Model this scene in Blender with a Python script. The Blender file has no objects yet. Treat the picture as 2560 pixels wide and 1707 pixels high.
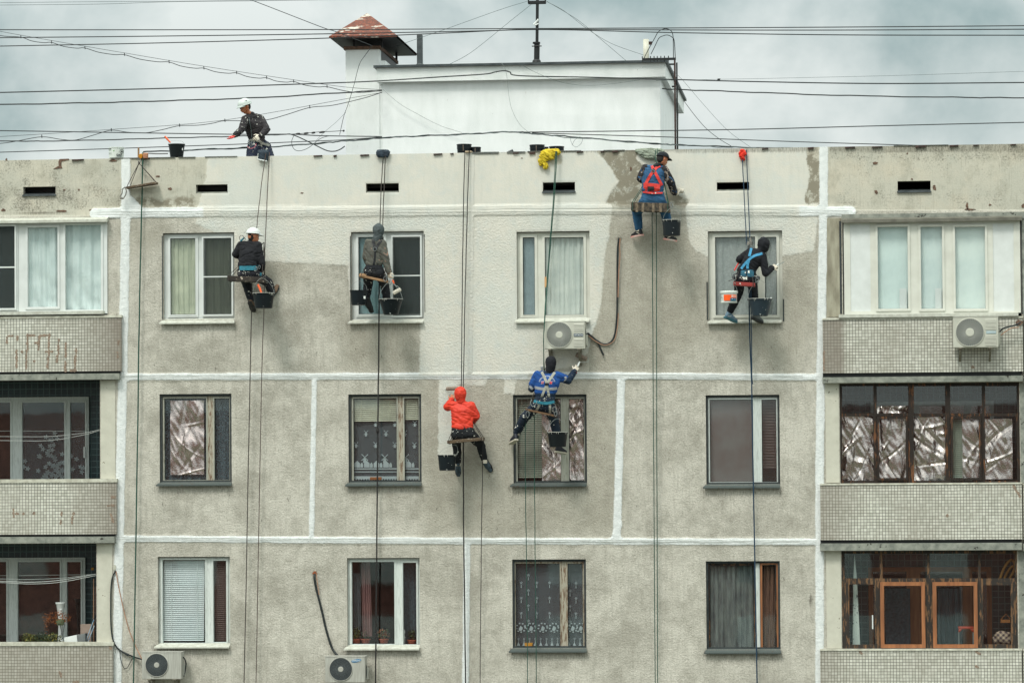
import bpy, bmesh, math, random
import numpy as np
from mathutils import Vector, Matrix, noise
from mathutils.bvhtree import BVHTree
random.seed(7); np.random.seed(7)
SC = bpy.context.scene; COL = SC.collection
R = math.radians
# ---------------------------------------------------------------- camera
F, W, H = 8500.0, 2560.0, 1707.0            # focal length and frame in photo pixels
EYE = (2150.0, 1150.0); ROLL = R(0.40)
CAM = Vector((0, -57.0, 20.5))
dc = Vector((EYE[0]-W/2, -(EYE[1]-H/2), -F)).normalized()
th = math.asin(-dc.y/math.sqrt(1-dc.x**2)); psi = math.asin(dc.x)
base = Matrix.Rotation(psi, 3, 'Z') @ Matrix.Rotation(math.pi/2+th, 3, 'X')
MR = base @ Matrix.Rotation(ROLL, 3, dc)
MRI = MR.inverted()
cam = bpy.data.objects.new("camera", bpy.data.cameras.new("camera")); COL.objects.link(cam)
cam.matrix_world = Matrix.Translation(CAM) @ MR.to_4x4()
cam.data.sensor_width = 36; cam.data.lens = F/W*36; cam.data.clip_start = 1; cam.data.clip_end = 3000
SC.camera = cam

def ray(x, y): return (MR @ Vector((x-W/2, -(y-H/2), -F))).normalized()
def P(x, y, Y=0.0):
    """world point on the plane parallel to the facade at depth Y that the photo shows at x, y"""
    d = ray(x, y); t = (Y-CAM.y)/d.y
    return CAM + d*t
def rect(x0, y0, x1, y1, Y=0.0):
    a, b, c, d = P(x0, y0, Y), P(x0, y1, Y), P(x1, y0, Y), P(x1, y1, Y)
    return ((a.x+b.x)/2, (c.x+d.x)/2, (b.z+d.z)/2, (a.z+c.z)/2)      # X0 X1 Z0 Z1
S = 149.0                                                             # photo pixels per metre on the facade

# ---------------------------------------------------------------- colours, node helpers
def lin(c): return tuple(((v/255)/12.92 if v/255 <= .04045 else ((v/255+.055)/1.055)**2.4) for v in c)+(1,)
class NT:
    def __init__(s, name, world=False):
        s.m = bpy.data.worlds.new(name) if world else bpy.data.materials.new(name)
        s.m.use_nodes = True; s.t = s.m.node_tree; s.t.nodes.clear()
        s.out = s.n('ShaderNodeOutputWorld' if world else 'ShaderNodeOutputMaterial')
    def n(s, typ, **kw):
        nd = s.t.nodes.new(typ)
        for k, v in kw.items(): setattr(nd, k, v)
        return nd
    def set(s, sock, v):
        if hasattr(v, 'is_output') or isinstance(v, bpy.types.NodeSocket): s.t.links.new(v, sock)
        else: sock.default_value = v
    def coord(s, scale=(1, 1, 1), kind='Object', loc=(0, 0, 0)):
        tc = s.n('ShaderNodeTexCoord'); mp = s.n('ShaderNodeMapping')
        s.t.links.new(tc.outputs[kind], mp.inputs[0]); mp.inputs[3].default_value = scale; mp.inputs[1].default_value = loc
        return mp.outputs[0]
    def noise(s, co, scale, detail=4, rough=.55, dist=0, col=False):
        nd = s.n('ShaderNodeTexNoise'); s.set(nd.inputs['Vector'], co); nd.inputs['Scale'].default_value = scale
        nd.inputs['Detail'].default_value = detail; nd.inputs['Roughness'].default_value = rough; nd.inputs['Distortion'].default_value = dist
        return nd.outputs['Color' if col else 'Fac']
    def math(s, op, a, b=0.0, c=None, clamp=False):
        nd = s.n('ShaderNodeMath', operation=op, use_clamp=clamp); s.set(nd.inputs[0], a); s.set(nd.inputs[1], b)
        if c is not None: s.set(nd.inputs[2], c)
        return nd.outputs[0]
    def mr(s, v, a, b, c=0.0, d=1.0):
        nd = s.n('ShaderNodeMapRange'); s.set(nd.inputs[0], v)
        for i, q in enumerate((a, b, c, d)): s.set(nd.inputs[i+1], q)
        return nd.outputs[0]
    def mix(s, f, a, b, blend='MIX'):
        nd = s.n('ShaderNodeMix', data_type='RGBA', blend_type=blend); s.set(nd.inputs[0], f); s.set(nd.inputs[6], a); s.set(nd.inputs[7], b)
        return nd.outputs[2]
    def attr(s, name): return s.n('ShaderNodeAttribute', attribute_name=name).outputs['Fac']
    def bump(s, h, strength=.3, dist=.01, prev=None):
        nd = s.n('ShaderNodeBump'); s.set(nd.inputs['Height'], h); nd.inputs['Strength'].default_value = strength
        nd.inputs['Distance'].default_value = dist
        if prev is not None: s.t.links.new(prev, nd.inputs['Normal'])
        return nd.outputs[0]
    def bsdf(s, col, rough=.7, metal=0, normal=None, spec=.4, **kw):
        b = s.n('ShaderNodeBsdfPrincipled'); s.set(b.inputs['Base Color'], col); s.set(b.inputs['Roughness'], rough)
        s.set(b.inputs['Metallic'], metal); b.inputs['Specular IOR Level'].default_value = spec
        if normal is not None: s.t.links.new(normal, b.inputs['Normal'])
        for k, v in kw.items(): s.set(b.inputs[k], v)
        return b.outputs[0]
    def done(s, sh): s.t.links.new(sh, s.out.inputs['Surface']); return s.m

# ---------------------------------------------------------------- overcast sky and soft sun
SUN_EL, SUN_AZ = R(56), R(-24)      # high, a little to the left in front of the facade
w = NT("World", True); SC.world = w.m
tc = w.n('ShaderNodeTexCoord'); sep = w.n('ShaderNodeSeparateXYZ'); w.t.links.new(tc.outputs['Generated'], sep.inputs[0])
sky = w.n('ShaderNodeTexSky', sky_type='NISHITA'); sky.sun_disc = False; sky.sun_elevation = SUN_EL; sky.sun_rotation = math.pi+SUN_AZ
mp = w.n('ShaderNodeMapping'); w.t.links.new(tc.outputs['Generated'], mp.inputs[0]); mp.inputs[3].default_value = (1, 1, 1.25); mp.inputs[1].default_value = (.93, 0, .31)
n1 = w.noise(mp.outputs[0], 13.0, 6, .55, .15); n2 = w.noise(mp.outputs[0], 3.2, 2, .5)
cl = w.math('ADD', w.math('MULTIPLY', n1, .75), w.math('MULTIPLY', n2, .35))
cl = w.mr(cl, .39, .62)
ccol = w.mix(cl, lin((148, 174, 175)), lin((240, 247, 244)))
el = w.mr(sep.outputs[2], .12, .9, 1.0, 3.6)
ccol = w.mix(1.0, ccol, el, 'MULTIPLY')
ccol = w.mix(w.mr(sep.outputs[2], .15, .6), ccol, w.mix(1.0, ccol, (1.03, 1.0, .955, 1), 'MULTIPLY'))
ccol = w.mix(1.0, ccol, (10, 10, 10, 1), 'MULTIPLY')
sk = w.mix(.93, sky.outputs[0], ccol)
bg = w.n('ShaderNodeBackground'); w.t.links.new(sk, bg.inputs[0]); bg.inputs[1].default_value = .1
w.t.links.new(bg.outputs[0], w.out.inputs['Surface'])
sun = bpy.data.objects.new("sun", bpy.data.lights.new("sun", 'SUN')); COL.objects.link(sun)
sun.data.energy = 2.5; sun.data.angle = R(15); sun.data.color = (1, .965, .9)
sdir = Vector((math.sin(SUN_AZ)*math.cos(SUN_EL), -math.cos(SUN_AZ)*math.cos(SUN_EL), math.sin(SUN_EL)))
sun.rotation_euler = sdir.to_track_quat('Z', 'Y').to_euler()
SC.view_settings.view_transform = 'Standard'; SC.view_settings.look = 'None'; SC.view_settings.exposure = -.13; SC.view_settings.gamma = 1
SC.cycles.max_bounces = 8; SC.cycles.transparent_max_bounces = 12; SC.cycles.sample_clamp_indirect = 4; SC.cycles.use_denoising = True

# ---------------------------------------------------------------- object helpers
ORG = {}
def new(name, verts, faces, mats, parent=None, label=None, cat=None, group=None, kind=None, origin=None, smooth=False, mi=None, bev=0):
    verts = [Vector(v) for v in verts]
    if parent is not None: o0 = ORG[parent.name]
    elif origin is not None: o0 = Vector(origin)
    elif verts:
        lo = [min(v[i] for v in verts) for i in range(3)]; hi = [max(v[i] for v in verts) for i in range(3)]
        o0 = Vector(((lo[0]+hi[0])/2, (lo[1]+hi[1])/2, lo[2]))
    me = bpy.data.meshes.new(name)
    me.from_pydata([v-o0 for v in verts], [], faces)
    for m in (mats if isinstance(mats, (list, tuple)) else [mats]): me.materials.append(m)
    if mi is not None: me.polygons.foreach_set('material_index', mi)
    if smooth: me.polygons.foreach_set('use_smooth', [True]*len(me.polygons))
    me.update()
    o = bpy.data.objects.new(name, me); COL.objects.link(o)
    if parent is not None: o.parent = parent
    else: o.location = o0
    ORG[o.name] = o0
    tag(o, label, cat, group, kind)
    if bev:
        b = o.modifiers.new('bevel', 'BEVEL'); b.width = bev; b.segments = 2; b.limit_method = 'ANGLE'
    return o
def tag(o, label=None, cat=None, group=None, kind=None):
    if label: o['label'] = label
    if cat: o['category'] = cat
    if group: o['group'] = group
    if kind: o['kind'] = kind
def thing(name, label, cat, origin, group=None):
    o = bpy.data.objects.new(name, None); COL.objects.link(o); o.location = origin; ORG[o.name] = Vector(origin)
    tag(o, label, cat, group); return o

class MB:
    """collects shapes into one mesh"""
    def __init__(s): s.v = []; s.f = []; s.m = []
    def add(s, vs, fs, mi=0):
        b = len(s.v); s.v += [Vector(v) for v in vs]; s.f += [tuple(i+b for i in f) for f in fs]; s.m += [mi]*len(fs); return s
    def box(s, x0, x1, y0, y1, z0, z1, mi=0):
        v = [(x, y, z) for z in (z0, z1) for y in (y0, y1) for x in (x0, x1)]
        return s.add(v, [(0, 2, 3, 1), (4, 5, 7, 6), (0, 1, 5, 4), (2, 6, 7, 3), (0, 4, 6, 2), (1, 3, 7, 5)], mi)
    def hexa(s, q, mi=0):     # eight points, bottom ring then top ring
        return s.add(q, [(0, 3, 2, 1), (4, 5, 6, 7), (0, 1, 5, 4), (1, 2, 6, 5), (2, 3, 7, 6), (3, 0, 4, 7)], mi)
    def slab(s, pts, Y0, Y1, mi=0):   # polygon in the facade plane [(x,z)..], thickened in Y
        n = len(pts); v = [(p[0], Y0, p[1]) for p in pts]+[(p[0], Y1, p[1]) for p in pts]
        return s.add(v, [tuple(range(n)), tuple(range(2*n-1, n-1, -1))]+[(i, i+n, (i+1) % n+n, (i+1) % n) for i in range(n)], mi)
    def tube(s, pts, r, n=6, mi=0, caps=True):
        pts = [Vector(p) for p in pts]; k = len(pts); rr = r if isinstance(r, (list, tuple)) else [r]*k
        vs = []; up = None
        for i, p in enumerate(pts):
            t = (pts[min(i+1, k-1)]-pts[max(i-1, 0)]).normalized()
            if up is None: up = t.orthogonal().normalized()
            up = (up - t*up.dot(t)); up = up.normalized() if up.length > 1e-6 else t.orthogonal().normalized()
            sd = t.cross(up)
            for j in range(n):
                a = 2*math.pi*j/n; vs.append(p+(up*math.cos(a)+sd*math.sin(a))*rr[i])
        fs = [(i*n+j, i*n+(j+1) % n, (i+1)*n+(j+1) % n, (i+1)*n+j) for i in range(k-1) for j in range(n)]
        if caps: fs += [tuple(range(n-1, -1, -1)), tuple((k-1)*n+j for j in range(n))]
        return s.add(vs, fs, mi)
    def lathe(s, c, prof, n=24, mi=0, axis=Vector((0, 0, 1)), caps=True):   # prof [(r, h)..] along axis from c
        axis = Vector(axis).normalized(); a = axis.orthogonal().normalized(); b = axis.cross(a); c = Vector(c)
        vs = [c+axis*h+(a*math.cos(2*math.pi*j/n)+b*math.sin(2*math.pi*j/n))*r for r, h in prof for j in range(n)]
        fs = [(i*n+j, i*n+(j+1) % n, (i+1)*n+(j+1) % n, (i+1)*n+j) for i in range(len(prof)-1) for j in range(n)]
        if caps: fs += [tuple(range(n-1, -1, -1)), tuple((len(prof)-1)*n+j for j in range(n))]
        return s.add(vs, fs, mi)
    def grid(s, rows, mi=0):      # list of lists of points
        nr, nc = len(rows), len(rows[0])
        return s.add([p for r_ in rows for p in r_], [(i*nc+j, i*nc+j+1, (i+1)*nc+j+1, (i+1)*nc+j) for i in range(nr-1) for j in range(nc-1)], mi)
    def plate(s, R0, holes, Y0, Y1, mi=0):   # rectangle with rectangular holes, thickened between Y0 (front) and Y1
        xs = sorted(set([R0[0], R0[1]]+[h[0] for h in holes]+[h[1] for h in holes])); zs = sorted(set([R0[2], R0[3]]+[h[2] for h in holes]+[h[3] for h in holes]))
        solid = lambda i, j: 0 <= i < len(xs)-1 and 0 <= j < len(zs)-1 and not any(h[0] <= (xs[i]+xs[i+1])/2 <= h[1] and h[2] <= (zs[j]+zs[j+1])/2 <= h[3] for h in holes)
        for i in range(len(xs)-1):
            for j in range(len(zs)-1):
                if not solid(i, j): continue
                x0, x1, z0, z1 = xs[i], xs[i+1], zs[j], zs[j+1]
                s.add([(x0, Y0, z0), (x1, Y0, z0), (x1, Y0, z1), (x0, Y0, z1)], [(0, 1, 2, 3)], mi)
                s.add([(x0, Y1, z0), (x1, Y1, z0), (x1, Y1, z1), (x0, Y1, z1)], [(3, 2, 1, 0)], mi)
                if not solid(i-1, j): s.add([(x0, Y0, z0), (x0, Y0, z1), (x0, Y1, z1), (x0, Y1, z0)], [(0, 1, 2, 3)], mi)
                if not solid(i+1, j): s.add([(x1, Y0, z0), (x1, Y0, z1), (x1, Y1, z1), (x1, Y1, z0)], [(3, 2, 1, 0)], mi)
                if not solid(i, j-1): s.add([(x0, Y0, z0), (x1, Y0, z0), (x1, Y1, z0), (x0, Y1, z0)], [(3, 2, 1, 0)], mi)
                if not solid(i, j+1): s.add([(x0, Y0, z1), (x1, Y0, z1), (x1, Y1, z1), (x0, Y1, z1)], [(0, 1, 2, 3)], mi)
        return s
    def ring(s, R0, wd, Y0, Y1, mi=0):
        return s.plate(R0, [(R0[0]+wd, R0[1]-wd, R0[2]+wd, R0[3]-wd)], Y0, Y1, mi)
    def build(s, name, mats, parent=None, **kw):
        return new(name, s.v, s.f, mats, parent, mi=s.m, **kw)

def smoothpath(pts, n=6):
    """Catmull-Rom through pts"""
    pts = [Vector(p) for p in pts]; out = []
    for i in range(len(pts)-1):
        p0, p1, p2, p3 = pts[max(i-1, 0)], pts[i], pts[i+1], pts[min(i+2, len(pts)-1)]
        for k in range(n):
            t = k/n
            out.append(.5*((2*p1)+(p2-p0)*t+(2*p0-5*p1+4*p2-p3)*t*t+(3*p1-p0-3*p2+p3)*t**3))
    return out+[pts[-1]]

# ---------------------------------------------------------------- materials
def M(name, col, col2=None, rough=.7, nscale=6, bump=0, bscale=60, metal=0, spec=.4, amt=.25, splat=None, splatcol=(225, 225, 215), sscale=30, stretch=(1, 1, 1), **kw):
    """plain procedural material: two-tone noise, optional bump and splatter"""
    t = NT(name); co = t.coord(stretch)
    a = lin(col); b = lin(col2) if col2 else tuple(v*(1-amt) for v in a[:3])+(1,)
    c = t.mix(t.mr(t.noise(co, nscale, 5, .6), .35, .68), a, b)
    if splat:
        big = t.mr(t.noise(co, sscale*.18, 2), .45, .62, -.06, .06)
        c = t.mix(t.mr(t.math('ADD', t.noise(co, sscale, 3, .6), big), splat, splat+.03), c, lin(splatcol))
    nm = t.bump(t.noise(co, bscale, 4, .6), bump, .01) if bump else None
    return t.done(t.bsdf(c, rough, metal, nm, spec, **kw))

def wall_mat():
    t = NT("painted concrete wall"); co = t.coord()
    big = t.noise(co, 1.1, 5, .6, .4); mid = t.noise(co, 5, 5, .65, .3); fine = t.noise(co, 75, 3, .7); grit = t.noise(co, 170, 2, .7)
    vert = t.noise(t.coord((9, 1, .8)), 2.2, 4, .6)
    wob = t.math('MULTIPLY', t.math('SUBTRACT', t.noise(co, 9, 5, .65), .5), 16)
    wob2 = t.math('MULTIPLY', t.math('SUBTRACT', t.noise(co, 40, 4, .7), .5), 9)
    # bare pebble-dash render
    spk = t.noise(co, 40, 5, .8); spk2 = t.noise(t.coord((1, 1, 1), loc=(3, 1, 7)), 52, 3, .75)
    st = t.math('ADD', t.math('ADD', t.math('MULTIPLY', big, .6), t.math('MULTIPLY', mid, .4)), t.math('MULTIPLY', t.math('SUBTRACT', spk, .5), .22))
    raw = t.mix(t.mr(st, .42, .60), lin((201, 197, 186)), lin((165, 161, 150)))
    raw = t.mix(t.mr(vert, .50, .72, 0, .45), raw, lin((150, 146, 135)))
    dk = t.mix(t.mr(mid, .35, .65), lin((166, 161, 147)), lin((154, 149, 136)))
    fr = t.mr(t.math('ADD', t.attr('bare'), t.math('MULTIPLY', wob, 1.6)), -30, 22)
    raw = t.mix(t.math('MULTIPLY', fr, .62), raw, dk)
    raw = t.mix(t.mr(spk, .50, .68, 0, .52), raw, lin((112, 109, 97)))
    raw = t.mix(t.mr(spk2, .55, .70, 0, .35), raw, lin((206, 204, 192)))
    # smooth stained attic panels
    at = t.mix(t.mr(big, .4, .62), lin((186, 184, 171)), lin((198, 193, 178)))
    at = t.mix(t.mr(t.noise(t.coord((1, 1, 1), loc=(5, 0, 3)), 1.6, 4), .52, .72, 0, .4), at, lin((206, 192, 170)))
    at = t.mix(t.mr(spk, .52, .72, 0, .35), at, lin((140, 136, 120)))
    clump = t.math('MULTIPLY', t.math('SUBTRACT', t.noise(co, 3.2, 4, .6), .5), .5)
    spot = t.mr(t.math('ADD', t.math('ADD', t.noise(t.coord((1, 1, 1.1)), 30, 9, .8, .15), clump), t.math('MULTIPLY', t.attr('mould'), .125)), .62, .76)
    at = t.mix(t.math('MULTIPLY', spot, .75), at, lin((84, 82, 74)))
    at = t.mix(t.mr(t.noise(t.coord((14, 1, 1.2)), 2.5, 4, .6), .55, .75, 0, .45), at, lin((124, 119, 104)))
    at = t.mix(t.mr(t.noise(t.coord((1, 1, 1), loc=(9, 0, 2)), 2.6, 6, .7), .5, .68, 0, .55), at, lin((150, 147, 132)))
    at = t.mix(t.math('MULTIPLY', t.mr(t.math('ADD', t.attr('bare'), t.math('MULTIPLY', wob, 1.6)), -4, 4), t.mr(t.noise(co, 6, 6, .7, .2), .40, .5)), at, lin((138, 132, 117)))
    pa = t.mr(t.attr('attic'), -2, 2)
    col = t.mix(pa, raw, at)
    # fresh cream paint
    cream = t.mix(t.mr(t.noise(co, 2.1, 4, .6), .35, .65), lin((213, 209, 198)), lin((204, 203, 194)))
    cream = t.mix(t.mr(t.noise(co, 7, 3), .5, .7, 0, .4), cream, lin((194, 200, 197)))
    cream = t.mix(t.mr(spk, .54, .74, 0, .22), cream, lin((160, 160, 148)))
    cream = t.mix(t.mr(t.noise(t.coord((5, 1, .7)), 3.0, 5, .65), .5, .72, 0, .3), cream, lin((184, 184, 173)))
    cream = t.mix(t.mr(t.noise(t.coord((1, 1, 1), loc=(2, 0, 5)), .9, 3, .5), .5, .62, 0, .35), cream, lin((196, 203, 199)))
    pf = t.mr(t.math('ADD', t.attr('paint'), t.math('ADD', wob, wob2)), -2, 2)
    col = t.mix(pf, col, cream)
    # white joint filler
    wh = t.mix(t.mr(t.noise(co, 12, 4), .4, .7), lin((226, 229, 228)), lin((211, 215, 214)))
    jf = t.mr(t.math('ADD', t.attr('joint'), t.math('MULTIPLY', wob2, .7)), -1.2, 1.2)
    jf2 = t.math('MULTIPLY', jf, t.math('SUBTRACT', 1.0, t.math('MULTIPLY', t.attr('over'), .93)))
    col = t.mix(jf2, col, wh)
    # dirt: run-off below sills, vents, along the coping; shade painted under sills too
    df = t.mr(t.math('ADD', t.attr('dirt'), t.math('MULTIPLY', t.math('SUBTRACT', t.noise(t.coord((4, 1, .8)), 12, 7, .8), .5), 2.2)), .33, 1.0)
    col = t.mix(t.math('MULTIPLY', df, .72), col, lin((84, 80, 70)))
    rough = t.mix(pf, (.95, .95, .95, 1), (.7, .7, .7, 1))
    h1 = t.noise(co, 30, 3, .55, .6); h2 = fine
    flat = t.math('SUBTRACT', 1.0, t.math('MULTIPLY', pa, .8))
    h = t.math('MULTIPLY', t.math('ADD', t.math('MULTIPLY', h1, 1.1), t.math('MULTIPLY', h2, .5)), flat)
    cr = t.noise(t.coord((1.2, 1, 6)), 9, 5, .7, .5)
    h = t.math('ADD', h, t.math('MULTIPLY', t.math('MULTIPLY', cr, jf), .45))
    nm = t.bump(h, .85, .016)
    nm = t.bump(t.math('MULTIPLY', t.math('ADD', pf, jf), 1.0), .5, .004, nm)
    return t.done(t.bsdf(col, rough, 0, nm, .25))

def tile_mat(name, a, b, gap, size=.0515, dirty=True, rough=.35, spec=.5):
    t = NT(name); co = t.coord()
    sp = t.n('ShaderNodeSeparateXYZ'); t.set(sp.inputs[0], co)
    cb = t.n('ShaderNodeCombineXYZ'); dz = t.math('MULTIPLY', t.math('SUBTRACT', t.noise(co, 3, 3), .5), .016); t.set(cb.inputs[0], t.math('ADD', sp.outputs[0], dz)); t.set(cb.inputs[1], t.math('ADD', sp.outputs[2], t.math('MULTIPLY', dz, -.8)))
    br = t.n('ShaderNodeTexBrick'); t.set(br.inputs['Vector'], cb.outputs[0]); br.offset = 0; br.squash = 1
    br.inputs['Scale'].default_value = 1; br.inputs['Brick Width'].default_value = size; br.inputs['Row Height'].default_value = size
    br.inputs['Mortar Size'].default_value = size*.085; br.inputs['Mortar Smooth'].default_value = .3; br.inputs['Bias'].default_value = 0
    br.inputs['Color1'].default_value = lin(a); br.inputs['Color2'].default_value = lin(b); br.inputs['Mortar'].default_value = lin(gap)
    c = br.outputs[0]
    if dirty:
        c = t.mix(t.mr(t.noise(co, .9, 4, .6), .42, .68, 0, .35), c, lin((140, 132, 120)))
        c = t.mix(t.mr(t.attr('grime'), 0, 1, 0, .72), c, lin((112, 101, 90)))
        c = t.mix(t.mr(t.noise(t.coord((10, 1, .7)), 2.4, 4, .6), .55, .75, 0, .3), c, lin((140, 130, 116)))
    nm = t.bump(t.math('SUBTRACT', 1.0, br.outputs[1]), .35, .004)
    return t.done(t.bsdf(c, rough, 0, nm, spec))

def glass_mat(name="window glass", tint=(.975, .985, .985), refl=.0, rough=.02, wav=.03):
    t = NT(name); tr = t.n('ShaderNodeBsdfTransparent'); tr.inputs[0].default_value = tint+(1,)
    gl = t.n('ShaderNodeBsdfGlossy'); gl.inputs['Roughness'].default_value = rough; gl.inputs[0].default_value = (.93, .97, .97, 1)
    nm = t.bump(t.noise(t.coord(), 2.2, 2), wav, .01); t.t.links.new(nm, gl.inputs['Normal'])
    lw = t.n('ShaderNodeLayerWeight'); lw.inputs[0].default_value = .5; f5 = t.math('ADD', t.math('MULTIPLY', t.math('POWER', lw.outputs['Facing'], 5), .9), .045)
    mx = t.n('ShaderNodeMixShader'); t.set(mx.inputs[0], t.math('ADD', f5, refl))
    t.t.links.new(tr.outputs[0], mx.inputs[1]); t.t.links.new(gl.outputs[0], mx.inputs[2]); return t.done(mx.outputs[0])

def lace_mat(name, col, dens=.55, pat=None, pscale=18, trans=.4):
    t = NT(name); co = t.coord(); tr = t.n('ShaderNodeBsdfTransparent')
    df = t.n('ShaderNodeBsdfDiffuse'); tl = t.n('ShaderNodeBsdfTranslucent'); c = lin(col)
    df.inputs[0].default_value = c; tl.inputs[0].default_value = c
    m1 = t.n('ShaderNodeMixShader'); m1.inputs[0].default_value = trans
    t.t.links.new(df.outputs[0], m1.inputs[1]); t.t.links.new(tl.outputs[0], m1.inputs[2])
    m2 = t.n('ShaderNodeMixShader')
    if pat:
        v = t.n('ShaderNodeTexVoronoi', feature='SMOOTH_F1'); t.set(v.inputs['Vector'], co); v.inputs['Scale'].default_value = pscale
        f = t.mr(v.outputs['Distance'], .25, .5, min(1, dens+pat), dens)
        t.set(m2.inputs[0], f)
    else: m2.inputs[0].default_value = dens
    t.t.links.new(tr.outputs[0], m2.inputs[1]); t.t.links.new(m1.outputs[0], m2.inputs[2]); return t.done(m2.outputs[0])

def peel_mat(name, paint, wood, thr=.5, sc=9, rough=.75):
    """old paint flaking off weathered wood along the grain"""
    t = NT(name); co = t.coord((5, 5, .7)); n = t.noise(co, sc, 7, .7, .2)
    c = t.mix(t.mr(n, thr, thr+.05), lin(paint), lin(wood))
    g = t.noise(t.coord((22, 22, 1)), 6, 4, .7)
    c = t.mix(t.mr(g, .5, .75, 0, .6), c, lin(tuple(v*.45 for v in wood)))
    return t.done(t.bsdf(c, rough, 0, t.bump(t.math('ADD', n, g), .5, .004), .3))

def foil_mat():
    t = NT("crumpled foil")
    n = t.noise(t.coord((1.2, 1, .85)), 22, 2, .5, .6)
    return t.done(t.bsdf(lin((206, 190, 186)), .24, 1, t.bump(n, .2, .01)))

def rust_mat():
    t = NT("rusted white roof sheet"); co = t.coord((1, 1, 1.6)); n = t.noise(co, 3.4, 7, .65, .3)
    band = t.math('SINE', t.math('MULTIPLY', t.n('ShaderNodeSeparateXYZ').outputs[2], 1)); sp = t.n('ShaderNodeSeparateXYZ'); t.set(sp.inputs[0], t.coord())
    band = t.math('MULTIPLY', t.math('SINE', t.math('MULTIPLY', sp.outputs[2], 19)), .045)
    f = t.mr(t.math('ADD', n, band), .39, .45)
    rr = t.mix(t.mr(t.noise(co, 14, 5, .7), .38, .6), lin((116, 58, 38)), lin((70, 40, 32)))
    rr = t.mix(t.mr(t.noise(co, 30, 4, .7), .58, .7), rr, lin((196, 98, 52)))
    c = t.mix(f, lin((182, 176, 164)), rr)
    return t.done(t.bsdf(c, .8, 0, t.bump(n, .4, .01)))

MW = wall_mat()
TILE_L = tile_mat("cream mosaic tiles", (214, 213, 202), (184, 183, 171), (80, 78, 72))
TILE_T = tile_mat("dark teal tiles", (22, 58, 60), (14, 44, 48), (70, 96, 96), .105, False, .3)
CONC = M("grey weathered concrete", (150, 152, 142), (104, 108, 102), rough=.9, nscale=7, bump=.5, bscale=30, splat=.66, splatcol=(60, 58, 52), sscale=14)
CONC_L = M("pale concrete cap", (196, 196, 182), (150, 146, 132), rough=.9, nscale=9, bump=.4)
PIER = M("pale plaster pier", (200, 198, 184), (186, 184, 170), rough=.9, nscale=4, bump=.4, bscale=50, splat=.68, splatcol=(120, 112, 96), sscale=12)
PVC = M("white plastic frame", (216, 220, 218), (204, 208, 205), rough=.35, nscale=4)
PVC_C = M("cream plastic frame", (212, 213, 203), (200, 200, 190), rough=.4, nscale=4)
GASK = M("dark rubber gasket", (40, 46, 46), rough=.8)
SILLM = M("pale metal sill", (196, 198, 188), (168, 168, 156), rough=.5, nscale=14)
SILLD = peel_mat("old green-grey metal sill", (76, 84, 82), (78, 58, 48), .60, 6)
OLDF = peel_mat("grey peeling frame", (170, 170, 158), (120, 114, 102), .58, 8)
OLDW = peel_mat("white painted old frame", (208, 214, 210), (158, 158, 148), .66, 8)
OLDB = peel_mat("bare brown peeling frame", (170, 164, 148), (116, 94, 76), .50, 8)
BURNT = peel_mat("scorched brown timber", (40, 34, 30), (112, 74, 48), .56, 4)
BLACKW = peel_mat("blackened timber", (48, 44, 41), (118, 88, 62), .52, 5)
ORANGEW = M("orange varnished timber", (164, 108, 70), (128, 82, 54), rough=.5, nscale=3, stretch=(6, 6, .6), bump=.2)
GLASS = glass_mat()
GLASS2 = glass_mat("clear loggia glass", (.96, .98, .98), 0.0)
GLASSR = glass_mat("milky old glass", (.94, .96, .96), .05, .08, .06)
FOIL = foil_mat()
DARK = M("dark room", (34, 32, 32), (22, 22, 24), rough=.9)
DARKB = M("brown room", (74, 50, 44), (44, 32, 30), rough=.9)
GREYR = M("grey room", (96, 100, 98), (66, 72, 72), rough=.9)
WHITEW = M("fresh white roof wall", (240, 243, 242), (228, 232, 230), rough=.85, nscale=1.6, stretch=(2.2, 1, .7), bump=.35, bscale=40, splat=.74, splatcol=(196, 196, 190), sscale=9)
METALD = M("dark metal flashing", (86, 92, 94), (60, 66, 68), rough=.5, nscale=8, metal=.3)
BLACKM = M("black painted steel", (26, 30, 32), (16, 18, 20), rough=.5)
RUSTD = M("rusty dark steel", (70, 46, 40), (40, 34, 34), rough=.8, nscale=12, bump=.3)
RUST = rust_mat()
CABLE = M("black cable", (30, 38, 40), rough=.6)
CABLEW = M("white cable", (214, 218, 214), rough=.6)
CABLEG = M("grey thin wire", (96, 108, 108), rough=.6)
BUCK = M("black plastic bucket", (16, 26, 32), (11, 18, 23), rough=.42, spec=.3, nscale=5, splat=.72, splatcol=(205, 210, 205), sscale=26)
BUCKC = M("clean black plastic tub", (14, 21, 25), rough=.42, spec=.3)
WBUCK = M("white plastic bucket", (214, 220, 214), (200, 206, 200), rough=.4)
PAINT = M("wet white paint", (222, 222, 212), rough=.25)
WIRE = M("galvanised wire", (170, 176, 174), rough=.35, metal=.7)
SKIN = M("skin", (188, 124, 92), (166, 102, 74), rough=.55, nscale=10)
GLOVE = M("white knitted glove", (222, 214, 200), (198, 188, 170), rough=.9, nscale=12, bump=.3, bscale=120)
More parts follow.
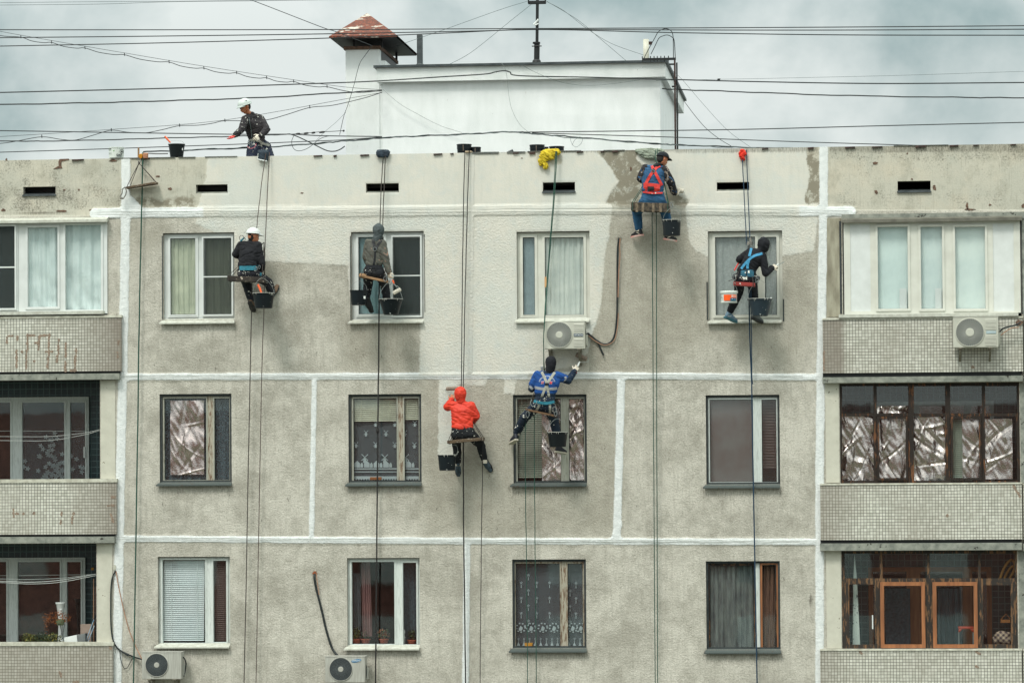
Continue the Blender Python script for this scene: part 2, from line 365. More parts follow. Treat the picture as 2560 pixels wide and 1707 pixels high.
# ================================================================ the block of flats
ZTOP = P(1280, 380.5).z
def proj(X, Y, Z):
    A = np.stack([X-CAM.x, Y-CAM.y, Z-CAM.z], -1) @ np.array(MR)      # camera space
    return W/2 + F*A[..., 0]/-A[..., 2], H/2 - F*A[..., 1]/-A[..., 2]
def sdf(px, py, poly):
    """signed distance in photo pixels, positive inside"""
    poly = np.array(poly, float); d = np.full(px.shape, 1e9); ins = np.zeros(px.shape, bool)
    for i in range(len(poly)):
        a, b = poly[i], poly[(i+1) % len(poly)]; e = b-a
        wx, wy = px-a[0], py-a[1]; t = np.clip((wx*e[0]+wy*e[1])/(e@e+1e-9), 0, 1)
        d = np.minimum(d, np.hypot(wx-e[0]*t, wy-e[1]*t))
        c = ((a[1] > py) != (b[1] > py)); xi = a[0]+(py-a[1])*e[0]/(e[1] if abs(e[1]) > 1e-9 else 1e-9)
        ins ^= c & (px < xi)
    return np.where(ins, d, -d)
def band(px, py, pts, half):
    d = np.full(px.shape, 1e9)
    for a, b in zip(pts[:-1], pts[1:]):
        a, b = np.array(a, float), np.array(b, float); e = b-a; wx, wy = px-a[0], py-a[1]
        t = np.clip((wx*e[0]+wy*e[1])/(e@e), 0, 1); d = np.minimum(d, np.hypot(wx-e[0]*t, wy-e[1]*t))
    return half-d

WIN = {   # opening (x0,y0,x1,y1), sill (x0,x1,ytop,ybottom)
 'a1': ((407.5, 582, 586, 799), (398, 586, 799, 811)), 'a2': ((878, 579, 1060, 800), (870, 1058, 800, 810)),
 'a3': ((1292, 578.6, 1474.5, 797), (1286, 1473, 797, 808)), 'a4': ((1770.5, 577.4, 1956.5, 802), (1768, 1953, 802, 810)),
 'b1': ((399, 984.5, 579, 1206), (390, 579, 1206, 1216)), 'b2': ((871, 985, 1053.5, 1206), (863, 1053.5, 1206, 1216.5)),
 'b3': ((1283, 986, 1467, 1208), (1275, 1466.5, 1208, 1218)), 'b4': ((1765, 987, 1949.5, 1211), (1757, 1950, 1211, 1222)),
 'c1': ((394.5, 1391, 575, 1611), (385, 573, 1611, 1621)), 'c2': ((868, 1394, 1049.5, 1615), (859, 1048, 1615, 1626)),
 'c3': ((1281, 1397.6, 1465.5, 1620), (1272, 1467, 1620, 1632)), 'c4': ((1765.5, 1402, 1950.5, 1623), (1760, 1953, 1623, 1635))}
VENT = [(58, 467, 139, 488), (490, 461.5, 569, 483), (915, 458.6, 997, 481.6), (1357, 456, 1437.5, 480), (1792, 455.7, 1873, 477), (2244, 452.6, 2326.5, 479)]
LOG = {'l1': (-330, 553, 268, 790), 'l2': (-330, 951, 250, 1203), 'l3': (-330, 1359, 241, 1612),
       'r1': (2107, 545, 2553, 793), 'r2': (2100, 957, 2549.4, 1212), 'r3': (2104.7, 1375.5, 2543.8, 1628)}
openings = [rect(*v[0]) for v in WIN.values()]+[rect(*v) for v in VENT]+[rect(*v) for v in LOG.values()]
# --- the wall sheet
xa, xb = P(-700, 900).x, P(3250, 900).x; zb = P(1280, 1980).z
def breaks(lo, hi, step, extra):
    g = list(np.arange(lo, hi, step))+[hi]; ex = sorted(set(round(e, 5) for e in extra if lo < e < hi))
    g = [v for v in g if all(abs(v-e) > step*.45 for e in ex)]; out = sorted(g+ex)
    return np.array(out)
xs = breaks(xa, xb, .045, [v for o in openings for v in o[:2]]); zs = breaks(zb, ZTOP, .045, [v for o in openings for v in o[2:]])
zs = np.concatenate([[0, 5, 10], zs])
GX, GZ = np.meshgrid(xs, zs); PX, PY = proj(GX, np.zeros_like(GX), GZ)
paint_polys = [
 [(520, 360), (516, 440), (503, 485), (497, 515), (1505, 520), (1520, 495), (1535, 470), (1548, 455), (1530, 425), (1512, 400), (1495, 385), (1490, 360)],
 [(1600, 372), (1590, 400), (1640, 440), (1680, 470), (1700, 490), (1722, 500), (1720, 520), (2010, 520), (2014, 490), (2024, 440), (2018, 400), (2016, 360)],
 [(495, 510), (490, 560), (560, 590), (590, 640), (640, 652), (870, 664), (880, 800), (1050, 800), (1050, 800), (1048, 945), (1300, 940), (1440, 915), (1470, 880), (1482, 830), (1500, 780), (1508, 700), (1512, 640), (1522, 590), (1528, 548), (1530, 510)],
 [(1716, 510), (1716, 545), (1722, 600), (1735, 625), (1765, 640), (1960, 640), (2035, 628), (2042, 570), (2046, 510)],
 [(1098, 940), (1095, 1145), (1140, 1145), (1145, 960), (1210, 965), (1225, 940)],
 [(1262, 945), (1260, 984), (1286, 986), (1290, 950)],
]
paint = np.full(PX.shape, -1e3)
for q in paint_polys: paint = np.maximum(paint, sdf(PX, PY, q))
flake = [[(1368, 380), (1345, 382), (1342, 400), (1352, 412), (1403, 412), (1402, 388)]]
for q in flake: paint = np.minimum(paint, -sdf(PX, PY, q))
bare = np.full(PX.shape, -1e3)
for q in [[(1500, 545), (1720, 545), (1740, 640), (1790, 830), (1640, 930), (1420, 930), (1400, 880), (1480, 800)],
          [(1040, 950), (1550, 950), (1545, 1340), (1060, 1340)], [(600, 650), (760, 650), (740, 720), (620, 700)],
          [(1960, 630), (2042, 630), (2035, 800), (1975, 930), (1790, 830), (1950, 820)], [(860, 800), (1050, 800), (1050, 925), (860, 925)],
          [(1490, 370), (1600, 370), (1640, 440), (1720, 500), (1720, 518), (1500, 518), (1545, 455)], [(2008, 385), (2050, 385), (2050, 515), (2005, 515)], [(325, 490), (400, 500), (480, 490), (495, 518), (330, 518)], [(320, 560), (420, 560), (400, 600), (330, 640)]]:
    bare = np.maximum(bare, sdf(PX, PY, q))
H1 = [(237, 534), (500, 531), (1000, 528), (1500, 524), (2060, 529), (2127, 529)]
H2 = [(300, 942), (800, 941), (1450, 939), (2050, 943)]
H3 = [(292, 1346), (1200, 1352), (1600, 1353), (2050, 1354)]
V1 = [(315, 385), (315, 500), (310, 799), (300, 1260), (292, 1720), (285, 1990)]
V2 = [(2059, 372), (2059, 500), (2053.5, 800), (2048.7, 1182), (2049, 1700), (2048, 1990)]
V3 = [(786, 950), (779, 1340)]; V4 = [(1553, 950), (1542, 1340)]; V5 = [(1168, 1360), (1161, 1990)]; V6 = [(1178, 380), (1173, 935)]
V4b = [(1546, 1310), (1535, 1348), (1550, 1350)]; TL = [(325, 500), (345, 522)]
bands = [(H1, 12.5), (H2, 8.5), (H3, 8.5), (V1, 11), (V2, 11), (V3, 7), (V4, 9.5), (V5, 8), (V6, 8), (V4b, 9), (TL, 10)]
wig = 1.2*np.sin(PX*.045)+.9*np.sin(PX*.11+1)+1.0*np.sin(PY*.05)+.8*np.sin(PY*.13+2)
joint = np.full(PX.shape, -1e3)
for q, hw in bands: joint = np.maximum(joint, band(PX, PY, q, hw)+wig*.4)
over = np.clip(np.minimum((PX-505)/6, (2000-PX)/6), 0, 1)*(PY < 700)
over = np.maximum(over, ((PX > 1050) & (PX < 1335) & (PY > 900) & (PY < 938))*1.0)
over = np.maximum(over, (np.abs(PX-1175) < 20)*(PY < 925)*1.0)
attic = 526-PY
attic = np.maximum(attic, np.minimum(np.where(PX < 300, 1, -1)*50, 540-PY))
mould = np.clip(1-(PX-0)/700, 0, 1)*(PY < 530)+1.2*((PX > 1490) & (PX < 1620) & (PY < 520))+.8*(PX > 2010)*(PX < 2050)*(PY < 520)+.45*(PX > 2070)*(PY < 400)
mould = mould+.5*(PX > 2070)*(PY < 530)
mould = mould*np.where((PX > 330) & (PX < 500), .8, 1)+(PX < 310)*(PX > 240)*(PY > 545)*.5
mould = mould+((PX < 310)*np.clip(1-np.abs(PY-500)/40, 0, 1))*.5
dirt = np.zeros(PX.shape)
for k, v in WIN.items():
    x0, x1, y0, y1 = v[1]; e = 30 if k[0] != 'a' else 22
    dirt = np.maximum(dirt, ((PX > x0) & (PX < x1) & (PY >= y0-4))*np.clip(1-(PY-y1)/(e*1.5), 0, 1)*(.66 if k[0] != 'a' else .55))  # run-off dirt, with the sill's contact shadow painted into it
    dirt = np.maximum(dirt, np.clip(1-np.hypot(PX-x1-2, (PY-y1-4)*.5)/12, 0, 1)*.8*(k not in ('a2', 'c1')))
    dirt = np.maximum(dirt, np.clip(1-np.hypot(PX-x0+2, (PY-y1-4)*.5)/12, 0, 1)*.7)
dirt = np.maximum(dirt, np.clip(1-(PY-380)/6, 0, 1)*.75)
for v in VENT: dirt = np.maximum(dirt, ((PX > v[0]-4) & (PX < v[2]+4) & (PY > v[3]))*np.clip(1-(PY-v[3])/18, 0, 1)*.42)
for (cx, cy, rx, ry, a) in [(1548, 597, 16, 9, 1), (2027, 1500, 9, 34, .95), (2030, 1545, 6, 30, .7), (1020, 1348, 0, 0, 0), (150, 470, 1, 1, 0), (785, 1432, 12, 12, .8), (270, 545, 60, 8, .9), (100, 533, 130, 8, .9), (250, 560, 40, 6, .9),
                         (700, 380, 40, 6, .6), (1330, 1000, 1, 1, 0), (292, 790, 16, 10, 1), (1470, 812, 22, 16, .75), (300, 495, 12, 20, .5), (550, 905, 1, 1, 0), (430, 480, 18, 12, .3), (1545, 1340, 14, 20, .3), (1620, 590, 20, 30, .4)]:
    if a: dirt = np.maximum(dirt, np.clip(1-np.hypot((PX-cx)/rx, (PY-cy)/ry), 0, 1)*a*1.3)
dirt = np.where(joint > -2, dirt*.25, dirt); dirt = np.where((paint > 3) & (PY > 400), dirt*.55, dirt)
ins = np.clip((joint+2)/5, 0, 1)
GY = -.016*ins - .004*np.clip((paint+1)/3, 0, 1)*(1-ins)
edgefix = np.zeros(PX.shape, bool)
for o in openings: edgefix |= (GX > o[0]-.02) & (GX < o[1]+.02) & (GZ > o[2]-.02) & (GZ < o[3]+.02)
GY[edgefix] = 0
nz, nx = GX.shape
cx = (xs[:-1]+xs[1:])/2; cz = (zs[:-1]+zs[1:])/2; CX, CZ = np.meshgrid(cx, cz)
keep = np.ones(CX.shape, bool)
for o in openings: keep &= ~((CX > o[0]) & (CX < o[1]) & (CZ > o[2]) & (CZ < o[3]))
jj, ii = np.nonzero(keep); a_ = jj*nx+ii
faces = np.stack([a_, a_+1, a_+nx+1, a_+nx], -1)
verts = np.stack([GX, GY, GZ], -1).reshape(-1, 3); extra_v = []; extra_f = []
nb = len(verts); rng = random.Random(3)
def addq(q):
    b = nb+len(extra_v); extra_v.extend(q); extra_f.append((b, b+1, b+2, b+3))
for o in openings:
    x0, x1, z0, z1 = o; d = .16
    addq([(x0, 0, z0), (x0, 0, z1), (x0, d, z1), (x0, d, z0)]); addq([(x1, 0, z1), (x1, 0, z0), (x1, d, z0), (x1, d, z1)])
    addq([(x0, 0, z1), (x1, 0, z1), (x1, d, z1), (x0, d, z1)]); addq([(x1, 0, z0), (x0, 0, z0), (x0, d, z0), (x1, d, z0)])
BL = thing('apartment_building', 'grey panel apartment building with white filled joints, half repainted cream by rope workers', 'building', (0, 0, 0))
allv = np.concatenate([verts, np.array(extra_v)])
me = bpy.data.meshes.new('facade_wall'); me.from_pydata(allv.tolist(), [], faces.tolist()+extra_f); me.materials.append(MW)
for nme, arr, dflt in (('paint', paint, -50), ('bare', bare, -50), ('joint', joint, -50), ('over', over, 0), ('attic', attic, -50), ('mould', mould, 0), ('dirt', dirt, .35)):
    at = me.attributes.new(nme, 'FLOAT', 'POINT'); vals = np.full(len(allv), dflt, dtype=np.float32); vals[:nb] = np.clip(arr.reshape(-1), -200, 200); at.data.foreach_set('value', vals)
me.update(); wall = bpy.data.objects.new('facade_wall', me); COL.objects.link(wall); wall.parent = BL; ORG['facade_wall'] = Vector((0, 0, 0))
# --- body behind the sheet: parapet top, roof deck, ends, back
ZD = ZTOP-.30
b = MB(); b.box(xa, xb, .004, .30, ZD, ZTOP-.002); b.box(xa, xb, .02, .15, zb-.5, zb-.45)
b.build('parapet', CONC, BL)
MB().box(xa, xb, .30, 13, ZD-.25, ZD).build('roof_deck', M("roof bitumen", (70, 70, 68), (50, 50, 50), rough=.95, nscale=3, bump=.4), BL)
b = MB(); b.box(xa, xa+.2, .01, 12.8, 0, ZD-.26); b.box(xb-.2, xb, .01, 12.8, 0, ZD-.26); b.box(xa+.2, xb-.2, 12.6, 12.8, 0, ZD-.26)
b.build('end_wall', CONC, BL)
# chipped dark flashing on the parapet edge
FLASH = M('thin dark flashing', (74, 78, 78), (120, 120, 112), rough=.7, nscale=12)
b = MB(); x = xa
while x < xb:
    L = rng.uniform(.15, 1.2)
    if rng.random() < .5: b.box(x, x+L, -.012-.01*rng.random(), .2, ZTOP-.004-.02*rng.random()*(rng.random() < .4), ZTOP+.005+.004*rng.random())
    x += L+rng.uniform(.03, .3)
b.build('parapet_flashing', FLASH, BL)
RP = M("rusty plate", (72, 52, 46), (46, 38, 36), rough=.85, nscale=14, bump=.3)
for (x, y, wd, hh) in [(192, 385, 24, 5), (202, 389, 16, 4), (795, 385, 22, 4), (838, 386, 8, 6), (912, 384, 22, 5), (1095, 383, 22, 5), (1290, 381, 14, 5), (1130, 381, 8, 4), (1331, 381, 15, 9), (1450, 380, 16, 5), (1538, 380, 14, 6), (1506, 380, 9, 5), (1913, 378, 16, 4), (2027, 377, 14, 6), (2125, 379, 24, 5), (2193, 378, 26, 4), (2302, 377, 26, 7), (2385, 376, 22, 6), (2440, 375, 14, 3), (2533, 376, 14, 3), (360, 386, 18, 5)]:
    p = P(x, y); h = hh/S*.7; p.z = ZTOP-.004-.006*rng.random()
    MB().hexa([(p.x-wd/S/2, -.035, p.z-h), (p.x+wd/S/2, -.03, p.z-h*.8), (p.x+wd/S/2, .1, p.z-h*.8), (p.x-wd/S/2, .1, p.z-h), (p.x-wd/S/2, -.03, p.z), (p.x+wd/S/2, -.03, p.z+h*.2), (p.x+wd/S/2, .1, p.z+h*.2), (p.x-wd/S/2, .1, p.z)]).build('bracket_plate', RP, BL)
# spalled brickwork scars
SCAR = M("spalled brown concrete", (124, 96, 80), (74, 62, 54), rough=.95, nscale=24, bump=.8, bscale=60)
def blotch(name, pts, mat, parent, Y=-.004, th=.004):
    q = [P(x, y, Y) for x, y in pts]; MB().slab([(v.x, v.z) for v in q], Y-th, Y+th).build(name, mat, parent)
def scar(cx, cy, rx, ry, seed, mat=None, parent=None, Y=-.003, n=13):
    r_ = random.Random(seed); pts = []
    for i in range(n):
        a = 2*math.pi*i/n; k = r_.uniform(.5, 1.1); pts.append((cx+math.cos(a)*rx*k, cy+math.sin(a)*ry*k))
    blotch('scar', pts, mat or SCAR, parent or BL, Y)
for q in [[(133, 423), (141, 418), (147, 415), (146, 405), (149, 398), (172, 397), (173, 400), (154, 404), (153, 414), (156, 421), (144, 422)]]: blotch('scar', q, SCAR, BL)
for i, (x, y, rx, ry) in enumerate([(282, 402, 11, 4), (16, 399, 3, 4), (161, 475, 3, 3), (197, 475, 3, 3), (157, 528, 16, 4), (228, 528, 6, 5), (371, 397, 4, 3), (1577, 422, 4, 8), (1305, 396, 3, 2), (755, 483, 5, 2.5),
                                    (2268, 384, 2.5, 2.5), (2280, 448, 3, 3), (2336, 470, 5, 9), (2190, 480, 6, 6), (2418, 515, 4, 10), (2425, 524, 14, 3), (2188, 408, 8, 5), (8, 525, 7, 4), (2558, 515, 6, 7), (2475, 512, 4, 3), (425, 472, 5, 4), (395, 441, 6, 3)]):
    scar(x, y, rx, ry, i)
# long hairline cracks and knocks in the bare render
CRK = M("crack", (60, 58, 52), rough=1)
b = MB()
for i in range(46):
    x, y = rng.uniform(330, 2030), rng.choice([rng.uniform(860, 930), rng.uniform(1360, 1700), rng.uniform(960, 1330), rng.uniform(1225, 1330)])
    L = rng.uniform(2, 12); pts = [P(x+rng.uniform(-1.2, 1.2), y+L*k/3, -.002) for k in range(4)]
    inside = any(v[0][0]-6 < x < v[0][2]+6 and v[0][1]-20 < y < v[1][3]+3 for v in WIN.values())
    if not inside: b.tube(pts, [.0012, .004, .003, .001], 4)
b.build('wall_crack', CRK, BL)
# grooves along the joints
b = MB()
for pts, hw in ((H1, 4), (H2, 1), (H3, 1)):
    for off in (hw, -3):
        q = [P(x+rng.uniform(-1, 1), y+off+.8*math.sin(x*.05+off), -.017) for a, c in zip(pts[:-1], pts[1:]) for k in range(14) for x, y in [(a[0]+(c[0]-a[0])*k/14, a[1]+(c[1]-a[1])*k/14)]]
        q = [v for v in q]; b.tube(q, [.0035*(.5+.5*abs(math.sin(i*1.7))) for i in range(len(q))], 4)
b.build('joint_groove', M("joint groove shade grey", (150, 152, 142), (186, 188, 180), rough=1, nscale=3), BL)

# --- window openings
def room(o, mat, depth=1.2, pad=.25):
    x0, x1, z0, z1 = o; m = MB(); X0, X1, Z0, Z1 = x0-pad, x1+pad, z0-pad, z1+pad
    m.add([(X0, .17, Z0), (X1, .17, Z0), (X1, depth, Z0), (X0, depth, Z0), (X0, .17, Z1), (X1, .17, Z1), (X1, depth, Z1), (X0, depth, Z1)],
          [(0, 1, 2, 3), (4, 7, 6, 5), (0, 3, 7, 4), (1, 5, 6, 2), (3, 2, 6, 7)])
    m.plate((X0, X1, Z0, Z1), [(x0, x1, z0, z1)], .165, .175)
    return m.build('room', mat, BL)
YF = .085
DKSTRIP = M('dark grey strip', (62, 66, 66), (40, 46, 48), rough=.8, nscale=14)
def window(key, mat, panes, room_mat=DARK, glass=GLASS, sashes=True, sill=SILLM, sashw=7, gask=True, netted=(), mull=None, mullmat=None):
    op, sl = WIN[key]; o = rect(*op); hs = [rect(*p, YF) for p in panes]
    wm = MB().plate((o[0]+.003, o[1]-.003, o[2]+.003, o[3]-.012), hs, YF, YF+.06).build('window', mat, BL)
    for i, p in enumerate(panes):
        h = hs[i]; sw = sashw/S
        if sashes:
            m = MB(); m.ring((h[0]-sw, h[1]+sw, h[2]-sw, h[3]+sw), sw-.004, YF-.022, YF-.0005); m.ring((h[0]-sw*.45, h[1]+sw*.45, h[2]-sw*.45, h[3]+sw*.45), sw*.45-.003, YF-.028, YF-.0225)
            m.build('sash', mat, wm)
        if gask: MB().ring((h[0]-.002, h[1]+.002, h[2]-.002, h[3]+.002), .007, YF-.003, YF+.02).build('gasket', GASK, wm)
        MB().box(h[0], h[1], YF+.022, YF+.028, h[2], h[3]).build('pane', glass, wm)
    for (x0, y0, x1, y1, bar) in netted:
        q = rect(x0, y0, x1, y1, YF-.03); m = MB().ring(q, .028, YF-.045, YF-.030); zb_ = P(x0, bar, YF).z; m.box(q[0]+.028, q[1]-.028, YF-.044, YF-.031, zb_-.010, zb_+.010)
        f = m.build('net_frame', PVC, wm); MB().box(q[0]+.026, q[1]-.026, YF-.037, YF-.036, q[2]+.026, q[3]-.026).build('insect_net', NETM, wm)
    if mull:
        q = rect(*mull, YF); MB().box(q[0], q[1], YF-.012, YF-.001, q[2], q[3]).build('mullion', mullmat or mat, wm)
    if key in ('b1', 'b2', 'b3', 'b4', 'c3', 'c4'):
        MB().ring((o[0]+.002, o[1]-.002, o[2]+.004, o[3]-.002), .034, YF-.05, YF-.0285).build('dark_ring', DKSTRIP, wm)  # dark grey ring along the opening edge, just proud of the frame
    # sloped sill
    s = rect(sl[0], sl[2]-1, sl[1], sl[3]-1.5, -.06)
    MB().hexa([(s[0], -.075, s[2]), (s[1], -.075, s[2]), (o[1]-.004, YF-.03, s[3]-.015), (o[0]+.004, YF-.03, s[3]-.015),
               (s[0], -.075, s[2]+.022), (s[1], -.075, s[2]+.022), (o[1]-.004, YF-.03, s[3]+.015), (o[0]+.004, YF-.03, s[3]+.015)]).build('sill', sill, wm)
    room(o, room_mat); return wm
NETM = lace_mat("grey insect net", (84, 90, 88), .40)
window('a1', PVC, [(427, 596.5, 489, 786), (514, 598, 578, 786)], GREYR, netted=[(505, 591, 583, 790, 692.6)])
window('a2', PVC, [(897, 593, 960, 785), (985, 596, 1050, 785)], DARK, netted=[(978, 588, 1055, 793, 690)])
w3 = window('a3', PVC_C, [(1308, 594, 1337, 787), (1363, 594, 1459, 787)], GREYR)
window('a4', PVC_C, [(1789, 593, 1888, 787), (1912.5, 593, 1941.5, 787)], GREYR)
window('b1', OLDF, [(412, 996, 516, 1199), (537, 996, 574, 1199)], DARK, sill=SILLD, sashw=4, mull=(518, 990, 533, 1205), mullmat=OLDB)
window('b2', OLDF, [(884.6, 996, 992, 1201), (1012, 996, 1047, 1201)], GREYR, sill=SILLD, sashw=4, mull=(994, 990, 1008, 1205), mullmat=OLDB)
window('b3', OLDF, [(1294, 997, 1402.5, 1202), (1423, 997, 1460, 1202)], DARK, sill=SILLD, sashw=4, mull=(1405, 990, 1419, 1206), mullmat=OLDF)
window('b4', OLDW, [(1775, 999, 1883, 1204), (1905, 999, 1941, 1204)], DARKB, sill=SILLD, sashw=4, mull=(1886, 992, 1902, 1209), mullmat=OLDW, glass=GLASSR)
window('c1', OLDW, [(407, 1399, 513, 1606), (534, 1401, 566, 1604)], DARKB, sashw=5, mull=(516, 1396, 530, 1609), mullmat=OLDW, gask=False)
window('c2', OLDW, [(880, 1404, 986, 1609), (1008, 1406, 1041, 1610)], DARKB, sashw=5, mull=(989, 1398, 1004, 1613), mullmat=OLDW, gask=False)
window('c3', OLDB, [(1290, 1408, 1400, 1616), (1420, 1408, 1457, 1616)], DARK, sill=SILLD, sashw=4, mull=(1402, 1402, 1416, 1619), mullmat=OLDB)
w12 = window('c4', BLACKW, [(1775.5, 1413, 1885, 1620), (1907, 1413, 1939, 1620)], DARK, sill=SILLD, sashw=3, mull=(1887, 1405, 1900, 1622), mullmat=OLDW)
q = rect(1901, 1405, 1947, 1622, YF-.03); MB().ring(q, .035, YF-.032, YF-.029).build('sash', ORANGEW, w12)
q = rect(1361.5, 692, 1366.5, 718, -.0)
m = MB().box(q[0], q[1], -.01, .015, q[2], q[3]); m.build('handle_grip', M("pale wood handle", (206, 160, 112), rough=.6), w3)
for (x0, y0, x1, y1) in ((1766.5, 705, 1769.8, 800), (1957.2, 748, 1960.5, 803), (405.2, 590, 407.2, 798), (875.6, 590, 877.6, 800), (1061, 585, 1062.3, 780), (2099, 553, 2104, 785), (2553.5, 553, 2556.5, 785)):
    q = rect(x0, y0, x1, y1); MB().box(q[0], q[1], -.009, .004, q[2], q[3]).build('open_seam', DKSTRIP, BL)
# vents: dark shafts with a lower lip
for i, v in enumerate(VENT):
    o = rect(*v); m = MB(); x0, x1, z0, z1 = o
    m.add([(x0, .16, z0), (x1, .16, z0), (x1, .9, z0), (x0, .9, z0), (x0, .16, z1), (x1, .16, z1), (x1, .9, z1), (x0, .9, z1)], [(0, 1, 2, 3), (4, 7, 6, 5), (0, 3, 7, 4), (1, 5, 6, 2), (3, 2, 6, 7)])
    ve = m.build('vent_shaft', DARK, BL)
    if i in (0, 3, 5): MB().hexa([(x0-.01, -.03, z0-.02), (x1+.01, -.03, z0-.02), (x1, .15, z0+.03), (x0, .15, z0+.03), (x0-.01, -.03, z0+.004), (x1+.01, -.03, z0+.004), (x1, .15, z0+.05), (x0, .15, z0+.05)]).build('vent_sill', METALD, ve)
    else: MB().box(x0+.01, x1-.01, .01, .14, z0+.002, z0+.022).build('vent_sill', CONC, ve)

# --- loggias
def grime_mesh(name, R0, Y0, Y1, parent, fn, mat=TILE_L):
    """tiled slab with a grime attribute"""
    X = np.arange(R0[0], R0[1]+.001, (R0[1]-R0[0])/max(2, int((R0[1]-R0[0])/.1))); Z = np.linspace(R0[2], R0[3], 9)
    m = MB(); m.grid([[(x, Y0, z) for x in X] for z in Z]); nfront = len(m.v)
    m.box(R0[0], R0[1], Y0+.002, Y1, R0[2], R0[3])
    o = m.build(name, mat, parent); at = o.data.attributes.new('grime', 'FLOAT', 'POINT')
    at.data.foreach_set('value', np.array([fn(v.x, v.z) for v in m.v], dtype=np.float32)); return o
GAPM = M("exposed mortar", (158, 138, 120), (104, 92, 82), rough=.95, nscale=40, bump=.5)
def parapet(px, tile, slab, capc=7, fn=lambda x, z: 0):
    """px: x0,x1 ; tile: ytop,ybottom ; slab: ytop,ybottom"""
    R0 = rect(px[0], tile[0], px[1], tile[1], -.10)
    pr = grime_mesh('balcony_parapet', R0, -.10, .0, BL, fn)
    c = rect(px[0]-1, tile[0]-capc, px[1]+1, tile[0]+1, -.12)
    MB().hexa([(c[0], -.115, c[2]), (c[1], -.115, c[2]), (c[1], .06, c[2]), (c[0], .06, c[2]), (c[0], -.11, c[3]), (c[1], -.11, c[3]), (c[1], .06, c[3]), (c[0], .06, c[3])]).build('coping', CONC_L, pr)
    if slab:
        s = rect(px[0]-1 if px[0] > 1000 else px[0], slab[0], px[1]-5 if px[1] < 1000 else px[1], slab[1], -.14)
        MB().box(s[0], s[1], -.14, 0, s[2], s[3]).build('floor_slab', CONC, pr)
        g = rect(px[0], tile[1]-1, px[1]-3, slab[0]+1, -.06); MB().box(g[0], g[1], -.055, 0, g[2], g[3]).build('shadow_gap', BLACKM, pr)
    return pr
XL = -330
def gL(px_edge): 
    xe = P(px_edge, 900).x
    return lambda x, z: max(0, min(1, (x-(xe-1.0))/1.0))**1.2
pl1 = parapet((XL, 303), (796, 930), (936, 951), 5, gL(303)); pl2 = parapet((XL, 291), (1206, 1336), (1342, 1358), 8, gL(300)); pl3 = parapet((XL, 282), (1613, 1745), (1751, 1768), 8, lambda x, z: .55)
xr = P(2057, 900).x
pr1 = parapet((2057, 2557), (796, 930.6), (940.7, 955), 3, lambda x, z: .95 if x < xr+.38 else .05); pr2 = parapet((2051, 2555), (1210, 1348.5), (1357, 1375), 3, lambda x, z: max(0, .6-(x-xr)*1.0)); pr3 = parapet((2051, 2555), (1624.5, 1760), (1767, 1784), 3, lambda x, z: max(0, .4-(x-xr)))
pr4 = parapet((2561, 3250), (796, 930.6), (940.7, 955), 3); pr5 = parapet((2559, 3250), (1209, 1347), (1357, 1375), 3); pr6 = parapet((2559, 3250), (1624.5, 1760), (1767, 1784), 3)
for o_, x_ in ((pr4, 'same panel one bay on'),): pass
# slab over the top right glazing
s = rect(2104, 528, 3250, 545, -.03); MB().box(s[0], s[1], -.03, 0, s[2], s[3]).build('roof_slab_edge', CONC, BL)
# fallen tiles: mortar showing in the gaps
def gaps(parent, lst, Y=-.103):
    for (x0, y0, x1, y1) in lst:
        m = MB(); n = max(2, int((abs(x1-x0)+abs(y1-y0))/4)); 
        for k in range(n+1):
            x, y = x0+(x1-x0)*k/n+rng.uniform(-.8, .8), y0+(y1-y0)*k/n; r0 = rng.uniform(2.0, 4.2)
            p = [P(x+math.cos(a)*r0*rng.uniform(.7, 1.1), y+math.sin(a)*r0*rng.uniform(.8, 1.3), Y) for a in np.linspace(0, 5.6, 7)]
            m.slab([(v.x, v.z) for v in p], Y-.001*rng.random(), Y+.003)
        m.build('fallen_tile_patch', GAPM, parent)
zz = lambda x, y: (x/4.355, 640+y/4.355)
gaps(pl1, [zz(a, c)+zz(d, e) for a, c, d, e in [(85, 870, 140, 870), (75, 890, 75, 940), (188, 880, 190, 910), (300, 860, 300, 1010), (290, 1030, 285, 1230), (320, 865, 380, 865), (430, 870, 540, 860), (425, 880, 420, 1020), (535, 860, 530, 1080), (520, 1100, 520, 1220), (495, 1040, 570, 1040), (640, 910, 635, 1060), (625, 1090, 622, 1150), (715, 950, 715, 1090), (710, 1150, 710, 1250), (830, 1010, 828, 1060), (820, 1090, 815, 1230), (775, 1245, 830, 1245), (180, 1030, 180, 1210), (235, 1040, 240, 1045), (375, 1140, 376, 1144), (1290, 930, 1290, 960), (1280, 1050, 1280, 1100), (385, 945, 420, 945)]])
z3 = lambda x, y: (x/3.267, 1227+y/3.267)
gaps(pl2, [z3(a, c)+z3(d, e) for a, c, d, e in [(110, 150, 112, 210), (125, 185, 148, 185), (190, 183, 192, 185), (275, 182, 277, 184), (500, 180, 502, 200), (495, 240, 497, 260), (600, 183, 602, 185), (590, 210, 586, 262), (915, 50, 935, 50), (880, 120, 925, 118), (905, 190, 925, 255)]])
gaps(pl3, [(150, 1680, 152, 1690), (183, 1704, 195, 1703), (275, 1616, 277, 1620)])
gaps(pr1, [(2431, 917, 2434, 918), (2060, 880, 2060, 925)]); gaps(pr2, [(2534, 1214, 2550, 1240), (2368, 1288, 2369, 1289)]); gaps(pr3, [(2151, 1628, 2154, 1632), (2441, 1628, 2450, 1634), (2441, 1664, 2444, 1667)])

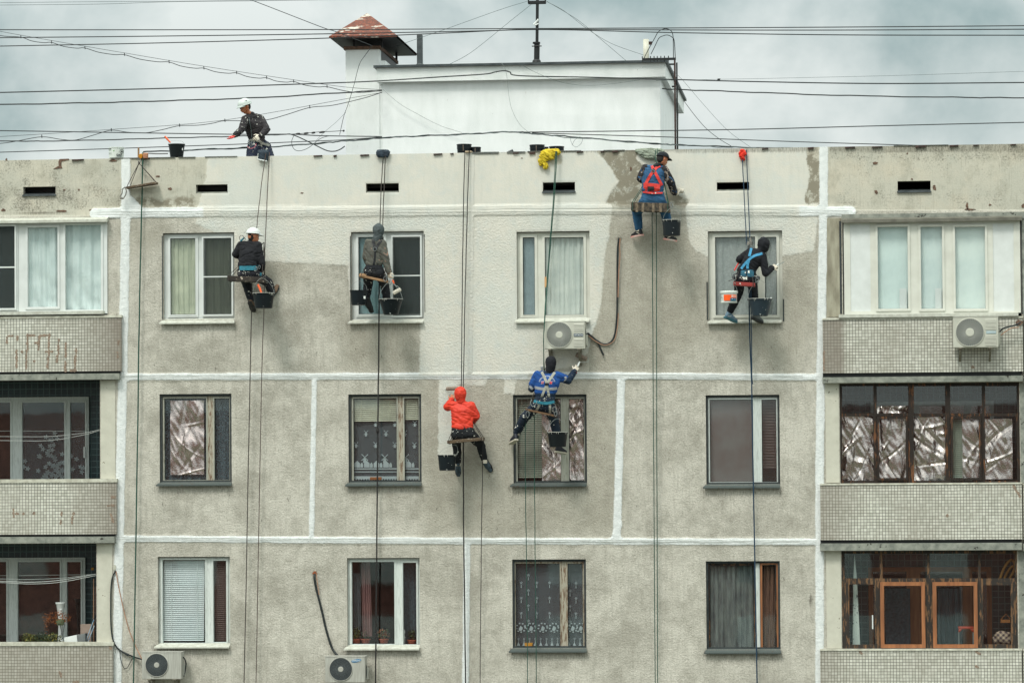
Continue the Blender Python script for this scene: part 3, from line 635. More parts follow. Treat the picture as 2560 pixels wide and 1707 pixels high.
def loggia(key, depth=1.25, back=None, side=TILE_T, ceil=CONC):
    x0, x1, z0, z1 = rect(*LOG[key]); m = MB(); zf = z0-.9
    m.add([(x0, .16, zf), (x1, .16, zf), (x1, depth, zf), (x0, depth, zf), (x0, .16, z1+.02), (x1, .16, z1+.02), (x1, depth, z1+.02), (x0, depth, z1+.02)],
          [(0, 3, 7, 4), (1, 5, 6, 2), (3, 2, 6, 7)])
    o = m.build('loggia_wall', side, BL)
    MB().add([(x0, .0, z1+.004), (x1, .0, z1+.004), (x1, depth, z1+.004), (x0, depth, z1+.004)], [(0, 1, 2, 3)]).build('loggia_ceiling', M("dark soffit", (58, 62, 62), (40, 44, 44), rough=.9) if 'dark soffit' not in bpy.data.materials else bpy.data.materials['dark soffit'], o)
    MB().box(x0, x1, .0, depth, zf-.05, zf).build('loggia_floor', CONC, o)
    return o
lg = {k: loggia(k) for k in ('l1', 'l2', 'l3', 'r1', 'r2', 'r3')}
# pale plaster piers beside the loggias
for (x0, y0, x1, y1) in [(252, 951, 288, 1199), (243, 1359, 281, 1605), (2064, 957, 2098, 1206), (2066, 1376, 2103, 1620), (2551, 957, 2700, 1206), (2547, 1376, 2700, 1620), (2556, 545, 2700, 792)]:
    q = rect(x0, y0, x1, y1, -.012); MB().box(q[0], q[1], -.012, .0, q[2], q[3]).build('pier', PIER if x0 < 2500 else CONC, BL)
q = rect(2066, 546, 2104, 792, -.006); MB().box(q[0], q[1], -.008, .0, q[2], q[3]).build('pier', M("stained pier", (166, 162, 144), (124, 118, 102), rough=.95, nscale=3, stretch=(3, 1, .7), bump=.5, bscale=40), BL)

def glazing(name, R0, panes, Y, mat, parent, glass, th=.06, sashw=0, sashmat=None, label=None):
    hs = [rect(*p[:4], Y) for p in panes]; o = MB().plate(rect(*R0, Y), hs, Y, Y+th).build(name, mat, parent)
    if label: o['label'] = label
    for i, h in enumerate(hs):
        kind = panes[i][4] if len(panes[i]) > 4 else 'g'
        if sashw and kind != 'p': MB().ring((h[0]-sashw, h[1]+sashw, h[2]-sashw, h[3]+sashw), sashw-.003, Y-.02, Y-.0005).build('sash', sashmat or mat, o)
        if kind == 'p': MB().box(h[0], h[1], Y+.012, Y+.03, h[2], h[3]).build('infill_panel', PVC, o)
        else: MB().box(h[0], h[1], Y+.024, Y+.03, h[2], h[3]).build('pane', glass, o)
    return o
g = glazing('loggia_glazing', (-330, 553, 268, 787), [(-200, 565, -80, 772), (-55, 565, 40, 772), (70, 569, 144, 767), (164, 563, 252.5, 774)], -.03, PVC, BL, GLASS, sashw=.04)
q = rect(-60, 562, 41, 775, -.07); m = MB().ring(q, .03, -.075, -.06); zb_ = P(0, 669).z; m.box(q[0]+.03, q[1]-.03, -.074, -.061, zb_-.012, zb_+.012); m.build('net_frame', PVC, g); MB().box(q[0]+.028, q[1]-.028, -.068, -.067, q[2]+.028, q[3]-.028).build('insect_net', NETM, g)
q = rect(-330, 551, 267, 559, -.16); MB().hexa([(q[0], -.16, q[2]), (q[1], -.16, q[2]), (q[1], -.0, q[2]+.01), (q[0], -.0, q[2]+.01), (q[0], -.16, q[3]-.01), (q[1], -.16, q[3]-.01), (q[1], 0, q[3]+.04), (q[0], 0, q[3]+.04)]).build('drip_canopy', SILLM, g)
q = rect(-330, 780, 258, 788, -.14); MB().box(q[0], q[1], -.14, -.03, q[2], q[3]).build('sill', SILLM, g)
g = glazing('loggia_glazing', (2110, 553, 2551, 784), [(2126, 559, 2176, 778, 'p'), (2195, 567.4, 2269.6, 771.7), (2302.6, 567.4, 2355.7, 771.7), (2388.7, 567.4, 2463, 771.7), (2483, 559, 2535, 778, 'p')], -.03, PVC_C, BL, GLASS, sashw=.04)
q = rect(2104.6, 545, 2555, 554, -.14); MB().hexa([(q[0], -.14, q[2]), (q[1], -.14, q[2]), (q[1], 0, q[2]+.01), (q[0], 0, q[2]+.01), (q[0], -.14, q[3]-.01), (q[1], -.14, q[3]-.01), (q[1], 0, q[3]+.03), (q[0], 0, q[3]+.03)]).build('drip_canopy', M("brown-grey flashing", (112, 110, 100), (84, 82, 74), rough=.6), g)
q = rect(2097, 784, 2546, 792, -.14); MB().box(q[0], q[1], -.14, -.03, q[2], q[3]).build('sill', SILLM, g)
cols = [(2105.5, 2183.6), (2191.6, 2271), (2284.6, 2363), (2375.8, 2454.7), (2463, 2542)]
g = glazing('loggia_glazing', (2100, 957, 2549.4, 1207.5), [(a, 965, c, 1033) for a, c in cols]+[(a, 1040, c, 1201) for a, c in cols], .02, BURNT, BL, GLASS2)
for a, c in (cols[1], cols[3]):
    q = rect(a+1, 1041, c-1, 1200, .0); MB().ring(q, .038, -.005, .018).build('sash', BURNT, g)
g = glazing('loggia_glazing', (2104.7, 1376, 2543.8, 1622), [(2112, 1383, 2199.4, 1445), (2206, 1383, 2318, 1445), (2324.6, 1383, 2445, 1445), (2451.6, 1383, 2537, 1445), (2123.5, 1460, 2186.5, 1610.6), (2211.4, 1463, 2303.9, 1610), (2342.7, 1465, 2433.8, 1610), (2458, 1462, 2527, 1610)], .02, BLACKW, BL, GLASS2)
for (a, b_, c, d) in ((2201, 1454, 2313, 1619), (2332, 1454, 2444, 1619)):
    q = rect(a, b_, c, d, .0); MB().ring(q, .062, -.012, .019).build('sash', ORANGEW, g)
q = rect(2180, 1537, 2183, 1571, -.0); MB().box(q[0], q[1], -.04, -.02, q[2], q[3]).box(q[0], q[1], -.02, .02, q[2], q[2]+.02).box(q[0], q[1], -.02, .02, q[3]-.02, q[3]).build('handle_grip', PVC, g)
# --- windows of the flats at the back of the open loggias
glazing('inner_window', (-330, 994, 222, 1290), [(-330, 1006, -60, 1285), (-50, 1006, 26, 1285), (56, 1006, 161, 1285), (176, 1006, 213, 1285)], 1.18, OLDW, lg['l2'], GLASS, sashw=.03)
q = rect(208, 1117, 211.5, 1144, 1.1); MB().box(q[0], q[1], 1.12, 1.15, q[2], q[3]).build('handle_grip', PVC, lg['l2'])
glazing('inner_window', (-330, 1394, 213, 1690), [(-330, 1404, -60, 1690), (-50, 1404, 16, 1690), (45, 1404, 150, 1690), (168, 1404, 202, 1590)], 1.18, OLDW, lg['l3'], GLASS, sashw=.03)
glazing('inner_window', (2178, 1003, 2486, 1300), [(2190, 1014, 2280, 1290), (2300, 1014, 2412, 1290), (2430, 1014, 2476, 1290)], 1.18, OLDW, lg['r2'], GLASSR, sashw=.03)
glazing('inner_window', (2172, 1417, 2480, 1700), [(2184, 1428, 2268, 1700), (2302, 1428, 2408, 1700), (2432, 1428, 2468, 1700)], 1.18, ORANGEW, lg['r3'], GLASSR, sashw=.03)
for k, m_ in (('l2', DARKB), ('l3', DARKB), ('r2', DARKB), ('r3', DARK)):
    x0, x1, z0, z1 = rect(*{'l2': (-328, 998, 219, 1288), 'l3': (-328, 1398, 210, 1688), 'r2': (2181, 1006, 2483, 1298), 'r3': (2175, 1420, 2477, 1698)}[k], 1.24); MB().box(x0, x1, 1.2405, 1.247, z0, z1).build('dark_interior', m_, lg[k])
# ================================================================ roof structures
YR = 3.0
def prismroom():
    a, b_ = rect(957, 175, 1651, 420, YR), rect(941.6, 161, 1663, 199, YR-.12)
    zt = b_[3]; zl = b_[2]; dep = 6.2
    rm = MB().box(a[0], a[1], YR, YR+dep, ZD, zt-.08).build('rooftop_room', WHITEW, BL)
    MB().box(b_[0], b_[1], YR-.12, YR+dep+.1, zl, zt-.02).build('fascia', M("pitted white fascia", (238, 241, 239), (222, 227, 224), rough=.85, nscale=3, bump=.4, bscale=25, splat=.72, splatcol=(110, 112, 108), sscale=34), rm)
    MB().box(b_[0]-.05, b_[1]+.05, YR-.18, YR+dep+.2, zt-.019, zt+.022).build('roof_coping', METALD, rm)
    return rm
RM = prismroom()
a = rect(864.5, 119, 949, 420, YR+.3)
CH = MB().box(a[0], a[1], YR+.3, YR+2.6, ZD, a[3]).build('ventilation_chimney', WHITEW, BL)
cf = rect(940, 165, 957, 420, YR+.3); MB().box(a[1]+.001, cf[1]+.05, YR+.32, YR+1, ZD, P(1,170,YR+.3).z).build('chimney_infill', WHITEW, CH)
q = rect(949, 121, 950, 163, YR+.3); MB().box(a[1], a[1]+.01, YR+.55, YR+2.5, q[2], q[3]).build('side_grille', BLACKM, CH)
fe, be = YR-.05, YR+2.85
e = rect(822.4, 60, 991.8, 90, fe); ap = P(918, 33.5, (fe+be)/2); zc = P(900, 90, fe).z
m = MB(); v = [Vector((e[0], fe, zc)), Vector((e[1], fe, zc)), Vector((e[1], be, zc)), Vector((e[0], be, zc)), ap]
m.add(v, [(0, 1, 4), (1, 2, 4), (2, 3, 4), (3, 0, 4)]); m.add([p-Vector((0, 0, .02)) for p in v], [(1, 0, 4), (2, 1, 4), (3, 2, 4), (0, 3, 4)])
m.box(e[0], e[1], fe, fe+.012, zc-.035, zc+.004)
m.build('roof_cap', RUST, CH)
m = MB().add([(e[0]+.02, fe+.02, zc-.03), (e[1]-.02, fe+.02, zc-.03), (e[1]-.02, be-.02, zc-.03), (e[0]+.02, be-.02, zc-.03)], [(0, 1, 2, 3)]); m.build('cap_soffit', BLACKM, CH)
for px in (885, 953):
    x = P(px, 100, fe+.4).x; MB().box(x-.02, x+.02, fe+.4, fe+.44, a[3], zc-.03).box(x-.02, x+.02, be-.5, be-.46, a[3], zc-.03).build('cap_post', BLACKM, CH)
MB().box(a[0]-.03, a[1]+.03, YR+.27, YR+2.63, a[3]-.04, a[3]+.02).build('chimney_rim', SCAR, CH)

t = P(1049.5, 88, 4.4); bt = P(1050, 165, 4.4)
VP = MB().box(t.x-.05, t.x+.05, 4.35, 4.45, bt.z-.1, t.z).build('vent_pipe', METALD, label='grey square vent pipe standing on the flat rooftop room next to the rusty chimney cap', cat='pipe', bev=.008)
MB().lathe((t.x, 4.4, bt.z-.06), [(.15, 0), (.12, .04), (.055, .10)], 16).build('collar', METALD, VP)
t = P(1615, 99, 4.4); bt = P(1615, 165, 4.4)
MB().lathe((t.x, 4.4, bt.z-.1), [(.052, 0), (.052, t.z-bt.z+.1), (.04, t.z-bt.z+.1), (.04, t.z-bt.z-.1)], 18).build('vent_pipe', M("cream plastic pipe", (206, 204, 188), rough=.5), label='short cream plastic pipe standing upright behind the black cable bracket', cat='pipe', smooth=True)
# antenna mast
t0, t1 = P(1341.5, 158, 4.2), P(1344, -45, 4.2)
MA = thing('antenna_mast', 'black steel antenna mast with a crossarm on the rooftop room', 'antenna', (t0.x, t0.y, t0.z-.05))
zk = P(1342, 106, 4.2).z; zx = P(1343, 7, 4.2).z; x_ = t0.x
MB().tube([(x_, 4.2, t0.z-.08), (x_+.01, 4.2, zk)], .052, 12).lathe((x_, 4.2, t0.z-.06), [(.1, 0), (.075, .1), (.06, .12)], 14).lathe((x_, 4.2, zk-.03), [(.07, 0), (.07, .03)], 14).build('mast_base', BLACKM, MA)
MB().tube([(x_+.01, 4.2, zk), (t1.x, 4.2, t1.z)], .028, 10).build('pole', BLACKM, MA)
MB().box(x_-.145, x_+.175, 4.17, 4.23, zx-.03, zx+.03).box(x_-.15, x_-.13, 4.15, 4.25, zx-.02, zx+.1).box(x_+.16, x_+.18, 4.15, 4.25, zx-.02, zx+.1).build('crossarm', BLACKM, MA, bev=.006)
zi = P(1342, 57, 4.2).z; MB().tube([(x_-.04, 4.14, zi-.05), (x_+.05, 4.14, zi+.05)], .02, 8).tube([(x_+.05, 4.13, zi-.03), (x_-.02, 4.13, zi-.06)], .014, 8).build('insulator', PVC, MA)
zi = P(1342, 117, 4.2).z; MB().tube([(x_-.08, 4.14, zi), (x_+.1, 4.14, zi)], .01, 8).build('clamp_bolt', BLACKM, MA)
# cable bracket at the corner of the rooftop room
YG = 2.55
GA = thing('cable_gantry', 'rusty black steel cable bracket with two thin posts at the corner of the rooftop room', 'metal bracket', tuple(P(1688, 378, YG)))
q = rect(1605, 145.3, 1689.5, 151, YG); m = MB().box(q[0], q[1], YG, YG+.05, q[2], q[3])
for px in (1605.5, 1626, 1635, 1643, 1652, 1661, 1671): x = P(px, 145, YG).x; m.box(x-.008, x+.008, YG+.01, YG+.03, q[3], q[3]+.035).box(x-.006, x+.006, YG+.01, YG+.03, q[2]-.03, q[2])
m.build('beam', BLACKM, GA)
def pole(x0, x1, y0, y1, mat, Y): 
    a = rect(x0, y0, x1, y1, Y); b2 = P((x0+x1)/2, y1, Y); MB().box(a[0], a[1], Y, Y+.04, ZD, a[3]).build('post', mat, GA)
pole(1685.5, 1689.8, 148, 378, RUSTD, YG+.001); pole(1691, 1694.6, 157, 378, BLACKM, YG+.08)
q = rect(1673, 159, 1686, 163, YG); MB().box(q[0], q[1], YG+.01, YG+.04, q[2], q[3]).box(q[0]+.02, q[1], YG+.4, YG+.43, q[2]-.35, q[3]-.35).build('brace', BLACKM, GA)
MB().box(P(1622, 140, YG).x, P(1630, 140, YG).x, YG, YG+.04, P(1, 143.5, YG).z, P(1, 136, YG).z).build('connector_box', RUSTD, GA)
zg = lambda x, y: P(1560+x/6.535, 20+y/6.535, YG+.02)
for pts in ([(325, 830), (400, 680), (500, 500), (560, 395), (640, 350), (700, 346), (760, 370), (795, 430), (805, 560), (808, 820)], [(440, 760), (500, 640), (570, 500), (640, 460), (710, 447), (780, 478), (820, 540), (838, 820)]):
    MB().tube(smoothpath([zg(*p) for p in pts], 5), .007, 6).build('cable_loop', CABLE, GA)
# ================================================================ ground and the block opposite (seen only as a reflection)
MB().add([(-400, -400, 0), (400, -400, 0), (400, 400, 0), (-400, 400, 0)], [(0, 1, 2, 3)]).build('ground', M("worn asphalt and grass verge", (92, 92, 84), (74, 84, 62), rough=.95, nscale=.2), kind='structure')
OB = thing('brick_block', 'red brick apartment block across the yard that the windows mirror', 'building', (0, -84, 0))
brk = M("red brick", (156, 108, 98), (130, 90, 82), rough=.9, nscale=.6)
MB().box(-46, 40, -94, -80, 0, 22.7).box(-20, -12, -94, -84, 22.7, 25).build('brick_wall', brk, OB)
for fl in range(7):
    for k in range(22):
        x = -43+k*3.8; z = 1.6+fl*2.8
        MB().box(x, x+1.6, -80.0, -79.9, z, z+1.5).build('window', PVC if (k*7+fl*3) % 5 else DARK, OB)
# ================================================================ curtains, blinds, foil inside the windows
def curtain(label, px, Y, mat, folds=9, amp=.018, cat='curtain', name='curtain', swag=0, lean=0, parent=None, seed=0, bottom=None, group=None):
    x0, x1, z0, z1 = rect(*px, Y); rr = random.Random(seed+int(px[0])); ph = [rr.uniform(0, 6.28) for _ in range(6)]
    nx_, nz_ = 60, 26; rows = []
    for j in range(nz_):
        v = j/(nz_-1); row = []
        for i in range(nx_):
            u = i/(nx_-1); z = z0+(z1-z0)*v
            a = amp*(math.sin(u*folds*6.283+ph[0]+lean*v*2)+.5*math.sin(u*folds*2.3*6.283+ph[1]+v*1.5)+.35*math.sin(u*folds*.6*6.28+ph[2]))
            if swag:
                c = max(0, 1-abs(v-.42)*2.2); a += swag*c*.012*math.sin((v*5-abs(u-.85)*2.2)*3+ph[3])*(1-v)
                if v < .42: a += swag*.010*math.sin((math.hypot(u-.85, (v-.42)*1.3))*26+ph[4])*(.42-v)/.42
            if bottom: z = z+bottom(u)*(1-v)
            row.append((x0+(x1-x0)*u+lean*.03*v, Y+a, z))
        rows.append(row)
    return MB().grid(rows).build(name, mat, parent, label=None if parent else label, cat=None if parent else cat, smooth=True, group=group)
C_SAGE = M("sage curtain cloth", (186, 190, 166), (154, 160, 138), rough=.9, nscale=3)
C_PALE = M("pale drape cloth", (214, 224, 221), (190, 203, 201), rough=.9, nscale=3)
C_TEAL = M("plain teal-grey curtain", (112, 140, 142), (96, 124, 128), rough=.9, nscale=2)
C_GREY = M("grey curtain cloth", (204, 208, 200), (176, 184, 178), rough=.9, nscale=3)
C_DPAT = M("dark patterned cloth", (70, 84, 90), (50, 62, 68), rough=.9, nscale=22)
C_DARK = M("dark grey curtain", (112, 120, 116), (66, 74, 76), rough=.9, nscale=3, stretch=(6, 1, 1))
C_PINK = M("dusty pink curtain", (142, 104, 102), (110, 80, 80), rough=.9, nscale=3)
C_BRN = M("brown curtain", (110, 82, 66), (80, 60, 50), rough=.9, nscale=4, stretch=(6, 1, 1))
L_BLUE = lace_mat("blue grey sheer", (140, 160, 170), .45, .12, 26)
L_GREY = lace_mat("grey lace", (150, 160, 166), .42, 0, 30)
L_WHITE = lace_mat("white lace pattern", (214, 220, 222), .62, .3, 40)
L_PALE = lace_mat("pale sheer", (206, 212, 208), .8, .12, 30)
YC = .145
curtain('sage green curtain gathered in a swag in the pane without net, first window', (422, 592, 495, 792), YC, C_SAGE, 5, .012, swag=1)
curtain('sage green curtain seen dimly through the insect net beside the white hard hat', (508, 592, 584, 792), YC, C_SAGE, 4, .012, swag=1)
curtain('plain teal curtain in the window behind the hooded grey worker', (890, 590, 966, 790), YC, C_TEAL, 3, .010)
curtain('dark blue patterned curtain behind the insect net beside the hooded grey worker', (980, 590, 1056, 790), YC, C_DPAT, 3, .008)
curtain('grey-blue blind cloth in the narrow pane above the fan unit of the middle column', (1304, 590, 1341, 792), YC, M("plain grey blue cloth", (130, 148, 152), rough=.9), 1, .004, cat='blind', name='roller_blind')
curtain('pale grey pleated curtain in the wide pane above the central air conditioner', (1358, 590, 1464, 792), YC, C_GREY, 8, .016, lean=1)
curtain('pale sheer curtain with lace hem behind the crouching black hooded worker', (1784, 590, 1893, 792), YC, L_PALE, 4, .01)
curtain('pale sheer curtain in the narrow pane right of the crouching black hooded worker', (1908, 590, 1946, 792), YC, L_PALE, 2, .008)
curtain('blue grey sheer behind the crumpled foil sheet in the peeling window', (408, 992, 520, 1203), YC+.03, L_BLUE, 5, .012)
curtain('blue grey sheer in the narrow pane next to the foil covered window', (533, 992, 578, 1203), YC+.03, L_BLUE, 2, .012)
def motif(parts_px, Y, name, mat, parent):
    m = MB()
    for q in parts_px: m.slab([(P(x, y, Y).x, P(x, y, Y).z) for x, y in q], Y, Y+.0015)
    m.build(name, mat, parent)
LW = lace_mat("dense white lace", (204, 214, 216), .85)
def mill(cx, cy, s=1.0):
    out = [[(cx-3*s, cy+7*s), (cx+3*s, cy+7*s), (cx+1.8*s, cy-1*s), (cx-1.8*s, cy-1*s)]]
    for a in (.78, 2.36, 3.93, 5.5):
        dx, dy = math.cos(a), math.sin(a); out.append([(cx-dy*.5*s, cy-2*s+dx*.5*s), (cx+dx*7.5*s-dy*.6*s, cy-2*s+dy*7.5*s+dx*.6*s), (cx+dx*7.5*s+dy*.6*s, cy-2*s+dy*7.5*s-dx*.6*s), (cx+dy*.5*s, cy-2*s-dx*.5*s)])
    return out
c = curtain('lace net curtain woven with windmills and cottages under a raised blind', (880, 1045, 1050, 1205), YC+.02, L_GREY, 3, .006)
mo = []
for (x, y) in [(915, 1083), (965, 1083), (1012, 1083), (890, 1112), (939, 1112), (987, 1112), (1036, 1113), (939, 1059), (987, 1059), (1037, 1059)]: mo += mill(x, y, 1.0)
for x in (912, 962, 1014): mo += mill(x, 1146, 1.5)
motif(mo, YC-.005, 'windmill_motif', LW, c)
mo = []
for x in np.arange(884, 1048, 6.5):
    if 993 < x < 1011: continue
    mo.append([(x, 1200), (x+3.2, 1196), (x+6.4, 1200), (x+6.4, 1190), (x, 1190)])
for x0, x1 in ((884, 992), (1012, 1047)):
    mo += [[(x0, 1170), (x1, 1170), (x1, 1173), (x0, 1173)], [(x0, 1178), (x1, 1178), (x1, 1180), (x0, 1180)]]
    x = x0+2
    while x < x1-14: mo += [[(x, 1168), (x, 1158), (x+7, 1151), (x+14, 1158), (x+14, 1168)], [(x+15, 1168), (x+15, 1160), (x+19, 1155), (x+22, 1161), (x+22, 1168)]]; x += 24
motif([[(a, min(max(b_, 1), 1201)) for a, b_ in q] for q in mo], YC-.006, 'lace_border', LW, c)
c = curtain('grey lace curtain with rows of small flowers above an orange box', (1288, 1405, 1462, 1618), YC+.02, L_GREY, 4, .010)
mo = []
def flower(x, y, s):
    out = []
    for k in range(5):
        a = -1.57+k*1.2566; out.append([(x, y), (x+math.cos(a-.3)*s*.6, y+math.sin(a-.3)*s*.6), (x+math.cos(a)*s, y+math.sin(a)*s), (x+math.cos(a+.3)*s*.6, y+math.sin(a+.3)*s*.6)])
    out.append([(x-.5, y+s), (x+.5, y+s), (x+.9, y+s*3), (x-.9, y+s*3)]); return out
for x, y0 in ((1303, 1456), (1321, 1437), (1342, 1456), (1374, 1456), (1425, 1477), (1440, 1457)):
    for k in range(4): 
        if y0+k*38 < 1560: mo += flower(x, y0+k*38, 4.2)
for x in np.arange(1296, 1458, 14):
    if 1402 < x < 1421: continue
    mo += flower(x, 1596, 3); mo.append([(x-4, 1613), (x, 1603), (x+4, 1613)])
for x in (1302, 1328, 1357, 1385, 1432, 1452):
    for a in np.linspace(0, 5.9, 9): mo.append([(x+math.cos(a)*11-2, 1568+math.sin(a)*11-1.6), (x+math.cos(a)*11+2, 1568+math.sin(a)*11-1.6), (x+math.cos(a)*11+2, 1568+math.sin(a)*11+1.6), (x+math.cos(a)*11-2, 1568+math.sin(a)*11+1.6)])
    mo.append([(x-5, 1572), (x-1, 1563), (x+5, 1568), (x+3, 1575), (x-3, 1576)])
motif(mo, YC-.004, 'flower_motif', LW, c)
def blinds(label, px, mat, pitch=5.0, Y=YC, skew=0, tilt=.35, gap=1.0, group=None):
    x0, x1, z0, z1 = rect(*px, Y); n = int((px[3]-px[1])/pitch); m = MB(); h = (z1-z0)/n
    for i in range(n):
        z = z0+h*(i+.5); dx = skew*(1-(i/n)); dy = .011
        m.hexa([(x0+dx, Y-dy, z-h*.42), (x1+dx, Y-dy, z-h*.42), (x1+dx, Y+dy, z+h*.36*gap), (x0+dx, Y+dy, z+h*.36*gap), (x0+dx, Y-dy, z-h*.38), (x1+dx, Y-dy, z-h*.38), (x1+dx, Y+dy, z+h*.40*gap), (x0+dx, Y+dy, z+h*.40*gap)])
    o = m.build('window_blind', mat, label=label, cat='blind', group=group)
    t_ = MB()
    for f in (.18, .82): t_.box(x0+(x1-x0)*f-.003, x0+(x1-x0)*f+.003, Y-.016, Y-.014, z0, z1)
    t_.build('ladder_tape', mat, o); return o
BLW = M("white blind slat", (216, 224, 223), (206, 216, 215), rough=.5); BLB = M("cream blind slat", (196, 197, 176), rough=.6); BLD = M("dark brown blind slat", (82, 66, 60), rough=.6); BLG = M("grey green blind slat", (146, 152, 136), rough=.6)
blinds('white slatted blind lowered over the wide pane above the unbadged air conditioner', (411, 1401, 512, 1601), BLW, 5.0, skew=-.015)
blinds('dark brown slatted blind in the narrow pane next to the lowered white blind', (536, 1402, 567, 1600), BLD, 5.0)
blinds('cream blind raised halfway above the windmill curtain, wide pane', (884, 998, 993, 1053), BLB, 4.6, YC-.02)
blinds('cream blind raised halfway above the windmill curtain, narrow pane', (1012, 998, 1048, 1049), BLB, 4.6, YC-.02)
blinds('grey green blind half covering the window the blue jacketed worker stands on', (1294, 998, 1355, 1194), BLG, 5.4)
blinds('dark brown blind in the narrow pane of the window with the milky pane', (1906, 1000, 1942, 1170), BLD, 7, YC+.05, gap=.9)
curtain('dull grey film clouding the wide pane of the right column, middle storey', (1772, 996, 1886, 1208), YC, M("dusty grey film", (116, 112, 110), (100, 84, 80), rough=.5, nscale=2.2, spec=.6), 1, .004, cat='film', name='window_film')
curtain('dusty pink curtain hanging in the dark window with potted plants', (907, 1404, 930, 1590), YC+.12, C_PINK, 4, .02, lean=-1)
curtain('limp grey net curtain at the left edge of the dark window with potted plants', (884, 1432, 902, 1575), YC+.10, L_GREY, 3, .015)
curtain('dark slate curtain behind the narrow pane above the potted plants', (1004, 1404, 1044, 1612), YC+.13, C_DPAT, 2, .008)
curtain('grey-green striped curtains drawn in the blackened window frame', (1772, 1410, 1888, 1622), YC, C_DARK, 8, .02, seed=3)
curtain('brown curtain pulled aside behind the orange varnished sash', (1904, 1412, 1942, 1620), YC, C_BRN, 3, .02, lean=1.5)
curtain('white drape tucked up at its corner in the loggia pane nearest the mosquito net', (60, 562, 150, 775), .06, C_PALE, 3, .018, swag=1.6)
curtain('white drape sweeping down to the left in the end pane of the loggia', (158, 560, 258, 779), .06, C_PALE, 3, .018, swag=1.8, lean=1)
curtain('grey cloth behind the mosquito net of the upper left loggia', (-210, 560, 46, 778), .14, C_DPAT, 3, .012)
c = curtain('lace curtain with big white flowers in the dark open loggia of the middle storey', (58, 1006, 213, 1285), 1.224, L_GREY, 5, .006)
mo = []; rr = random.Random(5)
for i in range(60):
    y = 1200-abs(rr.gauss(0, 50)); x = 130+rr.gauss(0, 1)*(12+(y-1080)*.22 if y > 1080 else 8)
    if 58 < x < 212 and y > 1030: mo += [[(x, y), (x+4*math.cos(a-.5), y+4*math.sin(a-.5)), (x+7*math.cos(a), y+7*math.sin(a)), (x+4*math.cos(a+.5), y+4*math.sin(a+.5))] for a in np.arange(0, 6, 1.25)]
motif(mo, 1.2125, 'flower_motif', LW, c)
def sky_toned_blind(label, px, mat, Y): return curtain(label, px, Y, mat, 1, .003, cat='blind', name='roller_blind')  # pale blind colour stands in for sky reflected in the panes
sky_toned_blind('roller blind toned like reflected sky behind the widest clear pane of the cream glazing', (2194, 566, 2271, 773), M("sky-toned blind cloth", (214, 228, 224), (190, 206, 204), rough=.8, nscale=1.5), .06)
sky_toned_blind('blind toned like reflected sky behind the narrow middle pane of the cream glazing', (2301, 566, 2357, 773), M("sky-toned blind cloth two", (214, 226, 222), (186, 202, 202), rough=.8, nscale=1.5), .06)
sky_toned_blind('blind toned like reflected sky over the badged air conditioner on the tiled balcony', (2387, 566, 2464, 773), M("sky-toned blind cloth three", (220, 230, 224), (196, 210, 208), rough=.8, nscale=1.5), .06)
for (x0, x1, lab) in ((2249, 2267, 'white board standing behind the widest clear pane of the cream glazing'), (2338, 2354, 'white board standing behind the narrow middle pane of the cream glazing')):
    q = rect(x0, 721, x1, 771, .03); MB().box(q[0], q[1], .025, .035, q[2], q[3]).build('white_board', PVC, label=lab, cat='board')

def foil(label, px, Y=YC-.03, seed=0, amp=1.0, cut=None):
    x0, x1, z0, z1 = rect(*px, Y); rr = random.Random(seed); nx_, nz_ = 46, 80; rows = []
    nx_, nz_ = max(8, int((x1-x0)/.011)), int((z1-z0)/.014); cr = []
    for q in range(15):
        an = rr.choice([rr.gauss(.45, .25), rr.gauss(-.4, .3), rr.gauss(0, .15), rr.uniform(-1.5, 1.5)]); cr.append((rr.random()*(x1-x0), rr.random()*(z1-z0), an, rr.uniform(.015, .05)*(1.8 if q < 3 else 1), rr.uniform(.12, .7), rr.choice([-1, 1])*rr.uniform(.18, .5), rr.uniform(-.5, .5)))
    for j in range(nz_+1):
        v = j/nz_; row = []
        for i in range(nx_+1):
            u = i/nx_; X, Z = u*(x1-x0), v*(z1-z0); a = .030*noise.noise((X*5, Z*3, seed))+.010*noise.noise((X*14+Z*6, Z*6, seed))
            for (cx_, cz_, an, wd, ln, st, bend) in cr:
                dx, dz = X-cx_, Z-cz_; al = dx*math.sin(an)+dz*math.cos(an); d = abs(dx*math.cos(an)-dz*math.sin(an)+bend*al*al)
                if d < wd and abs(al) < ln: a += (wd-d)*st*(1-abs(al)/ln)
            a += .0015*noise.noise((X*60, Z*40, seed))
            row.append((x0+X+(.008*noise.noise((Z*5, u*2, seed)) if i in (0, nx_) else 0), Y-amp*a, z0+Z+(.010*noise.noise((X*7, v, seed)) if j in (0, nz_) else 0)))
        rows.append(row)
    tri = MB(); m_ = []
    for j in range(nz_):
        for i in range(nx_):
            a, b_, c_, d_ = rows[j][i], rows[j][i+1], rows[j+1][i+1], rows[j+1][i]
            if (i+j+seed) % 2: m_ += [(a, b_, c_), (a, c_, d_)]
            else: m_ += [(a, b_, d_), (b_, c_, d_)]
    for q in m_: tri.add(q, [(0, 1, 2)])
    o = tri.build('foil_sheet', FOIL, label=label, cat='foil sheet')
    bm = bmesh.new(); bm.from_mesh(o.data); bmesh.ops.remove_doubles(bm, verts=bm.verts, dist=.0005); bm.to_mesh(o.data); bm.free(); return o
foil('crumpled silver foil sheet taped inside the peeling window above the white blind', (426, 1001, 510, 1186), seed=1)
foil('silver foil strip next to the grey green blind under the blue jacketed worker', (1355, 998, 1403, 1201), seed=2)
foil('badly creased foil filling the narrow pane right of the blue jacketed worker', (1422, 998, 1460, 1200), seed=3, amp=1.4)
foil('foil with one broad diagonal fold, first pane beside the pale pier of the scorched loggia', (2105, 1040, 2184, 1202), .1, 4, 1.5)
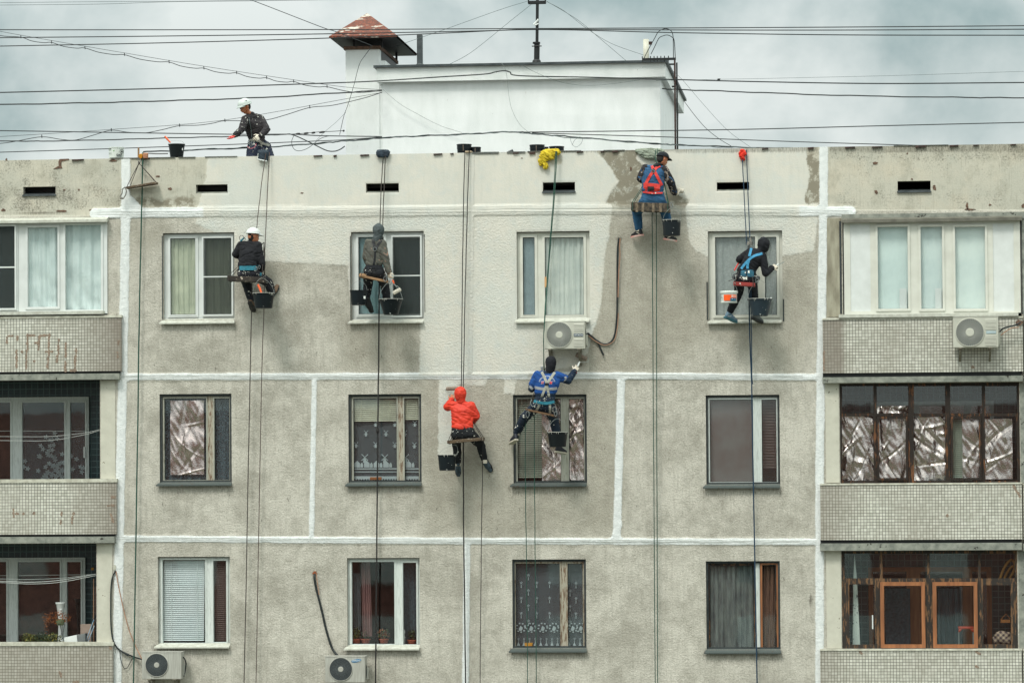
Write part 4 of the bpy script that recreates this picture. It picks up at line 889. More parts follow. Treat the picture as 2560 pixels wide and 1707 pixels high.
foil('foil puckered towards one point in the second sash of the scorched loggia', (2196, 1044, 2268, 1197), .1, 5, 1.3)
foil('foil with long looping creases in the middle pane of the scorched loggia', (2285, 1042, 2364, 1202), .1, 6, 1.6)
foil('torn reddish foil sheet beside a grey blind in the scorched loggia', (2406, 1046, 2448, 1199), .1, 7, .8)
foil('finely wrinkled foil sheet in the last pane of the scorched loggia', (2462, 1047, 2531, 1197), .1, 8, 1.1)
foil('strip of crinkled foil showing in the second upper light of the scorched loggia', (2193, 1015, 2270, 1033), .1, 9, 1.2)
blinds('grey ribbed blind beside the torn foil in the scorched loggia', (2380, 1048, 2408, 1199), BLG, 5, .12)
curtain('dark floral curtain behind the first orange sash', (2214, 1470, 2276, 1640), .9, C_DPAT, 2, .01)
curtain('slate blue curtain with deep folds behind the second orange sash', (2345, 1470, 2404, 1640), .9, C_TEAL if False else M("slate curtain", (84, 100, 106), (60, 74, 80), rough=.9, nscale=3, stretch=(5, 1, 1)), 4, .03)

# --- small things on sills and in loggias
def leafy(name, parent, c, rx, ry, rz, n, mats, seed, s=.03):
    rr = random.Random(seed); m = MB()
    for i in range(n):
        a, b_ = rr.uniform(0, 6.28), math.acos(rr.uniform(-1, 1)); k = rr.uniform(.25, 1)**.6
        p = Vector((c[0]+rx*k*math.cos(a)*math.sin(b_), c[1]+ry*k*math.sin(a)*math.sin(b_), c[2]+rz*k*math.cos(b_)))
        d = Vector((rr.gauss(0, 1), rr.gauss(0, 1), rr.gauss(0, 1)+.4)).normalized(); e = d.orthogonal().normalized(); e = e*math.cos(i)+d.cross(e)*math.sin(i); L = s*rr.uniform(.6, 1.3)
        m.add([p, p+d*L*.5+e*L*.3, p+d*L, p+d*L*.5-e*L*.3], [(0, 1, 2, 3)], rr.randrange(len(mats)))
    return m.build(name, mats, parent)
LEAFG = M("dull green leaf", (78, 88, 46), (52, 62, 36), rough=.6); LEAFY = M("yellowing leaf", (140, 130, 58), (96, 92, 44), rough=.6); LEAFR = M("dry red-brown leaf", (134, 86, 58), (92, 58, 42), rough=.7); LEAFD = M("dark green leaf", (44, 60, 44), (30, 42, 34), rough=.6)
LEAFO = M("dead orange leaf", (160, 92, 46), (110, 62, 36), rough=.8); TERRA = M("terracotta pot", (166, 84, 60), (140, 70, 52), rough=.8)
def pot_plant(label, px, py_top, py_bot, Y, w_, mats, seed, potc=TERRA, potw=.08, n=150, s=.04):
    bt = P(px, py_bot, Y); tp = P(px, py_top, Y); t = thing('potted_plant', label, 'plant', bt)
    MB().lathe(bt, [(potw*.75, 0), (potw, .06), (potw*1.08, .06), (potw*1.08, .075), (potw*.9, .075), (potw*.9, .065)], 16).build('pot', potc, t)
    hz = (tp.z-bt.z-.05)/2; leafy('foliage', t, (bt.x, Y, bt.z+.06+hz), w_, .06, hz, n, mats, seed, s)
    MB().tube([bt+Vector((0, 0, .05)), bt+Vector((.01, 0, .1)), bt+Vector((0, 0, hz*1.5))], .005, 5).build('stem', LEAFR, t); return t
pot_plant('yellow-green potted plant at the left end of the dark window sill', 890, 1570, 1607, .26, .07, [LEAFG, LEAFY], 1, s=.05)
pot_plant('bushy dull green potted plant in the middle of the dark window sill', 914, 1575, 1607, .30, .09, [LEAFG, LEAFD], 2)
pot_plant('red-brown leaved potted plant nearest the mullion of the dark window', 960, 1574, 1607, .26, .11, [LEAFR, LEAFR, LEAFG], 3, s=.045)
pot_plant('dark leaved plant in the narrow pane beside a white figurine', 1030, 1575, 1609, .25, .06, [LEAFD, LEAFG], 4)
t = P(1009, 1608, .24); MB().lathe(t, [(.03, 0), (.026, .09), (.034, .1), (.018, .15), (.03, .2), (.02, .235), (.004, .24)], 12).build('figurine', PVC, label='small white figurine standing in the narrow pane of the dark plant window', cat='ornament', smooth=True)
q = rect(1312, 1606.5, 1331, 1614.5, .13); b = MB().box(q[0], q[1], .12, .15, q[2], q[3]).build('small_box', M("orange plastic", (206, 146, 50), (186, 126, 40), rough=.5), label='small orange box on the sill behind the flower lace curtain', cat='box', bev=.006)
MB().box(q[0]-.004, q[1]+.004, .117, .153, q[3]-.012, q[3]+.004).build('lid', bpy.data.materials['orange plastic'], b)
q = rect(925, 1192, 954, 1199, .13); MB().box(q[0], q[1], .12, .15, q[2], q[3]).build('small_box', M("brown card", (150, 96, 60), rough=.8), label='low brown box on the sill under the windmill curtain', cat='box', bev=.004)
# lower left open loggia
zq = lambda x, y, Y: P(x/6.533, 1380+y/6.533, Y)
bz = zq(1000, 1470, .5); tp = zq(990, 815, .5)
PL = thing('plant_pedestal', 'white fluted pedestal vase standing behind the dry plants of the lower left loggia', 'pedestal', (bz.x, .5, tp.z-.8))
prof = [(.10, 0), (.10, .04), (.06, .06), (.045, .25), (.04, .45), (.05, .6), (.075, .76), (.09, .78), (.09, .8), (.075, .8), (.06, .76)]
MB().lathe((tp.x, .5, tp.z-.8), prof, 20).build('column', PVC, PL, smooth=True)
MB().lathe(zq(995, 935, .46), [(.02, -.02), (.03, 0), (.02, .02)], 10).build('ornament_relief', PVC, PL)
c0 = zq(985, 1190, .32)
HP = thing('dead_plant', 'dead orange-brown plant in a green hanging pot in front of the white pedestal', 'plant', c0)
MB().lathe(c0, [(.055, 0), (.075, .05), (.085, .1), (.07, .1), (.06, .06)], 16).build('pot', M("pale green pot", (112, 122, 92), rough=.6), HP)
MB().tube([c0+Vector((.0, 0, 0)), c0+Vector((.02, .02, -.12)), c0+Vector((-.02, 0, -.3))], .006, 6).tube([c0+Vector((-.08, 0, .02)), c0+Vector((0, -.08, .02)), c0+Vector((.08, 0, .02)), c0+Vector((.02, .05, -.2))], .004, 5).build('wire_stand', BLACKM, HP)
leafy('foliage', HP, c0+Vector((-.06, 0, .12)), .27, .1, .12, 420, [LEAFO, LEAFO, LEAFR], 11, .028); leafy('trailing_foliage', HP, zq(760, 1190, .32), .06, .05, .17, 90, [LEAFO, LEAFR], 12, .024)
for k, (px_, lab, w_, h_, ms) in enumerate([(480, 'olive bushy plant at the outer end of the planter row behind the parapet', .14, .11, [LEAFY, LEAFG, LEAFG]), (680, 'dark trailing plant in the middle of the planter row behind the parapet', .16, .12, [LEAFD, LEAFG]), (880, 'dark olive plant spilling over the parapet below the dead orange one', .17, .13, [LEAFD, LEAFG, LEAFY])]):
    c1 = zq(px_, 1470, .10); t = thing('potted_plant', lab, 'plant', c1-Vector((0, 0, .2))); MB().lathe(c1-Vector((0, 0, .2)), [(.08, 0), (.1, .19), (.09, .19), (.08, .15)], 14).build('pot', TERRA, t)
    leafy('foliage', t, c1+Vector((0, 0, .05)), w_, .09, h_, 420, ms, 20+k, .03)
q0, q1, q2, q3 = zq(1060, 1460, .12), zq(1280, 1460, .12), zq(1255, 1345, .12), zq(1050, 1390, .12)
MB().slab([(q0.x, q0.z-.1), (q1.x, q1.z-.1), (q2.x, q2.z), (q3.x, q3.z)], .1, .3).build('polystyrene_box', PVC, label='white box lying tilted behind the parapet between the plants and the ski poles', cat='box', bev=.004)
q0, q1, q2, q3 = zq(1285, 1460, .14), zq(1400, 1460, .14), zq(1395, 1320, .14), zq(1255, 1350, .14)
MB().slab([(q0.x, q0.z-.1), (q1.x, q1.z-.1), (q2.x, q2.z), (q3.x, q3.z)], .12, .3).build('plastic_crate', M("grey crate", (110, 114, 114), (84, 88, 90), rough=.6), label='grey plastic crate beside the white box behind the tiled parapet', cat='crate', bev=.006)
q = rect(*((1313/6.533), 1380+1170/6.533, 1490/6.533, 1380+1500/6.533), .45); MB().box(q[0], q[1], .45, .47, q[2], q[3]).build('chipboard_sheet', M("beige board", (160, 142, 130), (140, 124, 112), rough=.8), label='beige board leaning in the corner of the lower left loggia', cat='board', bev=.003)
SKI = M("blue and white striped pole", (60, 120, 160), (190, 196, 196), rough=.4, nscale=3, stretch=(1, 1, 3))
for k, (a0, a1, lab) in enumerate([((1395, 1470), (1570, 1000), 'blue ski pole leaning in the loggia corner, the upper one of two'), ((1430, 1475), (1570, 1120), 'blue ski pole leaning in the loggia corner, the lower one of two')]):
    p0, p1 = zq(*a0, .2), zq(*a1, .22); o = MB().tube([p0-(p1-p0)*.6, p1], .009, 8).build('ski_pole', SKI, label=lab, cat='ski pole'); MB().tube([p0+(p1-p0)*.8, p1+(p1-p0)*.01], .013, 8).build('grip', BLACKM, o)
for k, (a0, a1, lab) in enumerate([((1525, 1480), (1530, 430), 'thin brown wooden lath standing upright in the loggia corner'), ((1545, 1480), (1560, 560), 'dark brown lath standing closest to the pale pier in the loggia corner')]):
    p0, p1 = zq(*a0, .3), zq(*a1, .3); MB().tube([p0, p1], .010, 4).build('wooden_lath', M("old lath %s" % ('pale', 'dark')[k], ((150, 120, 96), (84, 60, 48))[k], rough=.8), label=lab, cat='lath')
q = rect(1488/6.533, 1380+250/6.533, 1532/6.533, 1380+290/6.533, 1.1); MB().box(q[0], q[1], 1.1, 1.12, q[2], q[3]).build('bird_tag', bpy.data.materials['orange plastic'], label='small square orange tag hanging above the washing lines', cat='tag', bev=.003)
# washing lines
def lines(name, lst, cat='washing line'):
    for pts, Y, r_, lab in lst: MB().tube(smoothpath([P(x, y, Y) for x, y in pts], 6), r_, 5).build('washing_line', CABLEW, label=lab, cat=cat)
zr = lambda x, y: (x/6.533, 1380+y/6.533)
lines('l', [([(-100, zr(0, 380)[1]), zr(0, 380), zr(1000, 368), zr(1500, 360)], .5, .003, 'thinnest and highest washing line of the plant loggia'),
            ([(-100, zr(0, 436)[1]), zr(0, 432), zr(400, 442), zr(1000, 420), zr(1565, 352)], .30, .0045, 'washing line second from the top in the plant loggia'),
            ([(-100, zr(0, 470)[1]), zr(0, 470), zr(500, 487), zr(1000, 452), zr(1565, 356)], .25, .006, 'thickest white washing line in the plant loggia'),
            ([(-100, zr(0, 490)[1]), zr(0, 492), zr(500, 515), zr(1000, 484), zr(1580, 375)], .20, .0045, 'lowest sagging washing line in the plant loggia')])
z2 = lambda x, y: (x/3.267, 780+y/3.267)
lines('l', [([(-60, z2(0, 970)[1]), z2(0, 970), z2(690, 972)], .6, .003, 'straight washing line, highest in the flower curtain loggia'),
            ([(-60, z2(0, 1015)[1]), z2(0, 1015), z2(400, 1015), z2(690, 985), z2(815, 958)], .3, .003, 'upper of the two rising washing lines in front of the flower curtain'),
            ([(-60, z2(0, 1050)[1]), z2(0, 1048), z2(400, 1048), z2(690, 1000), z2(815, 965)], .25, .003, 'lower of the two rising washing lines in front of the flower curtain')])
# lower right loggia contents
z5 = lambda x, y, Y: P(2090+x/5.004, 1370+y/5.004, Y)
pts0 = [z5(205, 1230, .25), z5(305, 1230, .25), z5(262, 370, .25), z5(232, 65, .25), z5(215, 370, .25)]
o = MB().slab([(p.x, p.z) for p in pts0], .22, .27).build('ironing_board', M("white cloth with grey sprigs", (192, 200, 192), (196, 204, 196), rough=.9, splat=.60, splatcol=(92, 98, 104), sscale=30), label='tall narrow ironing board in sprigged white cover standing behind the blackened sash', cat='ironing board', bev=.01)
MB().tube([z5(170, 1300, .3), z5(300, 900, .3)], .01, 6).tube([z5(320, 1300, .3), z5(180, 860, .3)], .01, 6).build('leg_frame', BLACKM, o)
SO = M("red plastic", (176, 66, 40), (150, 54, 36), rough=.5)
ST = thing('stool', 'red plastic topped stool with metal legs behind the second orange sash', 'stool', z5(1620, 1320, .45))
a0, a1 = z5(1530, 978, .35), z5(1725, 978, .35); bt = z5(1530, 1050, .35)
MB().box(a0.x, a1.x, .32, .62, a0.z-.04, a0.z).hexa([(a0.x, .32, bt.z), (a0.x+.02, .32, bt.z), (a0.x+.02, .34, bt.z), (a0.x, .34, bt.z), (a0.x, .32, a0.z-.04), (a0.x+.07, .32, a0.z-.04), (a0.x+.07, .34, a0.z-.04), (a0.x, .34, a0.z-.04)]).hexa([(a1.x-.02, .32, bt.z), (a1.x, .32, bt.z), (a1.x, .34, bt.z), (a1.x-.02, .34, bt.z), (a1.x-.07, .32, a0.z-.04), (a1.x, .32, a0.z-.04), (a1.x, .34, a0.z-.04), (a1.x-.07, .34, a0.z-.04)]).build('seat', SO, ST, bev=.01)
for dx in (.01, a1.x-a0.x-.01):
    for yy in (.33, .61): MB().tube([(a0.x+dx, yy, bt.z), (a0.x+dx, yy, bt.z-.45)], .009, 6).build('leg', WIRE, ST)
MB().tube(smoothpath([z5(2050, 380, .3), z5(2100, 250, .3), z5(2160, 165, .3), z5(2215, 150, .3), z5(2240, 230, .3), z5(2200, 330, .3), z5(2160, 400, .3)], 5), .022, 8).tube(smoothpath([z5(2100, 390, .35), z5(2150, 290, .35), z5(2210, 225, .35), z5(2240, 290, .35)], 5), .02, 8).build('cane_hoop', M("bamboo cane", (164, 118, 60), (140, 98, 50), rough=.6), label='bent yellow cane hoops leaning in the upper corner of the blackened glazing', cat='cane hoops', smooth=True)
def lump(name, label, cat, c, r3, mat, seed, amp=.25):
    bm = bmesh.new(); bmesh.ops.create_icosphere(bm, subdivisions=4, radius=1)
    vs = [Vector(c)+Vector((v.co.x*r3[0], v.co.y*r3[1], v.co.z*r3[2]))*(1+amp*noise.noise(v.co*2.1+Vector((seed, 0, 0)))+amp*.4*noise.noise(v.co*5+Vector((seed, 0, 0)))) for v in bm.verts]
    fs = [tuple(v.index for v in f.verts) for f in bm.faces]; bm.free(); return new(name, vs, fs, mat, label=label, cat=cat, smooth=True)
tp_ = NT("plaid blanket"); co = tp_.coord(); sp_ = tp_.n('ShaderNodeSeparateXYZ'); tp_.set(sp_.inputs[0], co)
sx = tp_.mr(tp_.math('SINE', tp_.math('MULTIPLY', tp_.math('ADD', sp_.outputs[0], sp_.outputs[2]), 70)), -.2, .2); sz = tp_.mr(tp_.math('SINE', tp_.math('MULTIPLY', tp_.math('SUBTRACT', sp_.outputs[2], sp_.outputs[0]), 70)), -.2, .2)
PLAID = tp_.done(tp_.bsdf(tp_.mix(tp_.math('MULTIPLY', tp_.math('ADD', sx, sz), .5), lin((160, 140, 120)), lin((66, 56, 62))), .9))
lump('blanket', 'plaid brown blanket bundled at the bottom of the last blackened pane', 'blanket', z5(2090, 1130, .2), (.17, .1, .12), PLAID, 2)
MB().hexa([z5(2060, 930, .3), z5(2180, 930, .3), z5(2180, 930, .45), z5(2060, 930, .45), z5(2060, 890, .3), z5(2180, 890, .3), z5(2180, 890, .45), z5(2060, 890, .45)]).tube([z5(2060, 890, .3), z5(2125, 820, .3), z5(2180, 880, .3)], .006, 5).build('birdhouse', M("yellow wood", (150, 96, 50), rough=.7), label='small yellow wooden frame like a birdhouse above the plaid blanket', cat='birdhouse')

# ================================================================ air conditioners
ACM = M("beige air conditioner enamel", (190, 190, 178), (176, 176, 164), rough=.45, nscale=3)
ACM2 = M("weathered air conditioner enamel", (176, 176, 168), (152, 150, 142), rough=.5, nscale=5, stretch=(8, 1, .8))
ACG = M("dark fan grille cavity", (38, 46, 50), rough=.6); ACB = M("fan grille wire pale", (196, 198, 190), rough=.5); ACD = M("fan grille wire dark", (104, 110, 112), rough=.5)
BLUEB = M("navy badge", (36, 62, 84), rough=.4); BLUEL = M("light blue badge", (150, 180, 190), rough=.4); BLUES = M("bright blue oval badge", (40, 120, 170), rough=.4)
def textmesh(txt, px, Y, mat, parent, name='lettering', th=.002, bold=0, fit=True):
    cu = bpy.data.curves.new('t', 'FONT'); cu.body = txt; cu.extrude = 0; cu.offset = bold; ob = bpy.data.objects.new('t', cu); COL.objects.link(ob)
    bpy.context.view_layer.update(); me_ = bpy.data.meshes.new_from_object(ob); bpy.data.objects.remove(ob)
    vs = [v.co.copy() for v in me_.vertices]; fs = [tuple(p.vertices) for p in me_.polygons]
    lx, hx, ly, hy = min(v.x for v in vs), max(v.x for v in vs), min(v.y for v in vs), max(v.y for v in vs)
    x0, x1, z0, z1 = rect(*px, Y)
    return new(name, [(x0+(v.x-lx)/(hx-lx)*(x1-x0), Y, z0+(v.y-ly)/(hy-ly)*(z1-z0)) for v in vs], fs, mat, parent)
def aircon(label, body, fan, hub, Y=-.40, mat=None, dark=False, louv=None, badge=None, brackets=(), spokes=40):
    mat = mat or ACM; x0, x1, z0, z1 = rect(*body, Y); t = thing('air_conditioner', label, 'air conditioner', ((x0+x1)/2, Y+.15, z0))
    fc = P(fan[0], fan[1], Y); r_ = fan[2]/S
    n = 48; m = MB()      # front with a round opening
    cas = MB().box(x0, x1, Y+.004, Y+.28, z0, z1)
    casing = cas.build('casing', mat, t, bev=.008)
    # front panel as ring fan
    ringv = []; 
    for k in range(n):
        a = 2*math.pi*k/n; d = Vector((math.cos(a), 0, math.sin(a))); ringv.append(fc+d*r_)
    m = MB(); m.lathe((fc.x, Y+.003, fc.z), [(r_*1.06, 0), (r_*1.06, .008), (r_*1.0, .012), (r_*.985, .0)], 48, axis=(0, -1, 0), caps=False); m.build('fan_ring', mat, t, smooth=True)
    MB().lathe((fc.x, Y+.003, fc.z), [(r_, 0), (r_, .0015), (0.001, .0015)], 48, axis=(0, -1, 0), caps=False).build('fan_cavity', ACG, t)
    g_ = MB(); Yg = Y-.006
    for k in range(spokes):
        a = 2*math.pi*k/spokes; d = Vector((math.cos(a), 0, math.sin(a))); d2 = Vector((math.cos(a+.12), 0, math.sin(a+.12)))
        c_ = Vector((fc.x, Yg, fc.z)); g_.tube([c_+d*hub/S, c_+d2*r_*.99], .0018 if dark else .0032, 4, caps=False)
    for f in np.linspace(hub/S/r_+.08, .96, 9 if not dark else 12): g_.tube([Vector((fc.x+math.cos(a)*r_*f, Yg-.002, fc.z+math.sin(a)*r_*f)) for a in np.linspace(0, 2*math.pi, 41)], .0015 if dark else .0026, 4, caps=False)
    g_.build('fan_grille', ACD if dark else ACB, t)
    MB().lathe((fc.x, Y+.0, fc.z), [(hub/S, 0), (hub/S, .014), (hub/S*.85, .018), (0.001, .018)], 24, axis=(0, -1, 0)).build('hub_cap', mat, t)
    if louv:
        m = MB()
        for (a, b_, c_, d_) in louv:
            y = b_
            while y < d_-1: q = rect(a, y, c_, y+1.7, Y); m.hexa([(q[0], Y-.006, q[2]), (q[1], Y-.006, q[2]), (q[1], Y+.004, q[2]), (q[0], Y+.004, q[2]), (q[0], Y+.002, q[3]), (q[1], Y+.002, q[3]), (q[1], Y+.004, q[3]), (q[0], Y+.004, q[3])]); y += 3.3
        m.build('louvre', mat, t)
    m = MB()
    for (xb_) in brackets:
        p = P(xb_, body[3], Y); m.box(p.x-.02, p.x+.02, Y+.02, .0, z0-.035, z0-.003).box(p.x-.02, p.x+.02, -.04, .0, z0-.28, z0-.036).hexa([(p.x-.018, Y+.06, z0-.06), (p.x+.018, Y+.06, z0-.06), (p.x+.018, -.04, z0-.26), (p.x-.018, -.04, z0-.26), (p.x-.018, Y+.06, z0-.036), (p.x+.018, Y+.06, z0-.036), (p.x+.018, -.04, z0-.22), (p.x-.018, -.04, z0-.22)])
        m.box(p.x-.03, p.x+.03, Y-.004, Y+.03, z0-.012, z0+.004)
    if brackets: m.build('wall_bracket', M("dusty steel bracket", (132, 126, 112), rough=.7) if 'dusty steel bracket' not in bpy.data.materials else bpy.data.materials['dusty steel bracket'], t)
    # service valve cover on the right side
    MB().box(x1, x1+.035, Y+.14, Y+.24, z0+.05, z0+.24).build('valve_cover', mat, t, bev=.006)
    m = MB().box(x0-.004, x1+.004, Y+.0, Y+.284, z1-.0005, z1+.01); m.build('top_lid', mat, t)
    return t, Y
t, Y_ = aircon('beige air conditioner with navy badge fixed under the sill of the middle column', (1360.5, 804, 1462, 872), (1398, 837, 31.5), 8.8, louv=[(1434.5, 809, 1459, 828), (1434.5, 847, 1459, 867)], brackets=(1373, 1447))
q = rect(1434.5, 833.8, 1458, 840.8, Y_); MB().box(q[0], q[1], Y_-.003, Y_+.002, q[2], q[3]).build('badge', BLUEB, t); textmesh('HITACHI', (1436, 835, 1456.5, 839.5), Y_-.0045, PVC, t, bold=.02)
t, Y_ = aircon('beige air conditioner with pale badge hung in front of the tiled balcony parapet', (2383, 793, 2496, 868.4), (2424.6, 830.8, 34), 10.6, Y=-.46, louv=[(2463, 798, 2491, 824), (2463, 838, 2491, 864)], brackets=(2401, 2476))
q = rect(2466, 827, 2490, 833.5, Y_); MB().box(q[0], q[1], Y_-.003, Y_+.002, q[2], q[3]).build('badge', BLUEL, t); textmesh('HITACHI', (2467.5, 828, 2488.5, 832.3), Y_-.0045, PVC, t, bold=.02)
t, Y_ = aircon('weathered air conditioner without any badge below the window with the white blind', (354.5, 1630.4, 453, 1696.8), (391.8, 1661.6, 28.5), 6.7, mat=ACM2, dark=True, spokes=64, brackets=(372, 436))
t, Y_ = aircon('air conditioner with blue oval badge below the dark window with potted plants', (813, 1641, 912, 1705.5), (852, 1672, 28.5), 6.7, mat=ACM2, dark=True, spokes=64, brackets=(830, 896))
cb_ = P(890.7, 1650.5, Y_); m = MB(); m.slab([(cb_.x+math.cos(a)*.085, cb_.z+math.sin(a)*.026+math.cos(a)*.012) for a in np.linspace(0, 6.1, 28)], Y_-.003, Y_+.002); m.build('badge', BLUES, t); textmesh('SAMSUNG', (880.5, 1648, 901, 1652.5), Y_-.0045, PVC, t, bold=.02)
def cable(label, pts, Y, r_, mat=CABLE, name='cable', cat='cable', smooth=5, **kw):
    q = [P(p[0], p[1], p[2] if len(p) > 2 else Y) for p in pts]
    return MB().tube(smoothpath(q, smooth), r_, 6).build(name, mat, label=label, cat=cat, **kw)
zA = lambda x, y: (1250+x/5.88, 740+y/5.88)
zB = lambda x, y: (1260+x/3.408, 360+y/3.408)
COPPER = M("pinkish pipe insulation", (176, 136, 112), (140, 104, 84), rough=.7)
cable('black pipe hanging down the wall beside the air conditioner of the middle column', [zB(980, 800), zB(968, 900), zB(965, 1100), zB(965, 1310), zB(962, 1480), zA(1720, 240), zA(1710, 400), zA(1690, 550), zA(1650, 650), zA(1580, 705), zA(1500, 700), zA(1420, 650), zA(1350, 600), zA(1290, 550), (*zA(1275, 640), -.2), (*zA(1270, 720), -.25)], -.03, .016, name='pipe')
cable('pinkish bare pipe running beside the hanging black one', [zB(990, 805), zB(985, 870), zB(988, 950), zB(978, 1100), zB(972, 1305)], -.055, .009, COPPER, name='pipe')
cable('thick black pipe end drooping below the hanging pipe', [zA(1290, 550), zA(1370, 610), zA(1440, 690), zA(1480, 780), zA(1525, 870)], -.045, .017, name='pipe')
cable('pale drain pipe running beside the loop of the black one', [zA(1740, 250), zA(1728, 450), zA(1690, 630), zA(1620, 700), zA(1520, 720), zA(1400, 660), zA(1300, 580)], -.06, .007, COPPER, name='pipe')
zC = lambda x, y: (740+x/2.94, 1350+y/2.94)
cable('black pipe coming out of a rusty hole above the blue badged air conditioner', [(*zC(140, 240), .03), zC(135, 270), zC(145, 340), zC(170, 440), zC(195, 540), zC(215, 630), zC(240, 720), zC(270, 800), (*zC(310, 850), -.1)], -.04, .019, name='pipe')
cable('thin pinkish pipe beside the black one at the rusty hole', [zC(148, 240), zC(152, 270), zC(160, 330), zC(170, 400)], -.06, .007, COPPER, name='pipe')
scar(787, 1432, 7, 6, 77, M("rust stain ring", (150, 84, 48), (110, 60, 40), rough=.9, nscale=30), BL, -.006)
cable('black pipe looping down the white joint to the unbadged air conditioner', [z3(945, 650), z3(920, 700), z3(908, 780), z3(905, 900), z3(907, 1100), z3(925, 1220), z3(970, 1290), z3(1040, 1330), z3(1100, 1355), (*z3(1158, 1372), -.15)], -.035, .014, name='pipe')
cable('pinkish pipe crossing diagonally to the unbadged air conditioner', [z3(948, 655), z3(965, 760), z3(990, 880), z3(1020, 1010), z3(1060, 1150), z3(1110, 1270), (*z3(1158, 1368), -.15)], -.04, .009, COPPER, name='pipe')
cable('thin black wire sagging in a loop beneath the pipes of the unbadged air conditioner', [z3(978, 1300), z3(985, 1370), z3(1005, 1430), z3(1025, 1448), z3(1050, 1425), z3(1075, 1375), z3(1095, 1360)], -.03, .006, name='cable')
cable('black hose stub cut off beside the left pipes', [z3(975, 1295), z3(1010, 1320), z3(1050, 1345)], -.05, .012, name='pipe')
scar(287, 1418, 5, 9, 91, CONC_L, BL, -.02)
for (pts, lab, r_, mt) in [([(454, 1640), (461, 1645), (465, 1660), (460, 1690)], 'bundle of black pipes curling out of the side of the unbadged air conditioner', .012, CABLE), ([(912, 1655), (916, 1670), (916, 1690), (912, 1702)], 'black pipe bent against the side of the blue badged air conditioner', .014, CABLE),
                           ([(2500, 828), (2510, 820), (2525, 816), (2540, 812), (2552, 806)], 'black pipe leading from the balcony air conditioner into the broken pier', .014, CABLE), ([(2502, 838), (2515, 828), (2530, 820), (2548, 818)], 'pinkish pipe under the black one of the balcony air conditioner', .008, COPPER), ([(1462, 812), (1464, 830), (1468, 850), (1466, 866)], 'short black hose at the side of the navy badged air conditioner', .009, CABLE)]:
    cable(lab, [(x, y, -.25) for x, y in pts], -.25, r_, mt, name='pipe')
scar(2546, 806, 12, 10, 93, None, BL, -.125)

# ================================================================ overhead wires above the roof
def wire(label, pts, Y=2.4, r_=.010, mat=CABLE, wav=0, seed=0, ext=True, name='overhead_cable'):
    pts = list(pts)
    if ext and pts[0][0] <= 0: a, b_ = pts[0], pts[1]; sl = (b_[1]-a[1])/(b_[0]-a[0]); pts = [(a[0]-500, a[1]-500*sl)]+pts
    if ext and pts[-1][0] >= 2560: a, b_ = pts[-2], pts[-1]; sl = (b_[1]-a[1])/(b_[0]-a[0]); pts = pts+[(b_[0]+500, b_[1]+500*sl)]
    q = smoothpath([P(x, y, Y) for x, y in pts], 12)
    if wav: q = [p+Vector((0, .3*wav*math.sin(i*.9), wav*math.sin(i*.7+seed)+.5*wav*math.sin(i*1.9+seed))) for i, p in enumerate(q)]
    return MB().tube(q, r_, 5).build(name, mat, label=label, cat='overhead cable')
wire('topmost thick black cable across the whole sky just above the mast insulator', [(0, 75), (205, 75.3), (800, 74.7), (1343, 72), (1700, 70.6), (2100, 68.5), (2560, 65)], 2.40, .009)
wire('second thick black cable across the sky, meeting the others at the mast', [(0, 95), (400, 91), (800, 85.7), (1200, 78), (1343, 74), (1700, 75.7), (2100, 76), (2560, 73.9)], 2.45, .009)
wire('third thick black cable across the sky, lowest of the bundle at the mast', [(0, 116), (400, 108), (800, 96.7), (1100, 84), (1343, 74.8), (1700, 82.6), (2100, 88), (2560, 89)], 2.50, .009)
wire('thick cable crossing the fascia of the rooftop room with a hump', [(0, 231.8), (430, 221), (800, 209), (945, 203), (1100, 193), (1210, 186), (1240, 180), (1261, 177.5), (1275, 181), (1300, 190), (1480, 194), (1657, 198.8), (1900, 205), (2200, 209.5), (2560, 207)], 2.5, .011)
wire('wavy black cable ending at the left corner of the rooftop room', [(0, 261.8), (250, 257), (430, 252), (640, 245), (860, 232), (955, 226.5)], 2.8, .012, wav=.004, ext=True)
wire('wavy black cable leaving the right side of the rooftop room', [(1655, 222.4), (1700, 224.5), (1850, 230), (2100, 239), (2400, 244), (2560, 245)], 2.8, .011, wav=.004)
def lashed(label, top, low, clips, Y):
    t = thing('lashed_cable', label, 'overhead cable', P(*top[0], Y))
    q0 = [P(x, y, Y) for x, y in top]; MB().tube(smoothpath(q0, 4), .004, 5).build('messenger_wire', CABLE, t)
    MB().tube(smoothpath([P(x, y, Y) for x, y in low], 5), .0065, 5).build('slack_cable', CABLE, t)
    for (x, y) in clips: a = P(x, y-3.5, Y); b2 = P(x+.6, y+4.5, Y); MB().tube([a, b2], .008, 5).build('clip', CABLE, t)
zW = lambda x, y: (x/2.735, y/2.735)
cl = [(142, 252), (352, 288), (580, 326), (850, 372), (1155, 422), (1393, 464), (1617, 496), (1822, 530), (2007, 555), (2235, 590)]
low = [(-200, 190), (0, 245)]; 
for (a, b2) in zip(cl[:-1], cl[1:]): low += [(a[0], a[1]+4), (a[0]+(b2[0]-a[0])*.35, a[1]+(b2[1]-a[1])*.35+17), (a[0]+(b2[0]-a[0])*.75, a[1]+(b2[1]-a[1])*.75+15)]
low += [(2235, 595), (2352, 622)]
lashed('scalloped cable clipped under a straight wire, sloping from upper left to the rooftop room', [(-200/2.735, 62), (0, 79), (128.7, 102), (311, 133), (508, 166), (733, 200), (860, 218), (955, 225)], [zW(*p) for p in low]+[(900, 232), (955, 227)], [zW(*p) for p in cl], 2.7)
cl = [(285, 932), (760, 887), (1227, 856), (1537, 823), (2117, 730)]
